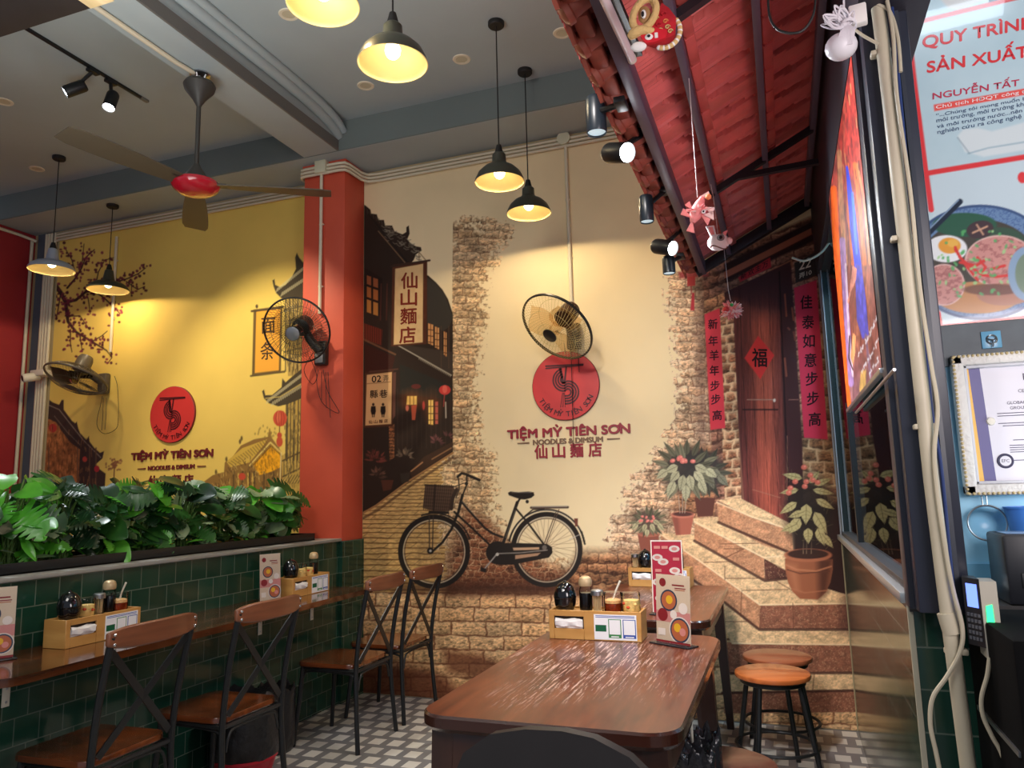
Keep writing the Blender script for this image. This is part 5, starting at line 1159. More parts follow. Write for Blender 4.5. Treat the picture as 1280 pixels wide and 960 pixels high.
MB().prism([(x*k, y*k) for x, y in ((-9, 6), (-14, 20), (-4, 20), (-2, 7))], -2*k, 2*k, LWHT, M).prism([(x*k, y*k) for x, y in ((-8, 8), (-11, 18), (-6, 18), (-4, 8))], 2*k, 3*k, PINK, M).build('ear', fc)
MB().prism([(x*k, y*k) for x, y in ((8, 2), (12, 12), (6, 10))], -1.5*k, 2*k, PINK, M).sphere((13*k, -2*k, 2*k), 4*k, PINKW, M, (1, 1.2, .7), 10).build('nose', fc)
MB().sphere((3*k, 2*k, 5*k), 4.4*k, mat('grey_felt_ring', S(120, 116, 116), .8), M, (1.1, 1, .4), 12).sphere((3*k, 2*k, 6.6*k), 2.4*k, LBLK, M, (1, 1, .4), 10).build('eye', fc)
MB().tube([(-10*k*math.cos(a), -10*k+3*k*math.sin(a*2), 5*k) for a in np.linspace(0, PI, 12)], .8*k, mat('brown_stitch', S(110, 66, 50), .8), 5, M=M).build('mouth', fc)
MB().tube([(0, 0, 10*k), (-.01, -.0, 60*k), (-.02, 0, RZ(-.2)-p[2])], .0013, STR, 5).build('string', t)
t, k, M, p = hang('paper_pompom', 'pink and white paper pompom hanging lowest in front of the painted door', 'hanging ornament', 914, 388, -.2, 0)
e = MB(); strands(e, k, M, 130, 11, 17, PINK, PINKW, 4, .8); e.build('petals', t); e = MB(); e.sphere((0, 0, 0), 8*k, PINK, M); e.sphere((-6*k, 0, 8*k), 4*k, mat('red_paper', S(214, 60, 56), .7), M, n=10).sphere((1*k, 5*k, 9*k), 2.4*k, mat('green_bead', S(60, 150, 70), .6), M, n=8); e.build('centre', t)
MB().tube([(0, 0, 12*k), (-.008, 0, .12), (-.02, 0, RZ(-.2)-p[2]+.04)], .0013, STR, 5).build('string', t)

# ================================================================ lit picture behind the window glass
sy0, sy1, sz0, sz1 = 2.14, 3.27, 1.60, 2.49; st_ = .006; XS = XR-.012
Yg, Zg = np.meshgrid(np.arange(sy0, sy1, st_), np.arange(sz0, sz1, st_)); P = np.stack([np.full(Yg.shape, XS), Yg, Zg], -1); px, py = pix(P[..., 0], Yg, Zg)
ar = Canvas(P, px, py, C8(150, 78, 54)); PX, PY = ar.PX, ar.PY
n1 = fbm(PX/5, PY/26, 3); n2 = fbm(PX/3, PY/60, 5)
def wash(mask, c): ar.C[:] = ar.C*(1-mask[..., None])+C8(*c)*mask[..., None]
ar.C[:] = C8(196, 66, 56)
wash(np.clip((PY-200)/120, 0, 1)*.8, (132, 84, 74)); wash(np.clip((n1-.5)*5, 0, 1)*.55, (96, 34, 36)); wash(np.clip((.42-n2)*6, 0, 1)*.4, (236, 150, 110))
wash(np.clip((PX-1078-(PY-240)*.16)/10, 0, 1)*np.clip((PY-250)/90, 0, 1)*.85, (100, 68, 66)); wash(np.clip((PY-430)/50, 0, 1)*.6, (134, 104, 124))
st2 = ((1044, 215), (1047, 262), (1051, 330), (1056, 420), (1062, 500))
ar.line([(1042, 236), (1045, 300), (1049, 380), (1056, 470), (1060, 505)], 8, C8(250, 104, 28)); ar.line([(1049, 190), (1052, 262), (1057, 330)], 6, C8(206, 150, 100), .8); ar.line([(1053, 300), (1058, 390), (1064, 480)], 7, C8(170, 136, 204), .85); ar.line([(1057, 330), (1061, 420), (1066, 470)], 2.4, C8(236, 214, 226), .8)
for dx, w_, c in ((9, 5, (244, 128, 50)), (-6, 4, (240, 110, 44)), (15, 3, (226, 160, 96))): ar.line([(1063+dx*.6, 205), (1066+dx, 260), (1072+dx, 330)], w_, C8(*c), .75)
ar.poly([(1057, 207), (1060, 208), (1064, 232), (1069, 262), (1075, 318), (1082, 372), (1086, 418), (1078, 424), (1071, 400), (1069, 340), (1063, 290), (1059, 240)], C8(38, 58, 216)); ar.poly([(1069, 330), (1077, 332), (1086, 418), (1078, 424), (1071, 400)], C8(94, 84, 186), .8)
ar.poly([(1064, 240), (1067, 240), (1072, 318), (1069, 318)], C8(70, 130, 250), .8)
ar.poly([(1066, 332), (1071, 336), (1070, 350), (1065, 362), (1061, 372), (1063, 352)], C8(240, 156, 136)); ar.line([(1064, 360), (1060, 378)], 2, C8(226, 150, 130)); ar.poly([(1066, 416), (1070, 420), (1069, 440), (1066, 456), (1063, 446)], C8(240, 166, 110)); ar.line([(1062, 420), (1061, 448), (1066, 462)], 1.6, C8(70, 50, 60))
ar.poly([(1076, 464), (1083, 462), (1082, 482), (1078, 498), (1074, 488)], C8(206, 166, 96)); ar.line([(1082, 418), (1088, 470)], 3, C8(120, 96, 130), .7)
for k in range(26): x = 1052+((k*37) % 34); y = 90+((k*53) % 130); ar.line([(x, y), (x+1.2, y+12)], 1.2, C8(110, 40, 38) if k % 3 else C8(236, 176, 110), .7)
ar.C *= (.72+.55*fbm(PX/2.2, PY/9, 13))[..., None]
rs = random.Random(8)
for (x0_, y0_), (x1_, y1_), n in (((1074, 444), (1104, 382), 15), ((1077, 466), (1109, 402), 15), ((1086, 470), (1112, 424), 10)):
    pts = []
    for i in range(n*4):
        t_ = i/(n*4); pts.append((x0_+(x1_-x0_)*t_+rs.uniform(-1.8, 1.8), y0_+(y1_-y0_)*t_+rs.uniform(-2.4, 2.4)))
    ar.line(pts, 1.0, C8(226, 226, 236), .9)
GLW = vcol('lit_picture_print', .4, emit=.38)
t = thing('lit_picture', 'lit abstract picture of orange, red and blue strokes hung inside the right-hand window', 'picture', (XS, sy0, sz0))
o = ar.mesh('print', GLW, lambda x, y, l: np.array([at_x(a, b, XS-l) for a, b in zip(x, y)])); o.parent = t; o.matrix_parent_inverse = Matrix.Translation((-XS, -sy0, -sz0))
MB().box((.002, 0, 0), (.011, sy1-sy0, sz1-sz0), BLACK, .002).box((-.006, -.002, -.014), (.011, sy1-sy0, 0), STEEL, .002).build('backing_frame', t)
# rods of the window fitting
o = MB().tube([tuple(at_x(1070, 516, XR-.024)), tuple(at_x(1118, 462, XR-.024))], .004, STEEL, 8).build('window_rod'); tag(o, 'thin steel rod running along the lower edge of the lit picture', 'rod')

# ================================================================ posters and things in the kitchen opening
YP = 2.338; st_ = .0026
Xg, Zg = np.meshgrid(np.arange(px1-.012, .80, st_), np.arange(1.735, 3.0, st_)); P = np.stack([Xg, np.full(Xg.shape, YP), Zg], -1); px, py = pix(Xg, P[..., 1], Zg)
po_ = Canvas(P, px, py, C8(196, 218, 226)); RD = C8(226, 62, 66)
sl = (slice(None), slice(None)); po_.blend(sl, np.clip(fbm(px/60, py/50, 3)*2-.8, 0, 1)*.45, C8(168, 198, 210))
po_.poly([(1197, 170), (1204, 162), (1222, 160), (1240, 164), (1262, 158), (1290, 150), (1290, 186), (1230, 196), (1206, 190)], C8(222, 230, 232), .9, 3); po_.line([(1210, 192), (1235, 185), (1290, 176)], 2, C8(150, 178, 192), .7); po_.line([(1197, 172), (1203, 180), (1212, 192)], 1.6, C8(140, 160, 172), .7)
po_.poly([(1160, -20), (1185, 10), (1200, 14), (1240, -6), (1240, -20)], C8(216, 206, 200), .8, 4); po_.poly([(1236, -20), (1290, -20), (1290, -8), (1236, 4)], C8(66, 62, 92), .95)
po_.poly([(1165, 215), (1290, 196), (1290, 410), (1170, 410)], C8(204, 220, 228), .8)
# bowl of noodles
po_.oval(1226, 328, 92, 72, C8(108, 138, 178)); po_.oval(1226, 328, 92, 72, C8(56, 78, 120), .9, 0, 3)
k_ = np.hypot((px-1226)/92, (py-328)/72); sp_ = np.clip(fbm(px/1.7, py/1.7, 21, 2)*5-2.5, 0, 1)*(k_ < .97); po_.blend(sl, sp_*.55, C8(60, 88, 140))
po_.oval(1224, 330, 74, 56, C8(72, 66, 58)); po_.oval(1222, 372, 52, 20, C8(196, 138, 88)); po_.oval(1206, 281, 40, 15, C8(46, 92, 70)); po_.oval(1250, 300, 30, 16, C8(58, 84, 66))
def meat(cx, cy, rx, ry, sd): po_.oval(cx, cy, rx, ry, C8(206, 146, 138)); q_ = np.clip((fbm(px/5, py/3, sd)-.5)*6, 0, 1)*(np.hypot((px-cx)/rx, (py-cy)/ry) < .97); po_.blend(sl, q_*.6, C8(150, 86, 86)); po_.oval(cx, cy, rx, ry, C8(232, 200, 190), .8, 0, 1.6)
meat(1250, 326, 44, 32, 31); meat(1180, 356, 26, 26, 33); po_.oval(1255, 368, 34, 14, C8(176, 120, 98)); po_.oval(1240, 362, 36, 7, C8(90, 52, 44), .7)
po_.oval(1225, 287, 17, 11, C8(70, 52, 56), 1, 0, 0, -.2); po_.line([(1216, 291), (1234, 283)], 2.4, C8(206, 160, 130)); po_.line([(1221, 281), (1229, 293)], 2.2, C8(206, 160, 130))
po_.oval(1183, 311, 26, 17, C8(236, 238, 240)); po_.oval(1187, 307, 14, 10, C8(232, 160, 60)); po_.oval(1191, 304, 7, 5, C8(240, 190, 90), .8)
for pts in ([(1194, 309), (1200, 322), (1214, 334), (1228, 344), (1245, 346), (1262, 344)], [(1194, 312), (1206, 330), (1222, 350)], [(1200, 328), (1220, 332), (1230, 326)], [(1222, 322), (1232, 334), (1226, 342)], [(1240, 336), (1256, 332)]): po_.line(pts, 3.2, C8(214, 58, 52))
for i in range(80):
    x = rs.uniform(1165, 1275); y = rs.uniform(282, 372)
    if math.hypot((x-1222)/56, (y-330)/46) < 1: po_.oval(x, y, rs.uniform(1.2, 3.4), rs.uniform(1, 2.2), C8(92, 176, 104) if i % 3 else C8(160, 210, 140), .9, 0, 0, rs.uniform(0, 3))
po_.line([(1160, 292), (1200, 252)], 7, C8(30, 40, 58)); po_.line([(1160, 288), (1198, 250)], 1.6, C8(150, 176, 206))
po_.oval(1284, 342, 24, 34, C8(140, 166, 194)); po_.oval(1286, 342, 17, 26, C8(120, 140, 120))
# red frame lines
for pts, w_ in (([(1128, -24), (1132, 8), (1143, 105), (1157, 214), (1164, 262)], 7), ([(1130, 32), (1300, -10)], 5.4), ([(1156, 217), (1300, 193)], 6.5), ([(1172, 411), (1300, 397)], 9), ([(1172, 392), (1175, 412)], 8)): po_.line(pts, w_, RD)
po_.oval(1278, 222, 6, 7, RD)
TR_, TN_ = C8(226, 60, 66), C8(196, 66, 92)
po_.text('QUY TRÌNH', 1223, 39.5, 139, 21, TR_, -.185, .03); po_.text('SẢN XUẤT', 1222, 70, 126, 22, TR_, -.16, .03); po_.text('NGUYỄN TẤT', 1220, 109.4, 108, 12.5, TN_, -.16, .025)
po_.poly([(1167, 131), (1300, 107), (1300, 115), (1168, 139)], C8(238, 92, 84)); po_.text('Chủ tịch HĐQT công ty', 1228, 124, 116, 6, C8(250, 238, 238), -.18, .01)
for i, tx in enumerate(('“...Chúng tôi mong muốn bảo', 'môi trường, môi trường không', 'và môi trường nước...nên mở', 'nghiên cứu ra công nghệ này')): po_.text(tx, 1232+i*.6, 132.4+i*7.2, 124, 6.6, C8(64, 84, 118), -.19, .012)
POSTER = vcol('glossy_poster_print', .18, spec=.5, coat=.5)
t = thing('wall_poster', 'large red-framed poster with a bowl of noodles at the right edge of the photo', 'poster', (px1-.012, YP, 1.735))
o = po_.mesh('print', POSTER, lambda x, y, l: np.array([at_y(a, b, YP-l) for a, b in zip(x, y)])); o.parent = t; o.matrix_parent_inverse = Matrix.Translation((-(px1-.012), -YP, -1.735))
MB().box((0, .001, 0), (.80-px1, .006, 1.26), WHITEP).build('backing_board', t)
# certificate in a carved white frame
cx0, cx1, cz0, cz1 = .455, .80, 1.262, 1.645; YC = 2.315
t = thing('framed_certificate', 'framed certificate with purple stripe in a carved white frame', 'picture frame', (cx0, YC+.03, cz0)); CF = mat('carved_white_frame', S(226, 222, 216), .4, bump=(90, .4)); CF2 = mat('frame_gilding', S(196, 176, 130), .5)
f = MB(); w_ = .03; W_, H_ = cx1-cx0, cz1-cz0
for a, b in (((0, -.03, 0), (w_, 0, H_)), ((W_-w_, -.03, 0), (W_, 0, H_)), ((0, -.03, 0), (W_, 0, w_)), ((0, -.03, H_-w_), (W_, 0, H_))): f.box(a, b, CF, .006)
fo_ = f.build('outer_frame', t); f = MB()
for i in range(34): z = .006+i*.0112; f.sphere((.005, -.031, z), .0042, CF2, n=8); f.sphere((W_-.005, -.031, z), .0042, CF2, n=8)
for i in range(30): x = .008+i*.0114; f.sphere((x, -.031, .005), .0042, CF2, n=8); f.sphere((x, -.031, H_-.005), .0042, CF2, n=8)
f.build('carved_beading', fo_); f = MB(); i0 = w_; i1 = w_+.008
for a, b in (((i0, -.02, i0), (i1, 0, H_-i0)), ((W_-i1, -.02, i0), (W_-i0, 0, H_-i0)), ((i0, -.02, i0), (W_-i0, 0, i1)), ((i0, -.02, H_-i1), (W_-i0, 0, H_-i0))): f.box(a, b, mat('frame_slip', S(206, 206, 212), .4), .002)
f.build('inner_slip', fo_)
pp = MB(); PAPER = mat('certificate_paper', S(228, 224, 232), .5); PUR = mat('purple_stripe', S(104, 98, 146), .5); YEL = mat('yellow_stripe', S(236, 186, 92), .5); INK = mat('printed_ink', S(70, 66, 90), .6)
a0 = i1; pp.box((a0, -.006, a0), (W_-a0, 0, H_-a0), PAPER)
pp.add([(a0+.0, -.0064, a0), (a0+.014, -.0064, a0), (a0+.006, -.0064, H_-a0), (a0+.0, -.0064, H_-a0)], [(0, 1, 2, 3)], YEL); pp.add([(a0+.014, -.0065, a0), (a0+.042, -.0065, a0), (a0+.033, -.0065, H_-a0), (a0+.006, -.0065, H_-a0)], [(0, 1, 2, 3)], PUR)
Mx = lambda x, z: frame((x, -.0068, z), (1, 0, 0), (0, 0, 1), (0, -1, 0)); xm = .19
add_text(pp, 'EFC', Mx(xm, H_-.07), .018, INK); add_text(pp, 'CERTIFICATE', Mx(xm, H_-.107), .0085, INK); add_text(pp, 'GLOBAL PROSPERITY', Mx(xm-.01, H_-.138), .008, INK); add_text(pp, 'GROUP COMPANY', Mx(xm-.01, H_-.152), .008, INK)
for i, (z, a, b) in enumerate(((.165, .10, .26), (.172, .10, .26), (.192, .10, .27), (.199, .11, .26), (.223, .16, .24), (.238, .13, .25), (.252, .12, .17), (.258, .12, .22), (.264, .12, .20), (.27, .12, .24), (.292, .12, .26))): pp.box((a, -.0067, H_-z-.0009), (b, -.006, H_-z+.0009), INK)
pap = pp.build('paper', t)
s_ = MB().lathe([(.0, .001), (.016, .001), (.0175, .0018), (.019, .001), (.02, 0)], INK, 32, Mx(.106, a0+.052)); s_.lathe([(0, .0022), (.0135, .0022)], PAPER, 32, Mx(.106, a0+.052)); add_text(s_, 'EFC', Mx(.106, a0+.052) @ Matrix.Translation((0, 0, .0026)), .008, INK); s_.build('printed_seal', pap)
MB().lathe([(0, .006), (.009, .005), (.011, 0)], mat('ivory_wax', S(232, 226, 210), .4), 24, Mx(.083, H_-.185)).build('round_sticker', pap)
# tile hook, cord, sieve, blue basket
h_ = at_y(1240, 424, 2.335); t = thing('suction_hook', 'blue square adhesive hook above the framed certificate', 'hook', (h_[0], 2.345, h_[2])); BLT = mat('clear_blue_plastic', S(110, 170, 204), .2)
MB().box((-.024, -.005, -.024), (.024, 0, .024), BLT, .002).build('plate', t); e = MB(); e.tube([(.012*math.cos(a), -.007, .012*math.sin(a)) for a in np.linspace(0, 2*PI, 20)[:-1]], .0025, STEEL, 6, True); e.tube([(-.012, -.008, .003), (0, -.018, -.004), (.012, -.008, .003)], .002, STEEL, 6); e.tube([(0, -.01, 0), (0, -.02, -.014), (0, -.012, -.02)], .002, STEEL, 6); e.build('metal_hook', t)
s0 = at_y(1236, 654, 2.31); t = thing('wire_sieve', 'round wire sieve hanging on the blue wall below the certificate', 'sieve', (s0[0], 2.355, s0[2]))
e = MB(); e.tube([(.046*math.cos(a), -.03, .046*math.sin(a)) for a in np.linspace(0, 2*PI, 40)[:-1]], .0026, STEEL, 8, True); e.build('rim', t); MB().tube([(-.006, -.03, .045), (-.006, -.028, .07), (0, -.02, .076), (.005, -.028, .07), (.004, -.03, .045)], .0016, STEEL, 6).build('handle_loop', t)
MB().lathe([(.045, .03), (.04, .02), (.028, .008), (.012, .003), (0, .002)], glass('fine_mesh', (.82, .9, .94), .3, .3), 32, look((0, 0, 0), (0, -1, 0))).build('mesh_bowl', t)
s0 = at_y(1283, 655, 2.3); t = thing('blue_basket', 'blue plastic basket at the right edge beside the sieve', 'basket', (s0[0], 2.355, s0[2]-.03)); MB().lathe([(0, .0), (.035, 0), (.046, .07), (.049, .07), (.049, .075), (.044, .075), (.034, .004)], mat('blue_plastic', S(70, 130, 214), .35), 28, Matrix.Translation((0, -.055, 0))).build('bowl', t)
# pos printer on the counter and black cabinet
pr = at_y(1240, 668, 2.13); t = thing('receipt_printer', 'black receipt printer box on the kitchen counter', 'printer', (pr[0]+.018, 2.12, 1.006)); PB = mat('black_printer_plastic', S(26, 28, 34), .4)
MB().box((0, 0, 0), (.18, .16, pr[2]-1.006), PB, .008).build('body', t); MB().box((.012, .015, pr[2]-1.006), (.17, .1, pr[2]-1.003), mat('blue_lit_lid', S(120, 150, 190), .3), .002).build('lid', t); MB().box((.03, -.004, .04), (.05, 0, .075), BLACK, .002).box((.06, -.004, .085), (.1, 0, .092), STEEL, .001).build('paper_slot', t)  # blue light falling on the black top is painted as the lid colour
bc = at_y(1252, 760, 1.75); t = thing('black_cabinet', 'black cabinet side at the lower right edge of the photo', 'cabinet', (bc[0], 1.7, 0)); MB().box((0, 0, .03), (.6, .4, 1.0), mat('black_laminate', S(6, 6, 7), .8, spec=.1), .006).build('body', t); MB().box((.01, .01, 0), (.58, .38, .03), BLACK).build('plinth', t); MB().box((-.004, .03, .78), (0, .36, .79), STEEL).build('door_edge', t)

# ---- conduit, cables and reader on the post
W2 = lambda pts, Y: [tuple(at_y(x, y, Y)) for x, y in pts]
pp_ = W2([(1088, -40), (1099, 20), (1112, 130), (1124, 240), (1138, 360), (1151, 480), (1164, 600), (1179, 720), (1196, 850), (1211, 965)], 1.965)
t = conduit('conduit_pipe', pp_, .0165, 'thick cream conduit running down the black post at the right', CREAMP, clips=W2([(1101, 65), (1127, 297), (1156, 533), (1196, 815)], 1.968)); c0 = vec(pp_[-1]); a, b = [vec(q)-c0 for q in W2([(1183, 766), (1191, 792)], 1.965)]; MB().tube([a, b], .02, CREAMP, 14).build('coupling', t)
def cable(pts, Y, r, m, label, name='cable'):
    o = MB().tube(spline(W2(pts, Y), 6), r, m, 8).build(name); tag(o, label, 'cable'); return o
cable([(1104, -20), (1116, 40), (1121, 120), (1138, 240), (1150, 360), (1163, 450), (1172, 510), (1168, 565), (1172, 620), (1184, 700), (1192, 740), (1203, 785), (1200, 815), (1184, 845), (1166, 872), (1163, 905), (1170, 940), (1176, 970)], 1.94, .0048, CREAMP, 'cream cable beside the post conduit that loops out at the bottom')
cable([(1112, -20), (1120, 60), (1131, 180), (1146, 330), (1158, 440), (1164, 510), (1176, 580), (1186, 680), (1192, 740)], 1.975, .004, mat('navy_cable', S(40, 58, 110), .45), 'dark blue cable behind the post conduit')
cable([(1088, -20), (1096, 4), (1112, 14), (1122, 46), (1126, 90)], 1.95, .0045, CREAMP, 'short cream cable arched over the top of the post conduit')
cable([(1098, 55), (1078, 44), (1066, 34), (1056, 22)], 1.93, .004, CREAMP, 'short cream cord from the conduit to the bundle of white rope')
cable([(1037, 302), (1026, 316), (1006, 326), (990, 322)], 3.9, .006, CREAMP, 'pale cable hanging at the wall corner under the awning end')
o = MB().tube(spline(W2([(960, -12), (962, 20), (974, 38), (1000, 40), (1016, 20), (1020, -10)], 1.75), 8), .003, CORD, 6).build('cable'); tag(o, 'black cable looped under the awning at the top', 'cable')
# bundle of white rope with a lamp globe
rb0 = at_y(1048, 46, 1.9); t = thing('rope_bundle', 'tied bundle of white cord hanging at the top of the post', 'rope bundle', rb0); k = (CAM @ (rb0-EYE))[2]/F; ROPE = mat('white_cord', S(222, 216, 222), .7)
nrm = vec(EYE)-vec(rb0); nrm.z = 0; nrm.normalize(); M = frame((0, 0, 0), Vector((-nrm.y, nrm.x, 0)), (0, 0, 1), nrm)
MB().sphere((2*k, -14*k, 0), 20*k, mat('white_globe', S(226, 220, 226), .35), M, (.95, .82, .9), 20).build('globe', t); e = MB(); q = random.Random(2)
for i in range(15):
    a = PI*.55+q.uniform(-.5, .85); L = q.uniform(24, 38)*k; wv = Vector((math.cos(a), math.sin(a)*.75, q.uniform(-.25, .5))); sd = Vector((-wv.y, wv.x, 0))*q.uniform(4, 9)*k; o_ = Vector((12*k, 4*k, 10*k))
    e.tube(spline([o_, o_+wv*L*.5+sd, o_+wv*L, o_+wv*L*.55-sd*.8, o_], 5), 1.15*k, ROPE, 6, M=M)
e.build('loops', t); e = MB()
for i in range(11): x = (2+i*1.6)*k; e.tube(spline([(12*k, 5*k, 12*k), (x, -6*k, 17*k), ((x/k-4)*k, -22*k, 14*k)], 4), 1.0*k, ROPE, 5, M=M)
for i in range(3): e.tube([((12+9*math.cos(a))*k, (4+4*math.sin(a)+i)*k, (10+9*math.sin(a))*k) for a in np.linspace(0, 2*PI, 16)[:-1]], 1.1*k, ROPE, 6, True, M)
e.build('tied_strands', t); MB().box((14*k, 8*k, -6*k), (34*k, 34*k, 6*k), LWHT, 2*k, M).build('label_tag', t); MB().tube([(12*k, 4*k, 6*k), (9*k, 30*k, 0), (11*k, 60*k, 0)], 1.2*k, ROPE, 6, M=M).build('hanging_cord', t)
# fingerprint terminal
d0 = at_y(1227, 780, 1.9); t = thing('access_terminal', 'fingerprint and keypad terminal with blue screen and green sensor', 'access terminal', (d0[0], 1.93, .92)); DKB = mat('dark_terminal_plastic', S(34, 34, 40), .35); SILB = mat('champagne_terminal_plastic', S(196, 188, 172), .35, .3)
kl, kr, rr = at_y(1206, 760, 1.95), at_y(1228, 765, 1.905), at_y(1250, 770, 1.90); zt, zb = 1.085, .935; rel = lambda p: (p[0]-d0[0], p[1]-1.93)
A, B_, C_ = rel(kl), rel(kr), rel(rr)
kb = MB().prism([A, B_, (B_[0]+.004, B_[1]+.07), (A[0]+.01, A[1]+.04)], zb-.92+.01, zt-.92+.004, DKB); kb = kb.build('keypad_body', t)
rb_ = MB().prism([B_, C_, (C_[0]+.004, C_[1]+.07), (B_[0]+.002, B_[1]+.07)], zb-.92-.012, zt-.92, SILB); rb_ = rb_.build('reader_body', t)
xk = Vector((B_[0]-A[0], B_[1]-A[1], 0)); wk = xk.length; xk.normalize(); nk = Vector((xk.y, -xk.x, 0)); Mk = frame((A[0], A[1], zb-.92), xk, (0, 0, 1), nk)
MB().box((wk*.22, .092, 0), (wk*.82, .142, .0015), mat('lit_blue_screen', S(70, 100, 255), .3, emit=1.6, ecol=(.2, .32, 1)), 0, Mk).build('screen', kb)
ky = MB()
for i in range(5):
    for j in range(4): ky.box((wk*(.14+.2*j), .022+i*.0125, 0), (wk*(.26+.2*j), .029+i*.0125, .002), mat('grey_key', S(96, 98, 106), .4) if not (i+j) else ky.mats[0], 0, Mk)
ky.build('keys', kb)
xr = Vector((C_[0]-B_[0], C_[1]-B_[1], 0)); wr = xr.length; xr.normalize(); Mr = frame((B_[0], B_[1], zb-.92), xr, (0, 0, 1), Vector((xr.y, -xr.x, 0)))
MB().prism([(wr*.2, .052), (wr*.5, .044), (wr*.66, .06), (wr*.62, .102), (wr*.24, .098)], 0, .002, mat('lit_green_sensor', S(40, 240, 120), .3, emit=1.8, ecol=(.04, .9, .3)), Mr).build('sensor', rb_)
cable([(1237, 822), (1234, 845), (1227, 872), (1229, 895), (1240, 920), (1252, 942), (1262, 975)], 1.9, .0045, CREAMP, 'cream cable hanging from the fingerprint terminal')
# ================================================================ furniture
def worn_glint_top(name):
    t = NT(name); co = t.coords('Object', (9, 1.1, 9))
    nz = t.n('ShaderNodeTexNoise'); nz.inputs['Scale'].default_value = 2.4; nz.inputs['Detail'].default_value = 8; nz.inputs['Distortion'].default_value = .5; t.l(co, nz.inputs['Vector'])
    base = t.ramp(nz.outputs['Fac'], [(.3, S(70, 30, 18)), (.5, S(98, 45, 26)), (.72, S(122, 60, 34))])
    sc = t.n('ShaderNodeTexNoise'); sc.inputs['Scale'].default_value = 1.0; sc.inputs['Detail'].default_value = 5; sc.inputs['Roughness'].default_value = .7
    t.l(t.coords('Object', (150, 8, 1), (0, 0, math.radians(-14))), sc.inputs['Vector'])
    ln = t.n('ShaderNodeVectorMath', operation='LENGTH'); t.l(t.coords('Object', (3.0, 1.9, 0), (0, 0, math.radians(12)), (.12, -.1, 0)), ln.inputs[0])
    bg = t.n('ShaderNodeTexNoise'); bg.inputs['Scale'].default_value = 4; bg.inputs['Detail'].default_value = 3; t.l(t.coords('Object', (1.4, .7, 1)), bg.inputs['Vector'])
    sm = t.n('ShaderNodeMath', operation='MULTIPLY_ADD'); sm.inputs[1].default_value = 1.6; t.l(bg.outputs['Fac'], sm.inputs[0]); t.l(ln.outputs['Value'], sm.inputs[2])
    a = t.n('ShaderNodeMath', operation='MULTIPLY'); r1 = t.ramp(sc.outputs['Fac'], [(.54, (0, 0, 0)), (.6, (1, 1, 1))]); r2 = t.ramp(sm.outputs[0], [(.72, (1, 1, 1)), (1.0, (.0, .0, .0))])
    dv = t.n('ShaderNodeMath', operation='MULTIPLY'); dv.inputs[1].default_value = .55; t.l(sm.outputs[0], dv.inputs[0]); r2 = t.ramp(dv.outputs[0], [(.74, (1, 1, 1)), (1.0, (0, 0, 0))])
    t.l(r1, a.inputs[0]); t.l(r2, a.inputs[1])
    mx = t.n('ShaderNodeMixRGB'); m2 = t.n('ShaderNodeMath', operation='MULTIPLY'); m2.inputs[1].default_value = .85; t.l(a.outputs[0], m2.inputs[0]); t.l(m2.outputs[0], mx.inputs[0]); t.l(base, mx.inputs[1]); mx.inputs[2].default_value = (*S(226, 190, 176), 1); t.l(mx.outputs[0], t.b.inputs['Base Color'])  # worn scratches, with their pale glint painted into the wood colour
    t.b.inputs['Roughness'].default_value = .32; t.b.inputs['Coat Weight'].default_value = .3; t.b.inputs['Coat Roughness'].default_value = .1
    t.bump(a.outputs[0], .25, .002); return t.m
TOPW = worn_glint_top('worn_glint_brown_wood'); DKW = wood('dark_stained_table_wood', S(44, 24, 18), S(66, 36, 26), 2, 8, .4, .2); EDGE = mat('table_edge_varnish', S(58, 28, 20), .25, coat=.5)
def table(name, x0, x1, y0, y1, label):
    t = thing(name, label, 'table', ((x0+x1)/2, (y0+y1)/2, 0), 0, 'wooden dining tables'); a, b = (x1-x0)/2, (y1-y0)/2; z = .75
    p = rrect(-a, -b, a, b, .085, 8); q = rrect(-a+.012, -b+.012, a-.012, b-.012, .075, 8); m_ = MB(); n = len(p)
    V = [(x, y, z) for x, y in rrect(-a+.006, -b+.006, a-.006, b-.006, .08, 8)]; V2 = [(x, y, z-.006) for x, y in p]; V3 = [(x, y, z-.03) for x, y in p]; V4 = [(x, y, z-.042) for x, y in q]
    m_.add(V, [tuple(range(n))], TOPW)
    W_ = V+V2+V3+V4
    m_.add(W_, [(k*n+i, (k+1)*n+i, (k+1)*n+(i+1) % n, k*n+(i+1) % n) for k in range(3) for i in range(n)], EDGE, True); m_.add(V4, [tuple(reversed(range(n)))], EDGE)
    m_.build('tabletop', t)
    ap = MB()
    for lo, hi in (((-a+.05, -b+.04, z-.17), (a-.05, -b+.065, z-.042)), ((-a+.05, b-.065, z-.17), (a-.05, b-.04, z-.042)), ((-a+.04, -b+.05, z-.13), (-a+.065, b-.05, z-.042)), ((a-.065, -b+.05, z-.13), (a-.04, b-.05, z-.042))): ap.box(lo, hi, DKW, .003)
    ap.build('apron', t)
    for sx in (-1, 1):
        for sy in (-1, 1):
            cx, cy = sx*(a-.065), sy*(b-.07); M = frame((cx, cy, 0), (1, 0, 0), (0, 1, 0), (0, 0, 1)); l = MB(); k = .03; f = .018; ox, oy = sx*.03, sy*.02
            V = [(ox+i*f, oy+j*f, 0) for i, j in ((-1, -1), (1, -1), (1, 1), (-1, 1))]+[(i*k, j*k, z-.044) for i, j in ((-1, -1), (1, -1), (1, 1), (-1, 1))]
            l.add(V, [(3, 2, 1, 0), (4, 5, 6, 7)]+[(i, (i+1) % 4, 4+(i+1) % 4, 4+i) for i in range(4)], DKW, False, M); l.build('leg', t)
    return t
table('dining_table', -.93, -.262, 1.78, 2.985, 'big worn brown wooden table in the foreground with rounded corners')
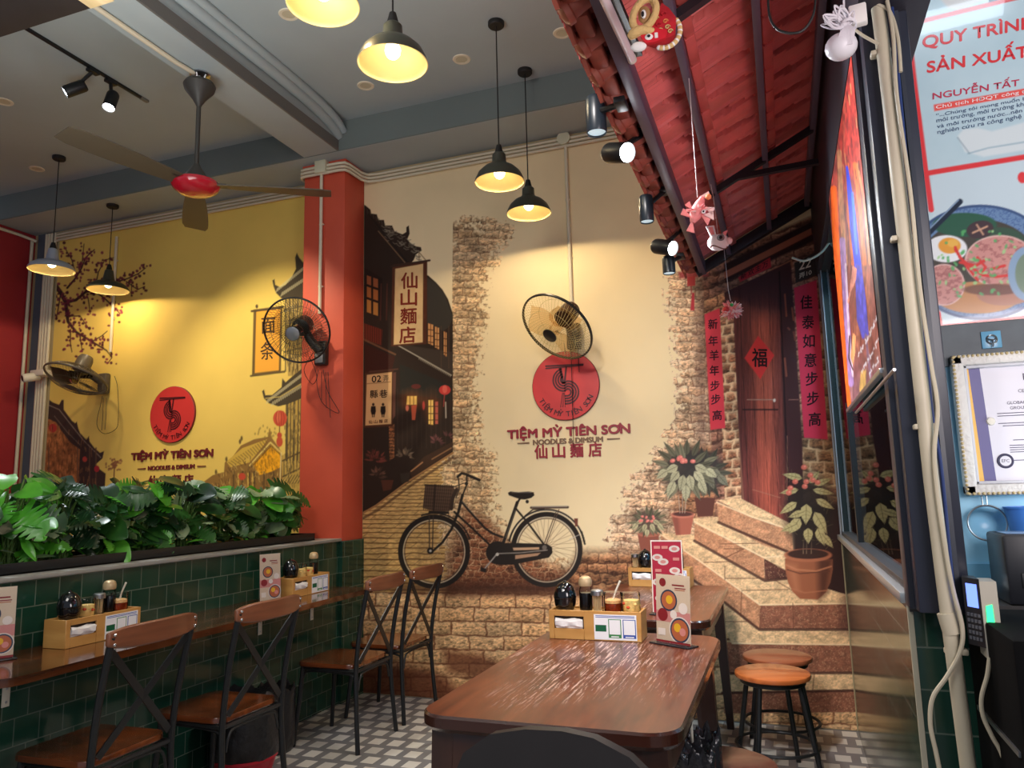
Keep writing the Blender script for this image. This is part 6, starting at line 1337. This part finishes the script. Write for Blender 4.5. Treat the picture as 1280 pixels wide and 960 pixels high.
table('dining_table', -.985, -.335, 3.27, 4.47, 'second brown wooden table standing against the lane mural behind the big one')

# counter shelf with brackets
SHW = wood('orange_brown_shelf_wood', S(58, 28, 15), S(104, 54, 24), 1, 7, .14, .6)
t = thing('counter_shelf', 'long narrow varnished wooden shelf along the green tiled low wall', 'shelf', (-2.764, 1.74, .727)); sh = MB()
sh.prism([(0, 0), (.35, 0), (.39, .012), (.41, .04), (.416, .08), (.39, 2.3), (.0, 2.3)], 0, .028, SHW); sh.build('board', t)
for y in (2.07, 3.5, 3.98):
    b_ = MB().box((.001, y-1.74-.016, -.165), (.005, y-1.74+.014, 0), WHITEP, .001).box((.001, y-1.74-.014, -.005), (.3, y-1.74+.014, -.001), WHITEP, .001)
    bo_ = b_.build('bracket', t)
    for z in (-.148, -.10): MB().lathe([(0, .003), (.004, .002), (.005, 0)], STEEL, 10, look((.005, y-1.74, z), (1, 0, 0))).build('screw', bo_)

# cross-back chairs
SEATW = wood('orange_brown_seat_wood', S(66, 30, 16), S(128, 64, 26), 0, 6, .18, .6); RAILW = wood('brown_rail_wood', S(92, 52, 34), S(130, 78, 52), 1, 8, .32, .3)
def make_chair(label):
    t = thing('cross_back_chair', label, 'chair', (0, 0, 0), 0, 'cross-back chairs along the counter')
    s = MB(); n = 12; pts = rrect(-.19, -.185, .175, .185, .055, 8); V = []; N = len(pts)
    for z, k in ((.404, .96), (.41, 1), (.424, 1), (.43, .985), (.4285, .7), (.426, .35)): V += [(x*k-.005*(1-k), y*k, z) for x, y in pts]
    fs = [(r*N+i, (r+1)*N+i, (r+1)*N+(i+1) % N, r*N+(i+1) % N)[::-1] for r in range(5) for i in range(N)]; s.add(V, fs+[tuple(range(5*N, 6*N)), tuple(reversed(range(N)))], SEATW, True); s.build('seat', t)
    for sy in (-1, 1):
        MB().tube(spline([(.21, sy*.2, 0), (.19, sy*.185, .25), (.186, sy*.182, .41), (.212, sy*.186, .62), (.262, sy*.19, .845)], 5), .0125, BLACK, 8).build('leg', t)
        MB().tube([(-.195, sy*.18, 0), (-.17, sy*.162, .25), (-.158, sy*.155, .404)], .012, BLACK, 8).build('leg', t)
    f = MB()
    f.tube([(-.158, -.155, .396), (-.158, .155, .396)], .009, BLACK, 8).tube([(.184, -.18, .396), (.184, .18, .396)], .009, BLACK, 8)
    for sy in (-1, 1): f.tube([(-.158, sy*.155, .396), (.184, sy*.18, .396)], .009, BLACK, 8)
    f.build('seat_frame', t)
    g = MB()
    for sy in (-1, 1): g.tube(spline([(-.164, sy*.158, .3), (-.152, sy*.154, .352), (-.11, sy*.155, .381), (.135, sy*.174, .381), (.18, sy*.18, .352), (.187, sy*.184, .3)], 4), .006, BLACK, 6)
    for x in (-.163, .186): g.tube(spline([(x, -.16, .3), (x, -.145, .355), (x, -.1, .381), (x, .1, .381), (x, .145, .355), (x, .16, .3)], 4), .006, BLACK, 6)
    g.build('brace', t)
    b_ = MB()
    for sy in (-1, 1): b_.bar((.25, sy*.178, .79), (.192, -sy*.16, .44), .028, .005, BLACK, (1, 0, 0)); 
    b_.build('cross_back', t)
    r = MB(); V = []; m_ = 14
    for i in range(m_+1):
        u = i/m_*2-1; y = u*.21; x = .262+.034*(1-u*u)-.012; h = .04*(1-.45*abs(u)**5)
        for dx, dz in ((-.008, -h), (.008, -h), (.008, h), (-.008, h)): V.append((x+dx+.008, y, .838+dz))
    fs = [(4*i+a, 4*i+(a+1) % 4, 4*i+4+(a+1) % 4, 4*i+4+a) for i in range(m_) for a in range(4)]+[(3, 2, 1, 0), (4*m_, 4*m_+1, 4*m_+2, 4*m_+3)]
    r.add(V, fs, RAILW); rl = r.build('top_rail', t); md = rl.modifiers.new('round', 'BEVEL'); md.width = .006; md.segments = 2; md.limit_method = 'ANGLE'
    bo = MB()
    for sy in (-1, 1):
        for z in (.82, .852): bo.sphere((.272, sy*.188, z), .0062, CHROME, n=8)
    bo.build('bolt', t); return t
ch0 = None
for (x, y, a), lb in (((-2.455, 2.19, .02), 'cross-back chair nearest the camera at the counter under the bamboo box'), ((-2.36, 2.73, -.02), 'cross-back chair in front of the black rubbish bags, second along the counter'), ((-2.345, 3.69, .0), 'cross-back chair third along the counter, its four legs on the open floor'), ((-2.345, 4.20, -.03), 'cross-back chair farthest along the counter, against the lane mural')):
    if ch0 is None: ch0 = c = make_chair(lb)
    else: c = copy_tree(ch0); c['label'] = lb
    c.location = (x, y, 0); c.rotation_euler.z = a

# round stools
STW = wood('orange_stool_seat', S(170, 84, 38), S(206, 116, 60), 0, 7, .25, .5); STD = wood('maroon_stool_seat', S(72, 32, 26), S(96, 46, 36), 0, 7, .3, .4)
def stool(x, y, m, label, rz=0):
    t = thing('round_stool', label, 'stool', (x, y, 0), rz, 'round wooden stools'); R = .17
    MB().lathe([(0, .45), (R-.012, .45), (R-.003, .446), (R, .438), (R-.003, .428), (R-.014, .422), (0, .422)], m, 48).build('seat', t)
    MB().lathe([(R-.03, .422), (R-.024, .418), (R-.024, .404), (R-.03, .4), (R-.044, .404), (R-.044, .418)], BLACK, 40).build('seat_ring', t)
    for k in range(4):
        a = PI/4+k*PI/2; c, s_ = math.cos(a), math.sin(a); MB().tube([(.205*c, .205*s_, 0), (.128*c, .128*s_, .41)], .0115, BLACK, 10).build('leg', t)
    for z, n_ in ((.13, 'foot_ring'),): 
        r = .205-.077*z/.41; MB().tube([(r*math.cos(q), r*math.sin(q), z) for q in np.linspace(0, 2*PI, 41)[:-1]], .0075, BLACK, 8, True).build(n_, t)
    return t
stool(-.118, 3.80, STW, 'round stool with bright orange seat, in front of its twin by the right wall', .35); stool(-.10, 4.165, wood('brown_stool_seat', S(128, 66, 40), S(160, 88, 56), 0, 7, .3, .4), 'round brown stool behind the orange one, against the lane mural', .1)
cst = at_z(902, 953, .45); stool(cst[0], cst[1], STD, 'dark maroon stool cut by the bottom edge beside the big table', .5)
# dark chair at the near end of the table
bp = at_y(702, 914, 1.17); t = thing('padded_chair', 'dark rounded chair back at the bottom edge before the big table', 'chair', (bp[0], 1.3, 0)); PAD = mat('charcoal_leatherette', S(34, 30, 30), .55, var=(10, .15)); zt = bp[2]
b_ = MB(); pr = [(-.2, -.42), (-.2, -.2), (-.19, -.1), (-.165, -.045), (-.12, -.014), (-.06, -.002), (0, 0), (.05, -.006), (.105, -.028), (.15, -.065), (.18, -.12), (.195, -.2), (.2, -.42)]
b_.prism(pr, -.03, .0, PAD, frame((0, -.13, zt), (1, 0, 0), (0, .1, 1), (0, -1, .1)), True); o = b_.build('backrest', t); md = o.modifiers.new('round', 'BEVEL'); md.width = .012; md.segments = 3; md.limit_method = 'ANGLE'
MB().box((-.21, -.17, .42), (.21, .25, .47), PAD, .02).build('seat', t)
for sx in (-1, 1):
    MB().tube([(sx*.19, -.2, 0), (sx*.185, -.15, .45), (sx*.17, -.14, zt-.12)], .013, BLACK, 8).build('leg', t); MB().tube([(sx*.19, .24, 0), (sx*.18, .21, .43)], .013, BLACK, 8).build('leg', t)

# rubbish bin with black liner, second bag, bags at the table
BAGM = mat('black_bin_liner', S(30, 29, 31), .28, bump=(22, .8)); REDB = mat('red_bin_plastic', S(176, 24, 44), .35)
def bag_mesh(m, R, H, seed, flare=.0, z0=0.0, squash=1.0):
    q = random.Random(seed); ph = [q.uniform(0, 6.28) for _ in range(6)]; n = 40; rows = [(z0, .9), (z0+.02, 1), (z0+H*.3, 1.03), (z0+H*.6, 1.02), (z0+H*.82, 1.0), (z0+H*.93, 1.03), (z0+H, .95), (z0+H*.97, .8), (z0+H*.9, .5), (z0+H*.86, 0.01)]
    V = []
    for j, (z, k) in enumerate(rows):
        for i in range(n):
            a = 2*PI*i/n; w_ = .02*math.sin(3*a+ph[0]+z*9)+.022*math.sin(7*a+ph[1]-z*14)+.014*math.sin(13*a+ph[2]+z*22); r = R*k*(1+w_*(1.4 if j > 3 else .7)); V.append((r*math.cos(a), r*math.sin(a)*squash, z+(.012*math.sin(5*a+ph[3])+.014*math.sin(11*a+ph[4]) if 4 <= j <= 6 else 0)))
    m.add(V, [(j*n+i, j*n+(i+1) % n, (j+1)*n+(i+1) % n, (j+1)*n+i) for j in range(len(rows)-1) for i in range(n)], BAGM, True)
t = thing('rubbish_bin', 'bin in a black liner with red base by the counter chairs', 'bin', (-2.565, 3.16, 0)); m_ = MB(); bag_mesh(m_, .155, .30, 1, z0=.055); m_.build('liner', t); MB().lathe([(0, 0), (.13, 0), (.15, .06), (.155, .062), (.155, .075), (.14, .075), (.12, .01), (0, .01)], REDB, 36).build('bin_body', t)
t = thing('rubbish_bag', 'smaller black rubbish bag behind the bin by the green tiles', 'bag', (-2.60, 3.43, 0)); m_ = MB(); bag_mesh(m_, .10, .32, 5); m_.build('bag', t); MB().tube(spline([(.0, .02, .28), (.03, .03, .35), (.06, .0, .33), (.05, -.03, .29)], 5), .008, BAGM, 8).build('knot', t)
t = thing('carrier_bag', 'shiny black plastic bags hanging under the right side of the big table', 'bag', (-.285, 2.32, .63)); m_ = MB(); q = random.Random(4); CRK = mat('crinkled_plastic', S(44, 44, 48), .12, bump=(30, 1.0))
for k in range(3):
    M = Matrix.Translation((q.uniform(-.02, .02), -.08+k*.075, -.05)); b2 = MB(); bag_mesh(b2, .058, .17, 10+k, z0=-.17, squash=.85); m_.add(b2.v, b2.f, CRK, True, M)
m_.build('bag', t); MB().tube([(-.02, 0, -.06), (-.02, .0, -.008), (-.02, .02, .0)], .004, WHITEP, 6).build('hook', t)

# ================================================================ bamboo caddies and jars
BAM = wood('bamboo_box', S(184, 132, 68), S(216, 168, 98), 0, 5, .4, .15); BAMY = wood('bamboo_box_side', S(178, 126, 64), S(208, 160, 92), 1, 5, .4, .15); TISS = mat('white_tissue', S(238, 236, 236), .9, bump=(50, .3)); CARD = mat('white_card', S(238, 240, 244), .4); GRN = mat('printed_green', S(22, 96, 62), .4); BLU = mat('printed_blue', S(52, 84, 168), .4); GRN2 = mat('printed_leaf_green', S(60, 132, 76), .4); GREYI = mat('printed_grey', S(120, 126, 150), .5); DARKH = mat('inside_shade', S(40, 28, 20), .8)
CW, CD, CH = .35, .115, .105
def caddy(loc, rz, label):
    t = thing('bamboo_caddy', label, 'caddy', loc, rz, 'bamboo table caddies'); b_ = MB(); w_, d_ = CW/2, CD/2; k = .009
    hx0, hx1, hz0, hz1 = -w_+.02, -w_+.135, .038, .083
    for lo, hi in (((-w_, -d_, 0), (hx0, -d_+k, CH)), ((hx1, -d_, 0), (w_, -d_+k, CH)), ((hx0, -d_, 0), (hx1, -d_+k, hz0)), ((hx0, -d_, hz1), (hx1, -d_+k, CH)), ((-w_+k, d_-k, 0), (w_-k, d_, CH)), ((-w_+k, -d_+k, 0), (w_-k, d_-k, k)), ((-w_+k, -d_+k, CH-.016), (w_-k, d_-k, CH-.008))): b_.box(lo, hi, BAM, .0012, seg=1)
    b_.build('box', t); ts = MB()
    for sx in (-1, 1): MB().box((min(sx*w_, sx*(w_-k))+.0006*sx, -d_+k*.2, 0), (max(sx*w_, sx*(w_-k))+.0006*sx, d_, CH), BAMY, .0012, seg=1).build('end_panel', t)
    V = []; n = 10
    for j in range(5):
        for i in range(n+1): V.append((hx0+.004+(hx1-hx0-.008)*i/n, -d_-.004+.003*math.sin(i*1.3+j)+(.012 if j in (0, 4) else 0), hz0+.002+(.034)*j/4+.0025*math.sin(i*.9+j*2)))
    ts.add(V, [(j*(n+1)+i, j*(n+1)+i+1, (j+1)*(n+1)+i+1, (j+1)*(n+1)+i) for j in range(4) for i in range(n)], TISS, True); ts.box((hx0+.004, -d_+.004, hz0), (hx1-.004, d_-.02, hz0+.03), TISS, .004); ts.build('tissues', t)
    MB().box((hx0, -d_+.0095, .012), (hx1+.05, -d_+.011, CH-.02), DARKH).build('shade_sheet', t)  # dark sheet behind the slot stands for the shade inside the box
    c = MB(); x0 = .0; x1 = w_-.016; c.box((x0, -d_-.0012, .004), (x1, -d_, .094), CARD, 0)
    q = lambda a, b, e, f, m, o=.0016: c.box((x0+a*(x1-x0), -d_-o, .004+b*.09), (x0+e*(x1-x0), -d_-.001, .004+f*.09), m, 0)
    q(.03, .32, .29, .58, GRN); q(.34, .08, .64, .82, GRN2); q(.36, .22, .62, .79, CARD, .0019); q(.68, .08, .98, .82, BLU); q(.7, .22, .96, .79, CARD, .0019)
    for z in (.93, .875): q(.04, z, .96, z+.025, BLU)
    q(.4, .11, .58, .15, CARD, .002); q(.73, .11, .93, .15, CARD, .002)
    c.build('payment_card', t); return t
JG = glass('jar_glass', (.95, .97, .97), .0, .14); SOY = mat('dark_soy_sauce', S(18, 12, 12), .2); LAQ = mat('black_lacquer', S(12, 12, 14), .1, coat=.6); CHI = mat('chili_oil', S(128, 44, 16), .25, var=(60, .4)); CHI2 = mat('chili_garlic_top', S(226, 176, 116), .5, var=(90, .25)); PKL = mat('pickled_garlic', S(232, 196, 120), .5, var=(70, .25)); PKR = mat('pickled_chili', S(206, 74, 40), .4); PICK = mat('toothpicks', S(206, 176, 130), .7); GOLD = mat('pale_gold_cap', S(196, 170, 130), .35, .3); LIDC = glass('clear_lid', (.93, .94, .95), .08, .2)
def jars(kind, label, p, gname):
    if kind == 'pot':
        t = thing('lidded_pot', label, 'pot', p, 0, 'black lidded pots')
        MB().lathe([(0, 0), (.03, 0), (.036, .006), (.041, .022), (.043, .044), (0, .044)], LAQ, 36).build('body', t); MB().lathe([(.043, .0445), (.0445, .047), (.044, .052), (.042, .066), (.036, .083), (.025, .097), (.012, .104), (.006, .106), (.005, .11), (0, .111)], LAQ, 36).build('lid', t)
    elif kind == 'soy':
        t = thing('sauce_bottle', label, 'bottle', p, 0, 'soy sauce bottles')
        MB().lathe([(0, .001), (.022, .001), (.0225, .008), (.0225, .06), (.0215, .064), (0, .064)], SOY, 28).build('sauce', t); MB().lathe([(0, 0), (.024, 0), (.025, .004), (.025, .07), (.023, .082), (.018, .09), (.018, .096)], JG, 28).build('bottle_glass', t)
        MB().lathe([(.019, .088), (.024, .09), (.026, .096), (.026, .108), (.022, .12), (.012, .126), (0, .127)], GOLD, 28).build('cap', t)
    elif kind == 'tooth':
        t = thing('toothpick_jar', label, 'jar', p, 0, 'clear toothpick jars')
        e = MB(); q = random.Random(3)
        for k in range(26): a = q.uniform(0, 6.28); r = q.uniform(0, .015); e.tube([(r*math.cos(a), r*math.sin(a), .003), (1.1*r*math.cos(a), 1.1*r*math.sin(a), q.uniform(.055, .062))], .0011, PICK, 5)
        e.build('toothpicks', t); MB().lathe([(0, 0), (.022, 0), (.023, .003), (.0225, .06), (.021, .064)], JG, 28).build('jar_glass', t); MB().lathe([(.0235, .06), (.024, .064), (.024, .076), (.02, .08), (0, .081)], STEEL, 28).build('lid', t)
    else:
        t = thing('condiment_jar', label, 'jar', p, 0, 'glass condiment jars'); a_, b_ = (CHI, CHI2) if kind == 'chili' else (PKL, PKL)
        e = MB().lathe([(0, .002), (.03, .002), (.031, .008), (.031, .03), (0, .031)], a_, 28); 
        if kind == 'chili': e.lathe([(.0, .0315), (.0305, .031), (.0305, .042), (.02, .046), (0, .045)], b_, 28)
        else:
            e.lathe([(0, .0315), (.0305, .031), (.03, .044), (0, .046)], b_, 28)
            for k, (a, z) in enumerate(((4.5, .02), (5.4, .03), (3.8, .033), (.2, .025), (1.6, .02), (2.6, .03))): e.sphere((.027*math.cos(a), .027*math.sin(a), z), .009, PKR if kind == 'red' or k % 2 == 0 else b_, sc=(1, 1, .7), n=8)
        e.build('contents', t); MB().lathe([(0, 0), (.031, 0), (.034, .004), (.034, .05), (.032, .056), (.032, .06)], JG, 32).build('jar_glass', t); MB().lathe([(.033, .056), (.035, .058), (.035, .068), (.033, .071), (.012, .073), (0, .073)], LIDC, 32).build('lid', t)
        if kind == 'chili': MB().tube([(-.004, 0, .03), (.012, .0, .074), (.03, .002, .112)], [.003, .0032, .004], WHITEP, 8).build('spoon', t)
    return t
def set_caddy(front_left, rz, label, items, z):
    c, s_ = math.cos(rz), math.sin(rz); L = lambda x, y: (front_left[0]+c*(x+CW/2)-s_*(y+CD/2), front_left[1]+s_*(x+CW/2)+c*(y+CD/2), z)
    caddy(L(0, 0), rz, label)
    for kind, x, y, lb in items: p = L(x, y); jars(kind, lb, (p[0], p[1], z+CH-.0075), label)
set_caddy(at_z(687, 798, .75), .0, 'bamboo caddy with tissues and condiments on the big foreground table', [('pot', -.125, .0, 'black lidded pot on the foreground table caddy'), ('soy', -.047, .015, 'soy sauce bottle on the foreground table caddy'), ('tooth', .005, -.015, 'clear toothpick jar on the foreground table caddy'), ('chili', .062, .0, 'jar of chili oil with white spoon on the foreground table caddy'), ('garlic', .132, -.004, 'jar of pickled garlic and chili on the foreground table caddy')], .7505)
set_caddy(at_z(786, 733, .75), -.06, 'bamboo caddy on the second table against the lane mural', [('tooth', -.15, .02, 'clear jar left of the pot on the second table caddy'), ('pot', -.085, .0, 'black lidded pot on the second table caddy'), ('chili', .03, .02, 'chili jar behind the red card on the second table caddy'), ('soy', .11, .0, 'soy sauce bottle at the right end of the second table caddy')], .7505)
set_caddy(at_z(81, 812, .755), PI/2, 'bamboo caddy on the counter behind the nearest chair', [('pot', -.115, .005, 'black lidded pot on the nearer counter caddy'), ('red', -.035, .01, 'jar of pickled garlic and chili on the nearer counter caddy'), ('tooth', .03, .015, 'clear toothpick jar on the nearer counter caddy'), ('soy', .082, .02, 'soy sauce bottle on the nearer counter caddy'), ('chili', .125, .01, 'chili oil jar on the nearer counter caddy')], .7555)
set_caddy(at_z(366, 748, .755), PI/2, 'bamboo caddy on the counter near the pillar', [('pot', -.12, .0, 'black lidded pot on the counter caddy near the pillar'), ('garlic', -.03, .0, 'jar of pickled garlic on the counter caddy near the pillar'), ('red', .05, .005, 'jar with red pickles on the counter caddy near the pillar'), ('soy', .12, .015, 'soy sauce bottle on the counter caddy near the pillar')], .7555)

# menu cards in acrylic holders
ACR = glass('clear_acrylic', (.95, .96, .97), .0, .15); PBE = mat('beige_menu_print', S(232, 206, 176), .4); PRE = mat('red_menu_print', S(196, 40, 66), .4); PCR = mat('cream_print', S(240, 226, 214), .5); PYE = mat('yolk_print', S(240, 190, 50), .5); PBR = mat('broth_print', S(196, 110, 70), .5); PDK = mat('bowl_print', S(60, 70, 90), .4); PMR = mat('maroon_print', S(150, 40, 44), .5); PPI = mat('pink_print', S(226, 150, 140), .5)
def menu(loc, rz, w_, h, kind, label):
    t = thing('menu_card', label, 'menu card', loc, rz, 'menu cards in clear holders'); Mf = frame((0, 0, .006), (1, 0, 0), (0, .06, 1), (0, -1, .06))
    MB().box((-w_/2-.012, -.03, 0), (w_/2+.012, .03, .005), mat('black_holder_base', S(40, 40, 44), .25), .002).build('base', t)
    MB().box((-w_/2-.003, 0, .001), (w_/2+.003, h+.003, .0035), ACR, 0, Mf).build('acrylic_holder', t)
    c = MB().box((-w_/2, .002, -.0012), (w_/2, h, .0), PRE if kind == 'red' else PBE, 0, Mf); lev = [.0002]
    def disc(x, y, r, m, sy=1): lev[0] += .00012; c.lathe([(0, lev[0]), (r, lev[0])], m, 24, Mf @ Matrix.Translation((x*w_, y*h, 0)) @ Matrix.Diagonal((1, sy, 1, 1)))
    def rect(x0, y0, x1, y1, m): lev[0] += .00012; c.add([(x0*w_, y0*h, lev[0]), (x1*w_, y0*h, lev[0]), (x1*w_, y1*h, lev[0]), (x0*w_, y1*h, lev[0])], [(0, 1, 2, 3)], m, False, Mf)
    if kind == 'red':
        for i, (x, y) in enumerate(((.25, .88), (-.3, .76), (-.12, .70), (.24, .58), (.38, .5), (-.32, .42), (-.12, .4), (.2, .3), (-.25, .2), (.2, .12))): disc(x, y, .17*w_, PCR, .62); disc(x, y, .09*w_, PPI, .6)
        for x, y in ((-.3, .9), (.3, .74), (-.28, .58), (.1, .44), (.35, .38), (-.05, .9)): rect(x-.1, y-.02, x+.1, y+.02, mat('orange_print', S(230, 120, 90), .5) if False else PPI)
        for a in ((-.5, .98, .5, 1.0), (-.5, .01, -.47, 1), (.47, .01, .5, 1)): rect(*a, PCR)
    else:
        disc(-.3, .88, .1*w_, PMR); rect(-.02, .84, .34, .862, PMR); rect(.06, .80, .38, .815, PMR); rect(.06, .775, .36, .787, PBR)
        rect(-.5, .30, .5, .46, PPI); disc(-.12, .62, .25*w_, PDK); disc(-.12, .62, .21*w_, PBR); disc(-.1, .63, .1*w_, PYE); disc(.3, .52, .13*w_, PCR); disc(-.3, .40, .15*w_, PMR); disc(.02, .42, .1*w_, PCR)
        disc(.2, .2, .31*w_, PCR); disc(.2, .2, .28*w_, PDK); disc(.2, .2, .24*w_, PBR); disc(.13, .235, .1*w_, PYE); disc(.28, .18, .09*w_, PPI); rect(-.44, .1, -.22, .2, PCR); rect(-.5, .0, .5, .03, PMR)
    c.build('card', t); return t
m0 = at_z(842, 806.5, .75); menu((m0[0], m0[1], .7505), -.52, .15, .235, 'beige', 'beige menu card with noodle bowls in a clear holder on the foreground table')
m1 = at_y(836, 762, 3.42); menu((m1[0]+.0, 3.42, .7505), -.05, .14, .315, 'red', 'red dim sum menu card standing on the second table behind the beige card')
m2 = at_z(338, 753, .756); menu((m2[0], m2[1], .7555), 1.15, .118, .245, 'beige', 'beige menu card on the counter beside the bamboo caddy near the pillar')
m3 = at_z(-9, 826, .756); menu((m3[0], m3[1], .7555), 1.0, .118, .245, 'beige', 'beige menu card cut by the left edge of the photo on the counter')

# ================================================================ planter with leafy plants
o = MB().box((-3.2, .9, 1.031), (-2.83, 4.1, 1.037), BLACK).box((-2.842, .9, 1.031), (-2.83, 4.1, 1.075), BLACK, .002).box((-3.2, .9, 1.031), (-3.188, 4.1, 1.075), BLACK, .002).box((-3.2, 4.09, 1.031), (-2.83, 4.1, 1.075), BLACK, .002).box((-3.2, .9, 1.031), (-2.83, .91, 1.075), BLACK, .002).box((-3.187, .912, 1.036), (-2.843, 4.089, 1.055), mat('dark_soil', S(48, 36, 26), .95, bump=(40, .6))).build('planter_box'); tag(o, 'long low black planter box on top of the green tiled wall', 'planter')
def leafmat(name, c1, c2, rough=.3):
    t = NT(name); nz = t.n('ShaderNodeTexNoise'); nz.inputs['Scale'].default_value = 7; nz.inputs['Detail'].default_value = 3; t.l(t.coords(), nz.inputs['Vector']); col = t.ramp(nz.outputs['Fac'], [(.35, c1), (.65, c2)]); t.l(col, t.b.inputs['Base Color']); t.b.inputs['Roughness'].default_value = rough
    tr = t.n('ShaderNodeBsdfTranslucent'); t.l(col, tr.inputs[0]); mx = t.n('ShaderNodeMixShader'); mx.inputs[0].default_value = .3; t.l(t.b.outputs[0], mx.inputs[1]); t.l(tr.outputs[0], mx.inputs[2]); t.l(mx.outputs[0], t.t.nodes['Material Output'].inputs[0]); return t.m
LF = [leafmat('deep_green_leaf', S(26, 66, 30), S(58, 112, 46)), leafmat('lit_green_leaf', S(62, 150, 36), S(104, 186, 60)), leafmat('dark_green_leaf', S(18, 42, 26), S(36, 74, 38)), leafmat('sheen_green_leaf', S(92, 124, 88), S(150, 172, 134))]  # bright green holds the spotlight, grey-green the pale reflections on the leaves
STEM = mat('green_stem', S(88, 120, 56), .5); DRY = mat('dry_yellow_leaf', S(222, 176, 84), .6)
def leaf_mesh(mb, M, L, W, kind, m, q):
    """one blade: rows across the midrib, folded and drooping; split leaves have notches cut to the midrib"""
    n = 22; V = []; fs = []
    for i in range(n+1):
        u = i/n
        if kind == 'lance': w_ = math.sin(PI*min(1, u*.97+.03))**.8*(1-.3*u)
        else: w_ = (math.sin(PI*min(1, (u*.86+.14)))**.62)*(1.12-.34*u)
        wl = wr = w_
        if kind == 'split':
            f = (u*6.5) % 1; g = (u*6.5+.45) % 1
            if .12 < u < .93: wl *= 1-.62*(f > .74); wr *= 1-.62*(g > .74)
        z = -.55*L*u*u*.5; e = .16*L*(1-.4*u)
        y0_ = L*u-.10*L*(w_ if u < .15 else 0)
        for k, s_ in ((1, -1), (.55, -1), (0, 0), (.55, 1), (1, 1)):
            ww = (wl if s_ < 0 else wr)*W/2*k*s_; V.append((ww, L*u+.12*L*k*abs(s_)*(.4-u*.2) - (.14*L*k*abs(s_) if u < .1 else 0), z+e*k*k*.55*abs(s_)-.05*L*(k > .9)*abs(s_)))
    for i in range(n):
        for j in range(4): a = i*5+j; fs.append((a, a+1, a+6, a+5))
    mb.add(V, fs, m, True, M)
def plant(name, x, y, H, nl, kinds, label, seed, size=.17, mats_=(0, 1, 2)):
    q = random.Random(seed); t = thing(name, label, 'plant', (x, y, 1.05), 0, 'leafy plants in the planter box'); st = MB(); fo = MB()
    for k in range(nl):
        a = q.uniform(0, 2*PI); hh = H*(1-.86*(k/nl)**.95)*q.uniform(.85, 1.05); out = q.uniform(.05, .17)*(1.15-.3*hh/H)
        if math.cos(a) > 0: out *= .62
        b0 = Vector((q.uniform(-.03, .03), q.uniform(-.05, .05), 0)); tip = Vector((math.cos(a)*out, math.sin(a)*out*1.25, hh)); st.tube(spline([b0, b0*.4+tip*.55+Vector((0, 0, hh*.12)), tip], 4), [.004]*8+[.0026], STEM, 5)
        kind = q.choice(kinds); L = size*.7*q.uniform(.65, 1.2)*(1 if hh > H*.4 else .8); yd = Vector((math.cos(a), math.sin(a), q.uniform(-.75, .3))).normalized(); up = Vector((q.uniform(-.1, 1.0), q.uniform(-.9, .1), q.uniform(.35, 1))); xd = yd.cross(up).normalized(); zd = xd.cross(yd)
        leaf_mesh(fo, frame(tip, xd, yd, zd), L, L*(.36 if kind == 'lance' else .88), kind, LF[q.choice(mats_)], q)
    st.build('stems', t); fo.build('foliage', t); return t
SPL0 = [(3.98, .36, 22, ('split', 'heart'), 'split-leaf plant at the end of the planter beside the red pillar', .19, (0, 3, 0)), (3.76, .42, 30, ('split', 'heart'), 'split-leaf plant second from the red pillar in the planter', .2, (0, 3, 1)), (3.46, .40, 28, ('split', 'split', 'heart'), 'leafy plant third from the red pillar in the planter', .19, (0, 2, 3)), (3.16, .41, 28, ('heart', 'split', 'lance'), 'dark leafy plant below the yellow shop lettering', .18, (2, 0, 3)), (2.9, .44, 30, ('split', 'split', 'heart'), 'leafy plant whose bright leaf crosses the Chinese lettering', .18, (1, 0, 2)), (2.66, .43, 30, ('heart', 'split', 'lance'), 'leafy plant with a bright split leaf left of the shop lettering', .18, (1, 0, 2)), (2.44, .41, 30, ('split', 'lance'), 'dark bushy plant between the two brightly lit ones', .17, (2, 0, 3)), (2.22, .46, 34, ('split', 'lance', 'heart'), 'broad plant with the brightest green leaves before the corner pipes', .2, (1, 1, 0)), (1.98, .40, 30, ('lance', 'heart'), 'leafy plant at the left edge of the photo before the red wall', .18, (0, 2, 1)), (1.74, .40, 26, ('lance', 'heart'), 'leafy plant mostly beyond the left edge of the photo', .18, (0, 2, 3))]
SPL = [(y, H-.075, int(nl*2.2), kd, lb, sz, ms) for y, H, nl, kd, lb, sz, ms in SPL0]
for i, (y, H, nl, kd, lb, sz, ms) in enumerate(SPL): plant('leafy_plant', -3.01, y, H, nl, kd, lb, 40+i, sz, ms)
gc = MB(); q = random.Random(9)
for k in range(130):
    y = q.uniform(1.6, 4.05); x = q.uniform(-3.1, -2.86); a = q.uniform(0, 6.28); yd = Vector((math.cos(a), math.sin(a), q.uniform(.1, .9))).normalized(); up = Vector((.2, -.2, 1)); xd = yd.cross(up).normalized(); leaf_mesh(gc, frame((x, y, 1.055+q.uniform(0, .06)), xd, yd, xd.cross(yd)), q.uniform(.05, .09), q.uniform(.03, .05), q.choice(('lance', 'heart')), DRY if q.random() < .1 else LF[q.choice((0, 1, 2, 3))], q)
o = gc.build('ground_leaves'); tag(o, 'low undergrowth of small leaves covering the soil of the planter box', 'undergrowth', kind='stuff')
